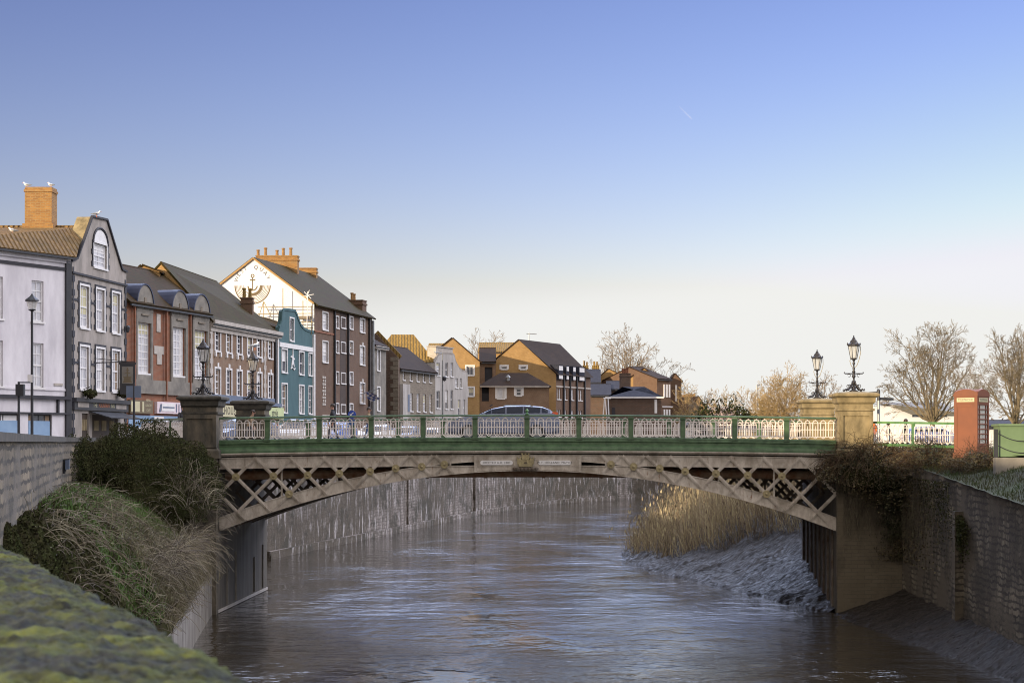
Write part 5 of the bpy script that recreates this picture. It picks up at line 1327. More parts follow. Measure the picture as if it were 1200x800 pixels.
# -- B9: white rendered house with curved parapet
F = Facade.px(509.5, 190, .42)
sR = F.S(548)
b = bthing('white_rendered_house', 'pale grey white rendered house with curved parapet between the stone house and the yellow gables', F)
prof = [(0, F.Z(509.5, 425)), (F.S(514), F.Z(514, 416.5)), (F.S(518), F.Z(518, 415)), (F.S(532), F.Z(532, 416)), (F.S(534), F.Z(534, 424)), (F.S(538), F.Z(538, 432)), (F.S(542), F.Z(542, 435.5)), (sR, F.Z(548, 437))]
H = []
for a, c_, yt, yb in ((511.5, 515.5, 425, 439.5), (511.5, 515.5, 458, 478), (522, 525, 425, 441), (528, 531, 425, 441), (522, 525, 457, 479), (528, 531, 457, 479), (533.6, 536.6, 443, 454), (539, 541, 443, 454), (537, 539.5, 468, 488), (543, 545, 468, 488)):
    H.append((F.S(a), F.S(c_), F.Z((a + c_) / 2, yb), F.Z((a + c_) / 2, yt)))
mb = MB(); wall(mb, F, prof, ZB, H); mb.build('wall', M['white_stucco'], b)
for k, h in enumerate(H): window(b, F, h, (1, 2), glass='glass' if k % 3 else 'curtain_glass', fw=.07)
mb = MB(); fbox(mb, F, 0, .2, -7, -.01, ZB, prof[0][1]); fbox(mb, F, sR - .2, sR, -7, -.01, ZB, prof[-1][1]); fbox(mb, F, .2, sR - .2, -7, -6.8, ZB, prof[-1][1]); fbox(mb, F, .2, sR - .2, -6.8, -.3, prof[-1][1] - .9, prof[-1][1] - .7); mb.build('side_wall', M['white_stucco'], b)
mb = MB(); fbox(mb, F, F.S(513), F.S(532.5), -1.2, -.2, prof[3][1] - .6, F.Z(520, 407)); fbox(mb, F, F.S(512.5), F.S(533), -1.3, -.1, F.Z(520, 407), F.Z(520, 405.8)); mb.build('parapet', M['pale_stone'], b)
mb = MB()
for (a, z0), (c_, z1) in zip(prof, prof[1:]): mb.bar(F.pt(a, -.08, z0 + .04), F.pt(c_, -.08, z1 + .04), .34, .1, up=F.N3())
mb.build('gable_coping', M['grey_render'], b)
sp = thing('street_lamp', 'slim grey street lamp post standing before the pale white rendered house', 'street lamp', (U(518.7) * 188, 188, ZB))
q = MB(); q.tube([(U(518.7) * 188, 188, ZB), (U(518.7) * 188, 188, ZY(413, 188))], [.09, .05], 6); q.tube([(U(518.7) * 188, 188, ZY(414, 188)), (U(518.7) * 188 - .8, 187.5, ZY(413, 188))], .05, 5); q.build('post', M['grey_metal'], sp)
q = MB(); q.lathe([(.05, .1), (.22, 0), (.2, -.3), (.05, -.4)], (U(521) * 188, 187.6, ZY(442, 188)), 8); q.build('lantern', M['black_paint'], sp)

# -- B10/B11: yellow brick gabled flats
F = Facade((U(516) * 203, 203), (1, .10))
b = bthing('gabled_flats', 'sunlit yellow brick gable with dark roof just right of the pale rendered house', F, 2, cat='house')
wl = [(F.S(546.5), F.S(555), F.Z(550, 439.5), F.Z(550, 429)), (F.S(549), F.S(555), F.Z(550, 464), F.Z(550, 454))]
front_gabled(b, F, F.S(503), F.S(562), ZB, ZY(418, 203), 16, F.S(530), ZY(396, 203), M['brick_gold'], M['tile_dark'], wl, ze2=ZY(424.5, 205))
for h in wl: window(b, F, h, (2, 1), surround=.14, sash=False)
F = Facade((U(578.5) * 215, 215), (1, .08))
b = bthing('gabled_flats', 'largest sunlit yellow brick gable, its brown side with white bays facing the river', F, 2, cat='house')
wl = [(F.S(587.5), F.S(594), F.Z(590, 432.5), F.Z(590, 429.5)), (F.S(610), F.S(616.5), F.Z(613, 432.5), F.Z(613, 429.5))]
Fr = None
sA, sB = 0, F.S(651.5)
Fside = Facade(tuple(F.pt(sB, 0, 0))[:2], (.42, 1))
# the river side is splayed, so walls are built one by one
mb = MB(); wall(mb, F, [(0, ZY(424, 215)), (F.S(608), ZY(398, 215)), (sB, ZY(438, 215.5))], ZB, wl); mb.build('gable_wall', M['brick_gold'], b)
for h in wl: window(b, F, h, (1, 1), surround=.22, sash=False)
Ls = Fside.S(692); zes = ZY(438, 215.5)
cols = [(652.6, 654.4), (655, 657), (661.5, 664), (669.5, 672), (677, 679), (679.8, 682)]
H = []
for yt, yb in ((455, 467.5), (480, 488)): H += [(Fside.S(a), Fside.S(c_), Fside.Z(653, yb), Fside.Z(653, yt)) for a, c_ in cols]
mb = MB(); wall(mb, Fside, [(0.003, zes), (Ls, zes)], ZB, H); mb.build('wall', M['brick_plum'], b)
for h in H: window(b, Fside, h, (1, 2), glass='curtain_glass', sash=False, fw=.07)
mb = MB(); fbox(mb, F, 0, .2, -12, -.01, ZB, zes); bk = Fside.pt(Ls, 0, 0); l0 = F.pt(0, -12, 0)
mb.prism([(l0.x, l0.y, ZB), (bk.x, bk.y, ZB), (bk.x, bk.y, zes), (l0.x, l0.y, zes)], (-.02, .2, 0)); mb.build('rear_wall', M['brick_plum'], b)
r = MB(); apx = F.pt(F.S(608), .1, ZY(398, 215)); apb = Vector((U(657) * 226, 226, ZY(402.5, 215) + .0)); apb.z = apx.z
lf = F.pt(-.3, .1, ZY(425.5, 215)); lb = F.pt(-.3, -12, ZY(425.5, 215)); rf = Fside.pt(-.1, .35, zes - .1); rbk = Fside.pt(Ls + .2, .35, zes - .1)
roofslab(r, [lf, apx, apb, lb]); 
r.add([apx, rf, rbk, apb], [(0, 1, 2), (0, 2, 3)]); r.add([apb, rbk, lb], [(0, 1, 2)])
r.build('roof', M['tile_dark'], b)
# dormer-like bays
for a, c_ in ((652.3, 657.6), (661.2, 664.6), (669, 672.6), (676.4, 682.8)):
    q = MB(); s0_, s1_ = Fside.S(a), Fside.S(c_); fbox(q, Fside, s0_, s1_, -2.2, .25, Fside.Z(655, 444.5), Fside.Z(655, 427.5)); o = q.build('bay', M['slate'], b)
    for yt, yb in ((429, 433.5), (439, 443.5)): window(o, Fside.back(.25), (s0_ + .08, s1_ - .08, Fside.Z(655, yb), Fside.Z(655, yt)), (2, 1), sash=False, sill=False, reveal=.0, glass='curtain_glass') if False else None
    q = MB(); fbox(q, Fside, s0_ + .1, s1_ - .1, .25, .28, Fside.Z(655, 434), Fside.Z(655, 428.8)); fbox(q, Fside, s0_ + .1, s1_ - .1, .25, .28, Fside.Z(655, 443.8), Fside.Z(655, 439)); q.build('window', M['white_paint'], o)
q = MB()
for p_ in (659.5, 667, 674.8, 684): q = MB(); fbox(q, Fside, Fside.S(p_), Fside.S(p_) + .18, .02, .2, ZB, zes); q.build('downpipe', M['black_paint'], b)
q = MB(); z = Fside.Z(652, 452.5); fbox(q, Fside, .01, Ls, .001, .08, z - .08, z + .08); q.build('string_course', M['pale_stone'], b)
# low hipped block in front
F = Facade((U(562.5) * 207, 207), (1, .05)); sR = F.S(643.5)
b = bthing('brick_flats', 'low brown brick flats with dark hipped roof in front of the largest yellow gable', F, 2, cat='house')
wl = [(F.S(583), F.S(591), F.Z(587, 467), F.Z(587, 454.8)), (F.S(605), F.S(611), F.Z(608, 463.5), F.Z(608, 455))]
rec = [(F.S(563.6), F.S(573), F.Z(568, 470), F.Z(568, 453.5))]
hipped(b, F, 0, sR, ZB, ZY(452.5, 207), 7, ZY(436.5, 210), M['brick_brown'], M['tile_dark'], wl + rec, inset=2.6)
for k, h in enumerate(wl): window(b, F, h, (1, 1), surround=.26, sash=bool(k), glass='curtain_glass' if k == 0 else 'glass')
q = MB(); h = rec[0]; fbox(q, F, h[0], h[1], -1.2, -1.0, h[2], h[3]); q.build('balcony_recess', M['quoin'], b)
q = MB()
for k in range(8): s_ = h[0] + (h[1] - h[0]) * (k + .5) / 8; fbox(q, F, s_ - .02, s_ + .02, -.1, -.06, h[2], h[2] + .75)
fbox(q, F, h[0], h[1], -.1, -.04, h[2] + .75, h[2] + .82); q.build('balcony_railing', M['black_paint'], b)
q = MB(); fbox(q, F, 0, sR, .3, .42, ZY(453.6, 207), ZY(452.2, 207)); q.build('gutter', M['pale_stone'], b)
q = MB(); q.lathe([(.2, -.2), (.2, .3), (.3, .35), (.08, .6)], F.pt(F.S(595.5), -1.4, ZY(445, 207)), 6); q.build('roof_vent', M['grey_metal'], b)
o = thing('tv_aerial', 'small television aerial above the ridge of the largest yellow gabled flats', 'aerial', (U(621) * 225, 225, 11))
q = MB(); q.tube([(U(620) * 222, 222, ZY(402, 222)), (U(620) * 222, 222, ZY(390, 222))], .05, 5); q.tube([(U(617) * 222, 222, ZY(391, 222)), (U(629) * 222, 222, ZY(391.5, 222))], .05, 5); q.build('aerial', M['grey_metal'], o)
# link building between the two gables with recess
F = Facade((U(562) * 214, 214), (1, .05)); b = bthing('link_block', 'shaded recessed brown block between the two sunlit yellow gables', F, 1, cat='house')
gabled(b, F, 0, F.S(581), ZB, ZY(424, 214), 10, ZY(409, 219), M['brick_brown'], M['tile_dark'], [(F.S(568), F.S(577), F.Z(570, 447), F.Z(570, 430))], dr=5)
q = MB(); fbox(q, F, F.S(568), F.S(577), -.5, -.3, F.Z(570, 447), F.Z(570, 430)); q.build('balcony_recess', M['quoin'], b)
# long golden ridge far behind
o = thing('far_house', 'sunlit golden roof ridge just showing between the two yellow gables', 'house', (U(580) * 260, 260, ZB)); F = Facade((U(560) * 255, 255), (1, 0)); gabled(o, F, 0, F.S(602), ZB, ZY(412, 255), 9, ZY(402.5, 259), M['brick_gold'], M['tile_gold'])
o = thing('far_house', 'sunlit golden roof just showing behind the curved parapet of the pale rendered house', 'house', (U(510) * 262, 262, ZB)); F = Facade((U(500) * 257, 257), (1, 0)); gabled(o, F, 0, F.S(523), ZB, ZY(412, 257), 9, ZY(403.5, 261), M['brick_gold'], M['tile_gold'])

# back land house that shades the lower part of the first yellow gable
F = Facade((-46, 182), (1, 0)); o = bthing('backland_house', 'brown brick house hidden behind the quay row', F, 1); gabled(o, F, 0, 19, ZB, 9.2, 8, 12.4, M['brick_brown'], M['tile_dark'])
# -- farther cluster
def simple(name, label, x0_, x1_, Y, yeave, yridge, depth, wm, rm, kind='gabled', slope=0.0, cat='house', **kw):
    F = Facade((U(x0_) * Y, Y), (1, slope)); o = bthing(name, label, F, 1, cat=cat)
    s1 = F.S(x1_); ze_, zr_ = ZY(yeave, Y), ZY(yridge, Y + depth / 2)
    if kind == 'gabled': gabled(o, F, 0, s1, ZB, ze_, depth, zr_, wm, rm, **kw)
    elif kind == 'hip': hipped(o, F, 0, s1, ZB, ze_, depth, zr_, wm, rm, **kw)
    elif kind == 'front': front_gabled(o, F, 0, s1, ZB, ze_, depth, F.S(kw.pop('apex')), ZY(yridge, Y), wm, rm, **kw)
    return o, F
o, F = simple('terraced_house', 'dark roofed house with sunlit golden chimney stacks right of the white bay windows', 684, 704, 262, 448, 434, 9, M['dark_rubble'], M['slate'])
chimney(o, Facade((U(683) * 268, 268), (1, 0)), 0, .8, -.6, 0, 8, ZY(429, 268), M['tile_gold'], [(.2, -.3), (.6, -.3)], potm=M['tile_gold']); chimney(o, Facade((U(694) * 268, 268), (1, 0)), 0, 1.0, -.7, 0, 8, ZY(429, 268), M['tile_gold'], [(.3, -.3), (.7, -.3)], potm=M['tile_gold'])
o, F = simple('stone_cottage', 'small tan stone cottage with steep dark roof right of the brick flats', 691, 716, 243, 463, 451, 8, M['dark_rubble'], M['slate'])
o, F = simple('brick_outbuilding', 'dark brick block with blue slate roof left of the tall chimney stack', 711, 731, 246, 456, 447.5, 6, M['dark_rubble'], M['slate'])
o, F = simple('gabled_house', 'smaller sunlit orange brick gable left of the tall dark chimney stack', 704, 728, 268, 440, 432, 10, M['brick_gold'], M['tile_dark'], kind='front', apex=713)
o, F = simple('stone_lodge', 'dark stone single storey lodge with blue slate hipped roof and white eaves', 712, 775, 228, 465.5, 453, 8, M['dark_rubble'], M['slate'], kind='hip', inset=5)
q = MB(); fbox(q, F, -.3, F.S(775) + .3, .0, .4, ZY(466.5, 228), ZY(464.8, 228)); q.build('eaves_board', M['white_paint'], o)
q = MB(); fbox(q, F, F.S(767), F.S(770), .01, .06, ZY(484, 228), ZY(468, 228)); q.build('window', M['white_paint'], o)
q = MB(); fbox(q, F, F.S(717), F.S(721), .01, .06, ZY(488, 228), ZY(477, 228)); q.build('door', M['quoin'], o)
chimney(o, Facade((U(728.5) * 234, 234), (1, .3)), 0, 1.2, -.9, 0, 4, ZY(438, 234), M['dark_rubble'], [(.3, -.4), (.6, -.4), (.9, -.4)], potm=M['red_paint'])
o, F = simple('gabled_house', 'larger sunlit orange brick gable right of the tall dark chimney stack', 738, 771, 262, 443, 431.5, 12, M['brick_gold'], M['tile_dark'], kind='front', apex=754.5)
o, F = simple('brick_house', 'dark brick house with white tall windows at the right end of the far houses', 770, 786, 258, 444, 431, 12, M['brick_plum'], M['tile_dark'], slope=.8)
q = MB(); 
for a in (777.5, 780.5, 783.5): fbox(q, F, F.S(a), F.S(a + 1.6), .0, .08, ZY(466, 262), ZY(451, 262))
fbox(q, F, F.S(776), F.S(788), .0, .08, ZY(477.5, 262), ZY(476.2, 262))
for a in (777.5, 780.5, 783.5): fbox(q, F, F.S(a), F.S(a + 1.6), .0, .08, ZY(488, 262), ZY(480, 262))
q.build('window', M['white_paint'], o)
o, F = simple('brick_house', 'narrow dark brick gable end with one tall white window, last of the quay houses', 786, 798.5, 264, 446, 437.5, 8, M['brick_plum'], M['tile_dark'], kind='front', apex=790.5)
q = MB(); fbox(q, F, F.S(791.2), F.S(793.4), .0, .08, ZY(470, 264), ZY(451, 264)); q.build('window', M['white_paint'], o)
q = MB(); q.tube([F.pt(F.S(795), .1, ZY(456, 264)), F.pt(F.S(798), 1.5, ZY(457, 264))], .06, 5); q.build('bracket', M['grey_metal'], o)
o = thing('mast_frame', 'white angled mast frame standing left of the dark stone lodge', 'mast', (U(711) * 222, 222, ZB)); q = MB()
for a, c_ in ((706.5, 708.5), (711, 708.8), (713.5, 712.5)): q.tube([(U(a) * 222, 222, ZY(489, 222)), (U(c_) * 222, 222, ZY(466, 222))], .07, 5)
q.tube([(U(707) * 222, 222, ZY(466.5, 222)), (U(716) * 222, 222, ZY(466.5, 222))], .08, 5); q.build('mast_pole', M['white_paint'], o)
o, F = simple('far_house', 'low dark tiled cottage roof beyond the end of the quay houses, before the hedge', 808, 834, 300, 488, 464, 10, M['brick_gold'], M['tile_dark'], kind='front', apex=818, slope=.25)
o, F = simple('far_house', 'distant house with sunlit yellow chimneys just right of the last brick house', 797, 812, 330, 480, 472, 8, M['brick_gold'], M['tile_brown'])
chimney(o, Facade((U(800) * 334, 334), (1, 0)), 0, 1.1, -.8, 0, 4, ZY(463, 334), M['brick_chim']); chimney(o, Facade((U(806) * 334, 334), (1, 0)), 0, 1.3, -.8, 0, 4, ZY(462, 334), M['brick_chim'])
o, F = simple('low_shed', 'low sunlit white shed seen through the right part of the bridge railing', 800, 852, 215, 499, 495, 8, M['gable_white'], M['slate'])
o, F = simple('low_shed', 'long low sunlit pale wall seen through the far right of the bridge railing', 855, 935, 170, 504, 501, 5, M['pier_gold'], M['tile_dark'])

# -- right bank: white building behind the tree, cabinet
F = Facade((U(1045.5) * 150, 150), (1, .06)); b = bthing('white_bungalow', 'low sunlit cream building with grey pitched roof behind the bare tree on the right', F, 3, cat='building')
mb = MB(); wall(mb, F, [(0, ZY(474, 150)), (F.S(1067), ZY(484, 150)), (F.S(1127), ZY(484, 150))], ZB - .2, [(F.S(1069), F.S(1110), ZY(488.5, 150), ZY(484.6, 150))]); mb.build('wall', M['gable_white'], b)
mb = MB(); fbox(mb, F, F.S(1069), F.S(1110), -.4, -.2, ZY(488.5, 150), ZY(484.6, 150)); mb.build('window', M['slate_blue'], b)
mb = MB(); fbox(mb, F, 0, .2, -9, -.01, ZB - .2, ZY(474.5, 150)); fbox(mb, F, F.S(1127) - .2, F.S(1127), -9, -.01, ZB - .2, ZY(484, 150)); fbox(mb, F, .2, F.S(1127) - .2, -9, -8.8, ZB, ZY(475, 150)); mb.build('side_wall', M['gable_white'], b)
mb = MB(); A_, B_, C_, D_ = F.pt(-.2, .3, ZY(473.6, 150)), F.pt(F.S(1067.5), .35, ZY(483.8, 150)), F.pt(F.S(1128), .35, ZY(483.8, 150)), F.pt(F.S(1128), -7, ZY(471, 157)); E_ = F.pt(-.2, -7, ZY(471, 157))
mb.add([A_, B_, C_, D_, E_], [(0, 1, 2), (0, 2, 3), (0, 3, 4)]); mb.add([v + Vector((0, 0, -.15)) for v in (A_, B_, C_, D_, E_)], [(0, 2, 1), (0, 3, 2), (0, 4, 3)]); mb.build('roof', mat('grey_sheet_roof', (.17, .16, .14), (.12, .115, .1), scale=.5), b)
F = Facade((U(1112) * 175, 175), (1, .02)); b = bthing('white_bungalow', 'distant low white building behind the kiosk and right tree trunks', F, 3, cat='building'); gabled(b, F, 0, F.S(1230), ZB - .2, ZY(500, 175), 8, ZY(494, 179), M['gable_white'], M['slate'])
b = thing('green_cabinet', 'pale green metal storage cabinet with hanging chains at the right edge', 'cabinet', (U(1190) * 60, 60, -.5))
F = Facade((U(1172) * 60, 60), (1, -.03)); q = MB(); zt = ZY(499, 60); fbox(q, F, 0, 2.9, -1.1, 0, ZY(535, 60), zt); q.build('body', M['green_box'], b)
q = MB(); fbox(q, F, -.06, 2.96, -1.16, .06, zt, zt + .07); q.build('lid', M['green_box'], b)
q = MB()
for z_, sag in ((zt - .22, .22), (zt - .62, .2)): q.tube([F.pt(-.1 + 1.5 * t, .05, z_ - .1 * t - sag * 4 * t * (1 - t)) for t in np.linspace(0, 1, 12)], .014, 4); q.tube([F.pt(1.4 + 1.5 * t, .05, z_ - .1 * (1 - t) - sag * 4 * t * (1 - t)) for t in np.linspace(0, 1, 12)], .014, 4)
q.build('chain', M['dark_metal'], b)
q = MB(); fbox(q, F, -.2, -.08, .0, .1, ZY(535, 60) - .2, zt - .1); q.build('post', M['dark_metal'], b)
b = thing('kerb_wall', 'low sunlit pale wall under the green cabinet at the right edge', 'low wall', (15, 59, -.8)); q = MB(); q.box(U(1162) * 59.5, 22, 58.9, 59.3, -1.6, ZY(536, 59.2)); q.build('wall', M['limestone'], b)

# -- terrace on the near left quay, out of frame, which shades the river
def occl(s0, s1, ze, zr, label):
    F = Facade((-8.2, 12), (-.325, 1)); b = bthing('terraced_house', label, F, s0 + 1)
    H = [(s, s + 1.0, z, z + 1.7) for s in np.arange(s0 + 1, s1 - 1.2, 2.4) for z in (.6, 3.8)]
    H = [h for h in H if h[3] < ze - .3]
    gabled(b, F, s0, s1, ZB, ze, 8, zr, M['brick_brown'], M['tile_brown'], H)
    for h in H: window(b, F, h, (2, 4))
GAPLO = 4.9
occl(8, 27, 5.0, 7.3, 'plain brown brick terrace house on the near quay, first of its row')
occl(27.2, 41, 5.5, 7.85, 'plain brown brick terrace house on the near quay, second of its row')
occl(41.2, 55, 6.4, 9.0, 'taller brown brick terrace house on the near quay, before the low one')
occl(55.2, 62, 3.0, GAPLO, 'lowest brown brick terrace house in the near quay row')
occl(62.2, 78, 6.6, 9.2, 'brown brick terrace house at the far end of the near quay row')

# ------------------------------------------------------------------ bare trees
def unit(): 
    v = Vector((random.gauss(0, 1), random.gauss(0, 1), random.gauss(0, 1))); return v.normalized()
def tree(px_, Y, ytop, halfw, label, seed, mats=('bark', 'twig'), zg=-.4, limbs=9, fork=.2, side=7, sub=6, twig=4, stems=1, bushy=.0, name='bare_tree', cat='tree', squash=1.0):
    """trunk, long limbs reaching to the crown's outline, branches and twigs along them"""
    random.seed(seed)
    H = ZY(ytop, Y) - zg; W = halfw / FPX * Y
    base = Vector((U(px_) * Y, Y, zg)); o = thing(name, label, cat, base)
    tb, cb = MB(), MB()
    rmin = .17 * Y / FPX
    def curve(p, d, L, n, bend, up=.0):
        pts = [p]; q = p.copy(); dd = d.copy()
        for i in range(n):
            dd = (dd + unit() * bend + Vector((0, 0, up))).normalized(); q = q + dd * (L / n); pts.append(q.copy())
        return pts
    def branch(pts, r, lev):
        n = len(pts) - 1
        rs = [max(rmin, r * (1 - .85 * i / n)) for i in range(n + 1)]
        cb.tube(pts, rs, 6 if lev == 0 else (4 if lev == 1 else 3), cap=False)
        if lev >= 3: return
        L = sum((pts[i + 1] - pts[i]).length for i in range(n)); k = (side, sub, twig)[lev]
        for j in range(k):
            t = .3 + .7 * ((j + random.random()) / k) ** .8; x = min(n - 1e-3, t * n); i = int(x); p = pts[i].lerp(pts[i + 1], x - i); dd = (pts[i + 1] - pts[i]).normalized()
            sd = unit(); sd = (sd - dd * sd.dot(dd)).normalized(); nd = (dd * random.uniform(.5, 1.0) + sd * random.uniform(.45, .95) + Vector((0, 0, .03))).normalized()
            l = L * (.52, .5, .55)[lev] * random.uniform(.55, 1.1) * (1.15 - .55 * t)
            branch(curve(p, nd, l, 5 if lev == 0 else 4, .2, .02), max(rmin, rs[i] * .45), lev + 1)
    r0 = H * .022
    top = base + Vector((0, 0, H * fork)) 
    if stems == 1: tb.tube([base - Vector((0, 0, .2)), base + Vector((random.uniform(-.1, .1), 0, H * fork * .5)), top], [r0 * 1.25, r0, r0 * .95], 9, cap=False)
    for k in range(limbs):
        az = 2 * math.pi * (k * .382 + random.uniform(-.03, .03)); el = R(random.uniform(-14, 80)) if k > 1 else R(random.uniform(65, 88))
        cen = base + Vector((0, 0, H * .55)); e = Vector((math.cos(el) * math.cos(az) * W * .9, math.cos(el) * math.sin(az) * W * .9, math.sin(el) * H * .42)); tip = cen + e * random.uniform(.8, .98)
        st = top.copy() if stems == 1 else base + Vector((random.uniform(-.25, .25) * W, random.uniform(-.25, .25) * W, -.1))
        L = (tip - st).length; n = 9; pts = []
        ctrl = st + Vector((e.x * .45, e.y * .45, (tip.z - st.z) * .42 + L * .05))
        for i in range(n + 1):
            t = i / n; pts.append(st * (1 - t) ** 2 + ctrl * 2 * t * (1 - t) + tip * t * t + unit() * L * .018 * min(1, i))
        branch(pts, r0 * random.uniform(.4, .62) / (1 if stems == 1 else 1.6), 0)
    if stems > 1: tb.tube([base - Vector((0, 0, .2)), base + Vector((.05, 0, H * .12)), base + Vector((.1, 0, H * .3))], [r0, r0 * .8, r0 * .5], 7)
    tb.build('trunk', M[mats[0]], o); cb.build('crown', M[mats[1]], o)
    return o
tree(1093, 140, 389, 66, 'wide spreading bare tree left of the red kiosk', 3, mats=('bark', 'bark'), limbs=19, side=10, sub=7, twig=5)
tree(1190, 118, 398, 56, 'bare tree behind the right side of the red kiosk, cut by the right edge', 12, mats=('bark', 'bark'), limbs=17, side=10, sub=7, twig=5)
tree(735, 340, 397, 52, 'large pale bare tree rising behind the orange gables in the distance', 5, limbs=16, side=8, sub=6, twig=4)
tree(784, 350, 428, 26, 'smaller pale bare tree at the right of the large distant one', 8, limbs=10, side=6, sub=5, twig=3)
tree(918, 165, 442, 34, 'dense golden willow bush tree left of the lamps on the right', 21, mats=('bark_gold', 'bark_gold'), limbs=26, stems=7, side=9, sub=6, twig=3)
for i, (p_, Y_, yt, hw, lab, se) in enumerate([(845, 215, 462, 20, 'pale scrubby bare tree over the dark hedge, left one', 31), (875, 220, 457, 22, 'golden scrubby bare tree over the dark hedge, left of the willow', 32),
        (826, 240, 464, 18, 'low twiggy tree behind the dark roofed cottage', 33), (806, 260, 455, 16, 'thin bare tree beside the last brick house', 35), (962, 190, 446, 24, 'bare twiggy tree behind the rear right pier', 34),
        (1034, 190, 474, 18, 'low bare tree beyond the signpost', 36), (566, 300, 400, 13, 'faint bare treetop between the two yellow gables', 37), (896, 230, 455, 18, 'pale bare tree behind the left flank of the willow', 38), (1140, 170, 440, 30, 'bare tree seen just behind the kiosk roof', 39)]):
    tree(p_, Y_, yt, hw, lab, se, mats=('bark', 'bark_gold' if i in (1, 0, 3, 7) else 'twig'), stems=3, limbs=12, side=6, sub=5, twig=3)

# ------------------------------------------------------------------ leaves, hedges, brambles, ivy
def leafblob(mb, c, rx, ry, rz_, n, size, seed, shell=.35, floor=None, lump=.25, f=1.4):
    random.seed(seed); c = Vector(c)
    from mathutils import noise
    for i in range(n):
        d = unit()
        if d.z < -.3 and floor is None: d.z = -d.z
        k = 1 + lump * noise.noise(Vector((d.x * f * 2, d.y * f * 2, d.z * f * 2 + seed)))*1.6
        rr = k * (1 - shell * random.random() ** 2)
        p = c + Vector((d.x * rx, d.y * ry, d.z * rz_)) * rr
        if floor is not None and p.z < floor: p.z = floor + random.random() * .1
        a = (unit() + d * .2).normalized() * size * random.uniform(.6, 1.3); b = a.orthogonal().normalized() * a.length * .6
        mb.add([p - a, p + b - a * .1, p + a, p - b - a * .1], [(0, 1, 2, 3)])
def stems(mb, c, rx, ry, rz_, n, L, r, seed, down=0.0, out=.6):
    random.seed(seed); c = Vector(c)
    for i in range(n):
        d = unit(); d.z = abs(d.z)
        p = c + Vector((d.x * rx, d.y * ry, d.z * rz_)) * random.uniform(.7, .98)
        v = (d * out + unit() * .7 + Vector((0, 0, .5))).normalized(); pts = [p.copy()]; q = p.copy()
        for k in range(6):
            q = q + v * (L / 6); v = (v + Vector((0, 0, -.28 - down)) + unit() * .12).normalized(); pts.append(q.copy())
        mb.tube(pts, [r, r, r * .9, r * .8, r * .7, r * .6, r * .4], 3, cap=False)
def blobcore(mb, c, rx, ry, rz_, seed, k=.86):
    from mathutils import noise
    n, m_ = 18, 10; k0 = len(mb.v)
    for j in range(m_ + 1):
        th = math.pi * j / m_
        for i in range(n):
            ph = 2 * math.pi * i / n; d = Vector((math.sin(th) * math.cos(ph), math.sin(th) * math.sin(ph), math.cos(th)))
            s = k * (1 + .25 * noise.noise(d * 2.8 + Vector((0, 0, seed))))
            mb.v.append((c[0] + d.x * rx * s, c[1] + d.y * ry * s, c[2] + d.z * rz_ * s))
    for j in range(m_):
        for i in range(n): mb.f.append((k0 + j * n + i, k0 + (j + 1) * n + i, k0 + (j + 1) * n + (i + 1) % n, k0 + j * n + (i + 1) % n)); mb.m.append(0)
# dark ivy mound beside the left pier
o = thing('ivy_mound', 'big dark rounded ivy mound between the left brick wall and the dark stone pier', 'bush', (-15.3, 64.5, -2.2))
mb = MB(); leafblob(mb, (-15.3, 64.8, -2.0), 2.15, 2.6, 2.6, 42000, .034, 1, shell=.22, lump=.2); leafblob(mb, (-13.7, 65.6, -2.0), 1.1, 1.6, 1.6, 12000, .032, 2, shell=.3); leafblob(mb, (-16.7, 64, -1.8), .9, 1.6, 1.9, 9000, .032, 5, shell=.3); leafblob(mb, (-16.75, 62.6, -1.6), .75, 1.3, 1.75, 9000, .032, 55, shell=.3)
leafblob(mb, (-14.0, 67.6, -1.3), .9, .7, 1.1, 2200, .05, 6)
mb.build('foliage', M['ivy'], o)
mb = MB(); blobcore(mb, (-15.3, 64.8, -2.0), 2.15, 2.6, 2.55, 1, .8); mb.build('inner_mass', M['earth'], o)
mb = MB(); stems(mb, (-15.0, 64.5, -2.2), 2.2, 2.5, 2.1, 120, .7, .006, 3); stems(mb, (-13.3, 63.6, -2.4), .9, 1.2, 1.0, 160, 1.3, .009, 9); mb.build('stems', M['stem'], o)
# brambles on the right
o = thing('brambles', 'tangled brown and green brambles spilling over the right abutment and wall', 'bush', (12, 67.5, -1))
mb = MB()
leafblob(mb, (11.2, 68.2, -1.05), 2.1, 1.0, .95, 8500, .045, 11, shell=.4, lump=.4, floor=-3.0)
leafblob(mb, (13.4, 65.8, -.95), 1.9, 1.6, .8, 8000, .04, 12, shell=.4, lump=.4)
leafblob(mb, (13.6, 62.0, -1.0), 1.1, 1.0, .62, 5000, .038, 21, shell=.45, lump=.4)
leafblob(mb, (15.0, 62.4, -.95), 1.3, 1.0, .55, 4500, .038, 13, shell=.5, lump=.4)
leafblob(mb, (9.9, 68.5, -1.25), .9, .5, .6, 1800, .04, 14, shell=.5, lump=.5)
leafblob(mb, (12.0, 67.5, -2.2), .8, .9, 1.2, 2600, .045, 15, shell=.5, lump=.5)
mb.build('foliage', M['bramble'], o)
mb = MB()
stems(mb, (11.2, 68.2, -1.1), 2.0, .9, .9, 480, 1.3, .0085, 16, down=.15); stems(mb, (13.5, 65.9, -.95), 1.9, 1.4, .75, 600, 1.2, .007, 17); stems(mb, (14.3, 62.2, -.95), 1.9, 1.0, .5, 520, .9, .007, 18); stems(mb, (9.8, 68.5, -1.2), .7, .4, .5, 160, 1.2, .008, 19, down=.3)
mb.build('stems', M['bramble_stem'], o)
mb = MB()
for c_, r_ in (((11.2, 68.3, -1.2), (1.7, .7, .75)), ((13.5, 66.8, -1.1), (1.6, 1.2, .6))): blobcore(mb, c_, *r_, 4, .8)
mb.build('inner_mass', M['earth'], o)
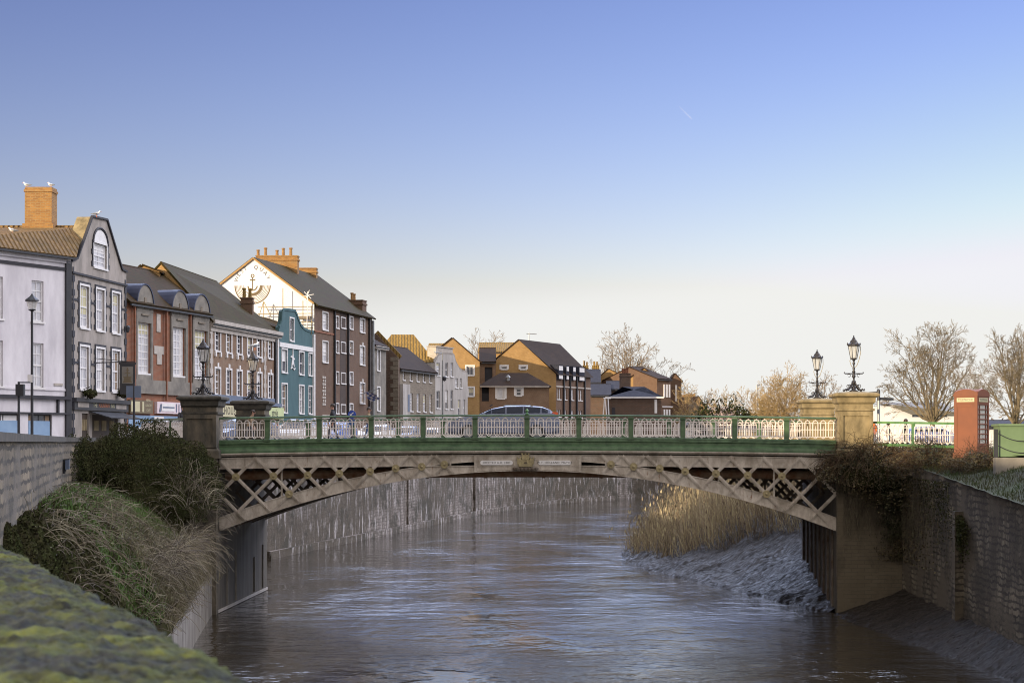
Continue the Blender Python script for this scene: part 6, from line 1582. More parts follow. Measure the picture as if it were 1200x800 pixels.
# hanging growth on the walls
o = thing('hanging_creeper', 'dark dry creeper hanging down the corner where the abutment meets the right wall', 'creeper', (12.1, 68.3, -1.5))
mb = MB(); random.seed(40)
for i in range(900):
    x = random.gauss(12.0, .45) if i % 3 else random.uniform(9.9, 12.0); y = 68.66 - (.0 if x < 12.08 else 0); 
    if x > 12.08: y = 68.6 - (x - 12.08) * 7; x = 12.06
    z = random.uniform(-2.6, -1.2); L = random.uniform(.4, 1.6) * (1.3 if abs(x - 12) < .3 else .7)
    p = Vector((x, y, z)); pts = [p + Vector((random.gauss(0, .03), -random.uniform(.01, .09), -L * k / 5)) for k in range(6)]
    mb.tube(pts, .006, 3, cap=False)
mb.build('stems', M['stem'], o)
mb = MB()
for i in range(2600):
    x = random.gauss(12.0, .35); y = 68.62
    if x > 12.08: y = 68.6 - (x - 12.08) * 9; x = 12.05
    p = Vector((x, y - random.random() * .1, random.uniform(-4.4, -1.2))); a = unit() * .045; b = a.orthogonal().normalized() * .03; mb.add([p - a, p + b, p + a, p - b], [(0, 1, 2, 3)])
mb.build('foliage', M['bramble'], o)
o = thing('wall_plant', 'green weedy tuft growing out of the right stone wall half way up', 'plant', (12.15, 57.5, -2.6))
mb = MB(); random.seed(41)
for i in range(1500):
    y = random.gauss(58.3, .5); p = Vector((12.18 - random.random() * .18, y, -2.2 - abs(random.gauss(0, .55)) - (59 - y) * .2)); a = unit() * .05; b = a.orthogonal().normalized() * .022; mb.add([p - a, p + b, p + a, p - b], [(0, 1, 2, 3)])
mb.build('foliage', M['ivy'], o)
o = thing('wall_plant', 'small weeds sprouting high on the right stone wall near the brambles', 'plant', (12.15, 64, -1.9))
mb = MB()
for i in range(1600):
    y = random.uniform(60, 67); p = Vector((12.14 - random.random() * .08, y, -1.3 - abs(random.gauss(0, .9)))); a = unit() * .04; b = a.orthogonal().normalized() * .02; mb.add([p - a, p + b, p + a, p - b], [(0, 1, 2, 3)])
mb.build('foliage', M['ivy'], o)
# dark hedge far right of the houses
o = thing('hedge', 'dark sloping hedge beyond the bridge railing, below the scrubby trees', 'hedge', (12, 180, -.4))
mb = MB()
for p_, yt, rx in ((842, 476, 3.2), (858, 473, 3.0), (874, 478, 3.2), (893, 483, 3.5), (912, 487, 3.5), (830, 482, 2.5)): leafblob(mb, (U(p_) * 180, 180, 0), rx * .75, 1.5, ZY(yt, 180) * .95, 1700, .16, int(p_), shell=.5, lump=.5)
mb.build('foliage', M['ivy'], o)
o = thing('blossom_bush', 'pinkish pale flowering bush over the dark hedge right of the dark cottage roof', 'bush', (U(850) * 178, 178, -.4))
mb = MB(); leafblob(mb, (U(849) * 176, 176, 1.2), 1.9, 1.0, 2.0, 900, .10, 77, shell=.7, lump=.5); mb.build('foliage', mat('dusky_blossom', (.42, .33, .28), (.3, .2, .18), island=.8), o)
o = thing('far_wood', 'distant low line of bare woodland along the horizon on the right', 'wood', (100, 700, -.4), kind='stuff')
mb = MB(); random.seed(50)
for k in range(170):
    Y_ = random.uniform(520, 760); p_ = random.uniform(795, 1330); leafblob(mb, (U(p_) * Y_, Y_, 1), 7, 3, random.uniform(3, 6.5), 90, 1.1, 300 + k, shell=.7, lump=.5)
mb.build('foliage', M['twig'], o)

# ------------------------------------------------------------------ grasses and reeds
def blade(mb, p, h, w, lean, mi=0):
    a = random.uniform(0, math.pi); s = Vector((math.cos(a), math.sin(a), 0)) * w / 2; l = Vector(lean)
    p = Vector(p); m_ = p + Vector((0, 0, h * .55)) + l * .35; t = p + Vector((0, 0, h)) + l
    mb.add([p - s, p + s, m_ + s * .8, m_ - s * .8, t], [(0, 1, 2, 3), (3, 2, 4)], mi)
random.seed(60)
mb = MB()
for i in range(60000):
    y = random.uniform(42, 66); x = random.uniform(max(-16.8, -16.6 + (60 - y) * .24), xe_(y) - .2)
    g = hnoise(x, y, .55)
    if g < -.25 and random.random() < .7: continue
    s_ = sm((y - 50) / 8)
    if random.random() > .4 + .6 * s_: continue
    h = random.uniform(.12, .36); blade(mb, (x, y, bankz(x, y) - .02), h, .022, (random.gauss(0, .06), random.gauss(0, .06), 0))
tag(mb.build('green_grass', M['grass']), 'short green grass on the ledge below the ivy mound', 'grass', None, 'stuff')
mb = MB()
for i in range(9500):
    y = random.uniform(46, 67.5); e = xe_(y); x = e - abs(random.gauss(0, .75))
    if random.random() < .12: x = random.uniform(-16.5, -12.5)
    if x < max(-16.8, -16.6 + (60 - y) * .24): continue
    h = random.uniform(.25, .8) * (1 if x > -14 else .5); blade(mb, (x, y, bankz(x, y) - .02), h, .014, (random.gauss(.18, .25), random.gauss(-.1, .2), -h * random.uniform(0, .5)))
tag(mb.build('dry_grass', M['dry_grass']), 'dry tan grass along the river edge of the left ledge', 'grass', None, 'stuff')
mb = MB()       # overhanging dry tangle on the river wall edge
for i in range(1900):
    y = random.uniform(48, 67); e = xe_(y) - .05
    p = Vector((e - random.random() * .9, y, bankz(e - .6, y) + random.random() * .6)); v = Vector((random.uniform(-.5, .9), random.gauss(-.1, .95), random.uniform(-.2, 1.0))).normalized(); pts = [p]; q = p.copy(); L = random.uniform(.3, 1.6)
    for k in range(6): q = q + v * L / 6; v = (v + Vector((.02, 0, -.28)) + unit() * .28).normalized(); pts.append(q.copy())
    mb.tube(pts, .0065, 3, cap=False)
for i in range(2600):
    y = 36 + 22 * random.random() ** .8; x = random.uniform(max(-16.5, -16.5 + (60 - y) * .24), xe_(y) - .1); p = Vector((x, y, bankz(x, y))); v = Vector((random.gauss(0, .7), random.gauss(0, .5), random.uniform(.1, .7))).normalized(); pts = [p]; q = p.copy(); L = random.uniform(.3, 1.2)
    for k in range(6): q = q + v * L / 6; v = (v + Vector((0, 0, -.3)) + unit() * .2).normalized(); pts.append(q.copy())
    mb.tube(pts, .007, 3, cap=False)
tag(mb.build('dry_tangle', M['stem']), 'tangle of dry stems hanging over the left river wall', 'dead stems', None, 'stuff')
mb = MB()       # low weeds
for i in range(38000):
    y = random.uniform(30, 63); x = random.uniform(-16.6 + (60 - y) * .24 if y < 60 else -16.6, xe_(y) - .2)
    if hnoise(x, y, .8) < -.3: continue
    p = Vector((x, y, bankz(x, y) + random.random() * .18)); a = unit() * .05; b = a.orthogonal().normalized() * .035; mb.add([p - a, p + b, p + a, p - b], [(0, 1, 2, 3)])
tag(mb.build('low_weeds', M['ivy']), 'low dark weeds in the middle of the left ledge', 'weeds', None, 'stuff')
mb = MB()
random.seed(61)
for i in range(14000):
    y = random.uniform(34, 68.5); x = random.uniform(12.2, 15.2); h = random.uniform(.05, .16); blade(mb, (x, y, vergez(x, y) - .01), h, .02, (random.gauss(0, .04), random.gauss(0, .04), 0))
tag(mb.build('verge_grass', M['verge_blade']), 'green grass verge on top of the right wall', 'grass', None, 'stuff')
# reeds beyond the bridge
mb = MB(); random.seed(62); cnt = 0
while cnt < 26000:
    y = random.uniform(82, 150); x = random.uniform(1.5, 20)
    xe = np.interp(y, [66, 69.3, 80.2, 92, 100.7, 108, 118, 130, 150, 190], [9.5, 9.4, 6.5, 3.6, 2.5, 2.6, 5, 9, 17, 40])
    near = np.interp(y, [82, 88, 94, 105], [5.0, 3.0, 1.2, .45])
    if x < xe + near + .5 * hnoise(x, y, .5): continue
    if y > 118 and random.random() < .5: continue
    cnt += 1; z = mud2z(x, y); edge = sm((x - xe - near) / 2.5 + .2)
    h = random.uniform(1.0, 2.8) * (.55 + .45 * edge) * (1.0 + .15 * hnoise(x, y, .4))
    h = min(h, -.95 - z + random.random() * .5 + .3 * max(0, (y - 95) / 30)) if z < -1.6 else min(h, .8)
    if h < .3: h = .3
    a = random.gauss(-.18, .42); blade(mb, (x, y, z - .03), h, .024, (a, random.gauss(-.08, .35), -abs(a) * random.random() * .8))
    if random.random() < .10:
        t = Vector((x + a, y, z + h)); mb.add([t, t + Vector((.04, 0, .08)), t + Vector((.02, 0, .25)), t + Vector((-.04, 0, .1))], [(0, 1, 2, 3)])
tag(mb.build('reeds', M['reed']), 'tall tan reed bed on the muddy right bank beyond the bridge', 'reeds', None, 'stuff')

# ------------------------------------------------------------------ red telephone kiosk
def kiosk():
    Y = 63.4; x = U(1124) * Y; c0 = Vector((x + .50, Y + .35, -.55)); o = thing('telephone_kiosk', 'faded red telephone kiosk with a blank sunlit back panel beside the brambles', 'phone box', (0, 0, 0))
    a = R(-39); w = .44; H = 2.14
    q = MB(); q.box(-w - .03, w + .03, -w - .03, w + .03, 0, .18)
    q.box(-w, w, -w, w, .18, .22)
    for sx in (-1, 1):
        for sy in (-1, 1): q.box(min(sx * w, sx * (w - .09)), max(sx * w, sx * (w - .09)), min(sy * w, sy * (w - .09)), max(sy * w, sy * (w - .09)), .22, H)
    q.box(-w + .001, w - .001, -w + .001, w - .001, H - .28, H)
    q.box(-w - .02, w + .02, -w - .02, w + .02, H - .02, H + .05)
    q.build('frame', M['red_paint'], o)
    # back panel, faces the camera
    q = MB(); q.box(-w + .09, w - .09, -w + .012, -w + .04, .22, H - .28)
    for (l, r, b, t) in ((-w + .09, -w + .13, .3, H - .34), (w - .13, w - .09, .3, H - .34), (-w + .13, w - .13, .3, .34), (-w + .13, w - .13, H - .38, H - .34)): q.box(l, r, -w + .003, -w + .012, b, t)
    q.build('back_panel', M['red_paint'], o)
    # glazed sides: right side (towards the right of the picture), left side and door
    for side in range(3):
        rot = Matrix.Rotation([R(90), R(-90), R(180)][side], 3, 'Z')
        g = MB(); g.box(-w + .09, w - .09, -w + .03, -w + .04, .5, H - .30); gb = MB()
        zs = np.linspace(.5, H - .30, 9)
        for z in zs: gb.box(-w + .09, w - .09, -w + .005, -w + .055, z - .018, z + .018)
        for xx in (-.22, .22): gb.box(xx - .012, xx + .012, -w + .008, -w + .052, .5, H - .3)
        gb.box(-w + .09, w - .09, -w + .004, -w + .05, .22, .49)
        for m_ in (g, gb): m_.v = [tuple(rot @ Vector(v)) for v in m_.v]
        gb.build(['side_window_frame', 'side_window_frame', 'door'][side], M['red_paint'], o); g.build('pane', M['lamp_glass'], o)
    for side in range(4):
        rot = Matrix.Rotation(R(90) * side, 3, 'Z'); g = MB(); g.box(-.33, .33, -w - .012, -w + .002, H - .21, H - .07); g.v = [tuple(rot @ Vector(v)) for v in g.v]
        sg = g.build('sign', M['sign_cream'], o)
        t = text_mesh('TELEPHONE', .105, lambda u, v: tuple(rot @ Vector((u, -w - .016, H - .14 + v)))); t.build('lettering', M['ink'], sg)
    # segmental pediments and domed roof
    q = MB(); n = 12
    for side in range(4):
        rot = Matrix.Rotation(R(90) * side, 3, 'Z'); pts = [Vector((w * math.cos(t), -w - .01, H + .05 + .17 * math.sin(t))) for t in np.linspace(0, math.pi, n)]
        q.prism([rot @ p for p in pts], rot @ Vector((0, .05, 0)))
    k0 = len(q.v); N = 12
    for i in range(N + 1):
        for j in range(N + 1):
            xx, yy = -1 + 2 * i / N, -1 + 2 * j / N; z = H + .05 + .20 * (1 - max(abs(xx), abs(yy)) ** 2 * .35 - .65 * (abs(xx) ** 2.2 * abs(yy) ** 2.2) - .3 * min(xx * xx, yy * yy)) * .95
            z = H + .05 + .17 * math.sqrt(max(0, 1 - xx * xx)) * math.sqrt(max(0, 1 - yy * yy)) + .17 * max(math.sqrt(max(0, 1 - xx * xx)) * abs(yy) ** 3, math.sqrt(max(0, 1 - yy * yy)) * abs(xx) ** 3)
            q.v.append((xx * w, yy * w, z))
    for i in range(N):
        for j in range(N): q.f.append((k0 + i * (N + 1) + j, k0 + (i + 1) * (N + 1) + j, k0 + (i + 1) * (N + 1) + j + 1, k0 + i * (N + 1) + j + 1)); q.m.append(0)
    q.build('domed_roof', M['red_paint'], o)
    o.location = c0; o.rotation_euler = (0, 0, a)
kiosk()

# ------------------------------------------------------------------ signs, posts, street lamps
def pole(name, label, cat, x, y, z0, z1, r=.04, m='dark_metal'):
    o = thing(name, label, cat, (x, y, z0)); q = MB(); q.tube([(x, y, z0), (x, y, z1)], [r * 1.3, r], 8); q.lathe([(r * 2, 0), (r * 2, .5), (r * 1.3, .6)], (x, y, z0), 8); q.build('post', M[m], o); return o
Y = 84; x = U(37.5) * Y
o = pole('street_lamp', 'tall street lamp with old style lantern before the white building', 'street lamp', x, Y, -.3, ZY(362, Y), .055)
q = MB(); z = ZY(362, Y); q.lathe([(.08, 0), (.2, .08), (.06, .1)], (x, Y, z - .1), 8); q.lathe([(.2, .35), (.33, .38), (.3, .45), (.1, .6), (.04, .68), (.01, .74)], (x, Y, z - .02), 8); q.build('lantern_frame', M['dark_metal'], o)
q = MB(); q.lathe([(.16, 0), (.27, .36)], (x, Y, z), 6); q.build('lamp_glass', M['lamp_glass'], o)
q = MB(); q.box(x - .18, x + .04, Y - .08, Y - .05, ZY(448, Y), ZY(439, Y)); q.build('parking_plate', M['white_paint'], o)
Y = 80; x = U(22) * Y
o = pole('traffic_light', 'dark traffic light seen from behind at the far left', 'traffic light', x, Y, -.3, ZY(447, Y), .05)
q = MB(); q.box(x - .1, x + .25, Y - .15, Y + .1, ZY(464, Y), ZY(450, Y)); q.build('signal_head', M['dark_metal'], o); q = MB(); q.tube([(x, Y, ZY(448, Y)), (x + .5, Y, ZY(448, Y))], .03, 5); q.build('bracket', M['dark_metal'], o)
Y = 88; x = U(157) * Y
o = pole('road_sign', 'back of a blue grey direction sign board on a post left of the pier', 'road sign', x, Y, -.3, ZY(448, Y), .05, 'black_paint')
q = MB(); q.box(x - .36, x - .03, Y - .04, Y, ZY(466, Y), ZY(452, Y)); q.box(x + .03, x + .34, Y - .04, Y, ZY(466, Y), ZY(452, Y)); q.build('sign_board', M['slate_blue'], o)
Y = 77; x = U(412.5) * Y
o = pole('road_sign', 'round blue road sign above the bridge railing', 'road sign', x, Y, 0, ZY(489, Y), .03)
q = MB(); q.prism([(x + .17 * math.cos(t), Y - .05, ZY(485.5, Y) + .17 * math.sin(t)) for t in np.linspace(0, 2 * math.pi, 20)[:-1]], (0, .03, 0)); s_ = q.build('sign_disc', M['sign_blue'], o)
q = MB(); q.prism([(x - .05, Y - .052, ZY(486.5, Y) - .04), (x + .02, Y - .052, ZY(486.5, Y) + .05), (x - .1, Y - .052, ZY(486.5, Y) + .05)], (0, -.004, 0)); q.bar((x - .04, Y - .054, ZY(486, Y) + .02), (x + .07, Y - .054, ZY(486, Y) + .1), .004, .03); q.build('white_arrow', M['white_paint'], s_)
q = MB(); q.box(x - .12, x + .12, Y - .05, Y - .02, ZY(498, Y), ZY(491, Y)); q.build('lower_plate', M['cloth_blue'], o)
Y = 72; x = U(1029.5) * Y
o = pole('fingerpost', 'pedestrian fingerpost with two dark arms right of the yellow pier', 'signpost', x, Y, -.4, ZY(457, Y), .05, 'grey_metal')
q = MB(); q.bar((x, Y, ZY(460, Y)), (x - .64, Y - .1, ZY(461, Y)), .03, .10); q.build('sign_arm', M['dark_metal'], o); q = MB(); q.bar((x, Y, ZY(467, Y)), (x + .6, Y + .1, ZY(467.5, Y)), .03, .10); q.build('sign_arm', M['dark_metal'], o)
q = MB(); q.lathe([(.06, -.4), (.07, 0), (.03, .05)], (x, Y, ZY(457, Y)), 8); q.build('post_top', M['dark_metal'], o)
Y = 200; x = U(887) * Y
o = pole('street_lamp', 'thin distant street lamp rising left of the golden willow', 'street lamp', x, Y, -.4, ZY(451, Y), .07, 'grey_metal'); q = MB(); q.tube([(x, Y, ZY(451.5, Y)), (x + .35, Y, ZY(451, Y))], .06, 5); q.build('lantern', M['grey_metal'], o)
# flood light on the left brick wall
o = thing('flood_light', 'dark rectangular flood light on a bracket on the left brick wall', 'flood light', (-16.2, 58.5, -.9))
Y = 59; q = MB(); q.frame((U(69) * Y, Y - .1, ZY(551, Y)), Vector((1, .2, .12)).normalized(), Vector((-.2, 1, 0)).normalized(), (0, 0, 1), .34, .22, .34); q.build('housing', M['dark_metal'], o)
q = MB(); q.frame((U(78) * Y, Y - .16, ZY(550, Y)), Vector((1, .2, .12)).normalized(), Vector((-.2, 1, 0)).normalized(), (0, 0, 1), .12, .2, .3); q.build('lens', M['slate_blue'], o)
q = MB(); q.bar((-16.4, Y, ZY(548, Y)), (U(72) * Y, Y, ZY(546, Y)), .05, .05); q.tube([(-16.4, Y, ZY(554, Y)), (-16.32, Y, ZY(541, Y))], .12, 8); q.build('bracket', M['black_paint'], o)

# ------------------------------------------------------------------ gulls
def gull(x, y, z, rz_, label, first=[None]):
    if first[0] is None:
        o = thing('gull', label, 'gull', (0, 0, 0), 'gulls on the roofs'); first[0] = o
        q = MB(); q.tube([(-.24, 0, .16), (-.18, 0, .17), (-.08, 0, .18), (.04, 0, .2), (.12, 0, .23), (.16, 0, .29), (.19, 0, .33), (.23, 0, .33), (.25, 0, .325)], [.01, .04, .075, .085, .065, .045, .045, .03, .01], 8); q.build('body', M['gull'], o, smooth=True)
        for s_ in (-1, 1):
            q = MB(); q.tube([(.1, s_ * .06, .22), (-.05, s_ * .085, .2), (-.2, s_ * .06, .18), (-.33, s_ * .02, .17)], [.02, .05, .035, .005], 6); q.build('wing', M['gull_wing'], o)
            q = MB(); q.tube([(0, s_ * .035, .14), (.01, s_ * .035, .0), (.05, s_ * .035, .0)], .009, 4); q.build('leg', M['orange'], o)
        q = MB(); q.tube([(.24, 0, .325), (.31, 0, .315)], [.013, .004], 5); q.build('beak', M['orange'], o)
        o.location = (x, y, z); o.rotation_euler = (0, 0, rz_); return
    c = copy_tree(first[0]); c.location = (x, y, z); c.rotation_euler = (0, 0, rz_); c['label'] = label
zc = ZY(219, 110.5)
gull(U(31.5) * 111, 111, zc, R(170), 'gull on the left end of the big yellow brick chimney'); gull(U(59.5) * 111, 111, zc, R(150), 'gull on the right end of the big yellow brick chimney')
gull(U(113) * 107.9, 107.9, ZY(255.5, 107.9) + .06, R(20), 'gull on the peak of the inn gable'); gull(U(15) * 104.5, 104.5, ZY(274, 104.5), R(200), 'gull on the tiled roof of the white building')
gull(U(299) * 79.6, 79.6, ZY(409.5, 79.6) - .02, R(60), 'gull perched on the rear left bridge lamp')

# ------------------------------------------------------------------ contrail
o = thing('contrail', 'short faint white vapour trail in the upper right sky', 'contrail', P(803, 133, 8000), kind='structure')
q = MB(); a, c_ = P(796, 125, 8000), P(811, 140, 8000); q.tube([a.lerp(c_, t) for t in np.linspace(0, 1, 8)], [1, 1.5, 2, 2.5, 3, 3.2, 3.2, 1.2], 6)
m_ = mat('vapour', (.9, .9, .9), (.85, .85, .85), alpha=.05); q.build('vapour_trail', m_, o)
del o['category']; 

# ------------------------------------------------------------------ people
def person(px_, Y, zg, h, yaw, label, top='cloth_dark', legs='cloth_dark', lean=0.0, walk=.15, hat=None):
    o = thing('person', label, 'person', (0, 0, 0)); s = h / 1.75
    J = {'pel': (0, 0, .95), 'ch': (lean * .25, 0, 1.22), 'nk': (lean * .5, 0, 1.46), 'hd0': (lean * .56 + .02, 0, 1.54), 'hd': (lean * .6 + .03, 0, 1.64), 'hd2': (lean * .62 + .02, 0, 1.71)}
    E = [('pel', 'ch'), ('ch', 'nk'), ('nk', 'hd0'), ('hd0', 'hd'), ('hd', 'hd2')]
    Rr = {'pel': .15, 'ch': .16, 'nk': .065, 'hd0': .07, 'hd': .095, 'hd2': .07}
    for sg, n in ((-1, 'l'), (1, 'r')):
        w_ = walk * sg
        J.update({n + 'hip': (0, sg * .09, .88), n + 'kn': (w_ * .9 + .03, sg * .1, .5), n + 'an': (w_ * 1.5 - .04, sg * .1, .09), n + 'to': (w_ * 1.5 + .14, sg * .11, .04),
                  n + 'sh': (lean * .42, sg * .19, 1.40), n + 'el': (lean * .3 - w_ * .7, sg * .25, 1.12), n + 'wr': (lean * .4 - w_ * .9 + .1, sg * .24, .88), n + 'pa': (lean * .4 - w_ * .9 + .12, sg * .24, .80)})
        E += [('pel', n + 'hip'), (n + 'hip', n + 'kn'), (n + 'kn', n + 'an'), (n + 'an', n + 'to'), ('ch', n + 'sh'), (n + 'sh', n + 'el'), (n + 'el', n + 'wr'), (n + 'wr', n + 'pa')]
        Rr.update({n + 'hip': .095, n + 'kn': .06, n + 'an': .045, n + 'to': .035, n + 'sh': .07, n + 'el': .047, n + 'wr': .032, n + 'pa': .035})
        for f in range(5):
            a0 = lean * .4 - w_ * .9 + .10 + f * .017; nm = n + 'f%d' % f
            if f == 4: J[nm] = (a0 - .04 + .05, sg * .21, .76)
            else: J[nm] = (a0 - .01, sg * .235, .715 - (.012 if f in (1, 2) else 0))
            E.append((n + 'pa', nm)); Rr[nm] = .010
    names = list(J); idx = {k: i for i, k in enumerate(names)}
    me = bpy.data.meshes.new('body'); me.from_pydata([tuple(c * s for c in J[k]) for k in names], [(idx[a], idx[b]) for a, b in E], [])
    t = bpy.data.objects.new('body_tmp', me); COL.objects.link(t)
    md = t.modifiers.new('skin', 'SKIN'); 
    for i, k in enumerate(names): sv = me.skin_vertices[0].data[i]; sv.radius = (Rr[k] * s, Rr[k] * s); sv.use_root = (k == 'pel')
    t.modifiers.new('sub', 'SUBSURF').levels = 1; t.modifiers['sub'].render_levels = 1
    dg = bpy.context.evaluated_depsgraph_get(); dg.update(); nm_ = bpy.data.meshes.new_from_object(t.evaluated_get(dg))
    for m_ in (M['skin'], M[top], M[legs], M['black_paint']): nm_.materials.append(m_)
    for p in nm_.polygons:
        z = p.center.z / s; y = abs(p.center.y) / s; p.use_smooth = True
        p.material_index = 3 if z < .1 else (2 if z < .93 and y < .2 else (0 if z > 1.49 or (z < .88 and y >= .2) else 1))
    b = bpy.data.objects.new('body', nm_); link(b, o); ORG[b.name] = Vector((0, 0, 0)); bpy.data.objects.remove(t)
    hx = (lean * .6 + .0) * s
    q = MB(); n = 10; c_ = Vector((hx - .0, 0, 1.655 * s)); k0 = 0
    q.lathe([(.105 * s, -.03), (.11 * s, .03 * s), (.095 * s, .08 * s), (.05 * s, .115 * s), (.01, .12 * s)], c_, 12); q.build('hair', M[hat or 'hair'], o, smooth=True)
    q = MB(); q.tube([(hx + .115 * s, 0, 1.63 * s), (hx + .145 * s, 0, 1.60 * s)], [.012, .016], 5)
    for sg in (-1, 1): q.tube([(hx + .02 * s, sg * .1 * s, 1.60 * s), (hx + .02 * s, sg * .105 * s, 1.65 * s)], .018, 5)
    q.build('nose_and_ears', M['skin'], o)
    q = MB()
    for sg in (-1, 1): q.lathe([(.004, -.008), (.011, 0), (.004, .008)], (hx + .115 * s, sg * .038 * s, 1.645 * s), 6)
    q.bar((hx + .112 * s, -.03, 1.572 * s), (hx + .112 * s, .03, 1.572 * s), .012, .012); q.build('face_marks', M['hair'], o)
    o.location = (U(px_) * Y, Y, zg); o.rotation_euler = (0, 0, yaw)
person(214.5, 83, -.02, 1.68, R(-60), 'person in a dark coat standing just left of the nearest dark pier', 'cloth_dark', 'cloth_dark')
person(292, 78.4, -.06, 1.42, R(-10), 'person with dark hair passing in front of the rear left pier', 'cloth_tan', 'cloth_dark', lean=.35)
person(390, 78.3, -.0, 1.62, R(180), 'person in dark clothes on the bridge below the tall brick building', 'cloth_dark', 'cloth_dark')
person(432, 78.3, .02, 1.45, R(0), 'person in a tan jacket on the bridge, right of the round blue sign', 'cloth_tan', 'cloth_blue')
person(1024, 72.5, -.45, 1.5, R(200), 'person in an orange jacket beside the yellow right pier', 'orange', 'cloth_dark', lean=.3)
person(1061.5, 84, -.45, 1.5, R(180), 'person with dark hair beyond the sunlit white railing', 'cloth_dark', 'cloth_dark')
person(1041, 82, -.45, 1.32, R(0), 'person in dark clothes beyond the railing near the signpost', 'cloth_dark', 'cloth_blue')

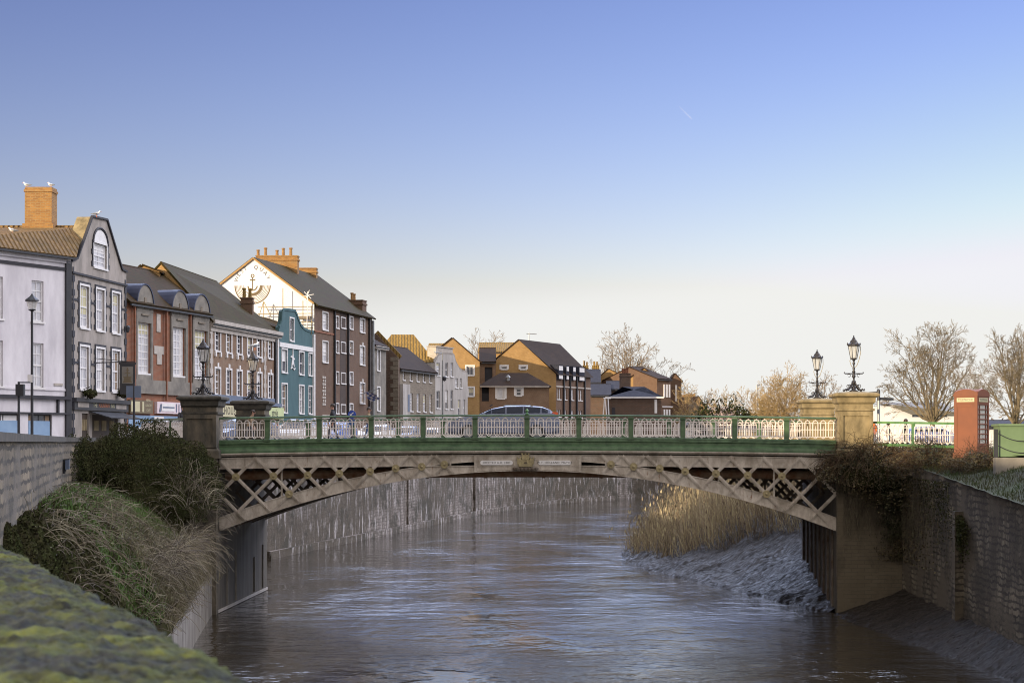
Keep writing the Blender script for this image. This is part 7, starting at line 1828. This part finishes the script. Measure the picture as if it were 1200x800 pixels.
# ------------------------------------------------------------------ cars
def car(label, x, y, z, yaw, paint='car_silver', L=4.4, Hh=1.6, van=False, name='parked_car'):
    o = thing(name, label, 'van' if van else 'car', (0, 0, 0)); hw = .88
    # side profile stations: x, sill z, belt z, roof z (0 front)
    if van: st = [(0, .35, .75, .80), (.15, .28, .95, 1.0), (.8, .25, 1.1, 1.18), (1.5, .25, 1.2, 1.85), (2.0, .25, 1.22, 2.05), (3.4, .25, 1.22, 2.1), (4.6, .25, 1.2, 2.08), (4.8, .3, 1.1, 1.9)]
    else: st = [(0, .38, .62, .64), (.12, .26, .78, .82), (.55, .22, .93, .97), (1.05, .22, 1.02, 1.06), (1.75, .22, 1.08, 1.44), (2.3, .22, 1.08, 1.56), (3.0, .22, 1.09, 1.58), (3.7, .22, 1.1, 1.53), (4.05, .24, 1.1, 1.38), (4.35, .3, 1.02, 1.06), (4.4, .4, .75, .78)]
    sc = L / st[-1][0]; hs_ = Hh / max(s[3] for s in st); q = MB(); g = MB(); rings = []
    for (a, s0, b, r) in st:
        k = 1 - .13 * (1 - min(1, a / .5)) - .08 * (1 - min(1, (st[-1][0] - a) / .4)); w = hw * k; rw = w * (.78 if r - b > .15 else .93); r *= hs_
        xx = (a - st[-1][0] / 2) * sc; half = [(w * .93, s0), (w, s0 + .12), (w, (s0 + b) / 2 + .05), (w * .97, b), (rw, b + (r - b) * .9), (rw * .82, r)]
        rings.append([(xx, -yy, zz) for yy, zz in half] + [(xx, yy, zz) for yy, zz in half[::-1]])
    m = len(rings[0]); k0 = 0
    for rg in rings: q.v += rg
    for i in range(len(rings) - 1):
        for j in range(m): q.f.append((i * m + j, (i + 1) * m + j, (i + 1) * m + (j + 1) % m, i * m + (j + 1) % m)); q.m.append(0)
    q.f.append(tuple(range(m))); q.m.append(0); q.f.append(tuple((len(rings) - 1) * m + j for j in range(m))[::-1]); q.m.append(0)
    q.build('body', M[paint], o, smooth=False)
    # glazing a little proud of the shell
    def side(i0, i1, sg, f0, f1, ff=(0, 0)):
        jj = (3, 4) if sg < 0 else (m - 4, m - 5)
        A = [Vector(rings[i0][jj[0]]), Vector(rings[i1][jj[0]]), Vector(rings[i1][jj[1]]), Vector(rings[i0][jj[1]])]
        a_ = A[0].lerp(A[1], f0); b_ = A[0].lerp(A[1], f1); c_ = A[3].lerp(A[2], f1 - ff[1]); d_ = A[3].lerp(A[2], f0 + ff[0])
        lo = .08; pts = [a_.lerp(d_, lo), b_.lerp(c_, lo), b_.lerp(c_, .9), a_.lerp(d_, .9)]; off = Vector((0, sg * .012, .004)); g.prism([p + off for p in pts], (0, sg * .012, 0))
    if van:
        side(3, 4, -1, .1, .95); side(3, 4, 1, .1, .95)
    else:
        for sg in (-1, 1): side(3, 4, sg, .35, .97, (.25, 0)); side(4, 5, sg, .03, .97); side(5, 6, sg, .06, .96); side(6, 7, sg, .03, .94); side(7, 8, sg, .05, .75, (0, .1))
    def top(i0, i1, f0, f1):
        A, B = rings[i0], rings[i1]; P4 = [Vector(A[4]), Vector(A[m - 5]), Vector(B[m - 5]), Vector(B[4])]
        P4[0].z = A[5][2] * .5 + A[4][2] * .5; pts = [Vector(A[5]).lerp(Vector(B[5]), f0), Vector(A[6]).lerp(Vector(B[6]), f0), Vector(A[6]).lerp(Vector(B[6]), f1), Vector(A[5]).lerp(Vector(B[5]), f1)]; g.prism([p + Vector((0, 0, .012)) for p in pts], (0, 0, .012))
    if van: top(2, 3, .1, .92)
    else: top(3, 4, .05, .95); top(8, 9, .05, .8)
    g.build('window_glass', M['car_glass'], o)
    for sx in ((.19, .80) if not van else (.2, .8)):
        for sg in (-1, 1):
            xx = (sx - .5) * L; q = MB(); pr = [(.30, -.1), (.33, -.08), (.33, .08), (.30, .1)]
            q.lathe(pr, (0, 0, 0), 18); q.v = [(xx + v[0], sg * (hw - .08) + v[2], .33 + v[1]) for v in q.v]; wh = q.build('wheel', M['tyre'], o)
            q = MB(); q.lathe([(.2, .0), (.2, .015), (.06, .03)], (0, 0, 0), 12); q.v = [(xx + v[0], sg * (hw + .022 + v[2]), .33 + v[1]) for v in q.v]; q.build('rim', M['grey_metal'], wh)
    for sg in (-1, 1):
        q = MB(); q.lathe([(.02, -.12), (.09, -.05), (.1, .05), (.03, .14)], (0, 0, 0), 8); q.v = [(-L / 2 + .22 + v[2] * 1.3, sg * .66 + v[0] * 1.1, .74 * hs_ + v[1] * .8 + v[2] * .5) for v in q.v]; q.build('headlight', M['headlight'], o)
        q = MB(); xx = L / 2 - .12; q.box(xx - .16, xx + .05, min(sg * .62, sg * .8), max(sg * .62, sg * .8), .88, 1.14); q.build('tail_light', M['tail'], o)
        q = MB(); q.tube([(-L / 2 + 1.45, sg * .9, 1.02), (-L / 2 + 1.45, sg * 1.02, 1.06)], [.03, .07], 6); q.build('wing_mirror', M[paint], o)
    if not van:
        for sg in (-1, 1):
            q = MB(); q.tube([(.0, sg * .6, Hh - .03), (.1, sg * .6, Hh + .015), (1.0, sg * .6, Hh + .015), (1.2, sg * .6, Hh - .06)], .016, 5); q.build('roof_rail', M['grey_metal'], o)
    q = MB(); q.tube([(-.55, 0, Hh - .02), (-.45, 0, Hh + .05)], .02, 4); q.build('aerial', M['black_paint'], o)
    o.location = (x, y, z); o.rotation_euler = (0, 0, yaw); return o
Yc = 72.6
car('silver family car crossing the bridge heading left, behind the middle of the railing', (U(590.5)) * Yc, Yc, .03, 0, 'car_silver', 4.36, 1.40, name='moving_car')
car('white hatchback behind the blue sign, seen through the bridge railing', U(360) * 76, 76, -.0, R(0), 'car_white', 4.0, 1.15, name='parked_car') if False else None
for (px_, Y_, yw, pt, lab) in ((352, 96, 75, 'car_white', 'white car on the far quay street, seen through the railing under the teal house'),
        (392, 108, 80, 'car_blue', 'blue car on the far quay street, seen through the railing near the blue sign'),
        (440, 122, 82, 'car_white', 'white car parked on the far quay, seen through the railing under the grey stone house'),
        (475, 135, 82, 'car_silver', 'silver car parked on the far quay, seen through the railing under the porch bay'),
        (505, 150, 80, 'car_white', 'white car parked on the far quay, seen through the railing under the pale rendered house'),
        (283, 92, 60, 'car_silver', 'silver car on the left street, seen through the railing right of the near dark pier'),
        (195, 94, 40, 'car_white', 'white car on the left street, seen through the side railing left of the pier')):
    car(lab, U(px_) * Y_, Y_, -.27, R(yw), pt, 4.1, 1.45)
car('white van parked on the right bank behind the cream railing near the bare tree', U(1068) * 128, 128, -.42, R(0), 'car_white', 4.9, 1.35, van=True, name='parked_van')
car('blue car parked beneath the wide bare tree on the right bank', U(1095) * 124, 124, -.42, R(180), 'car_blue', 4.2, 1.45)
car('silver car behind the right side of the bridge railing', U(752) * 76.8, 76.8, .03, R(180), 'car_silver', 3.6, .98) if False else None
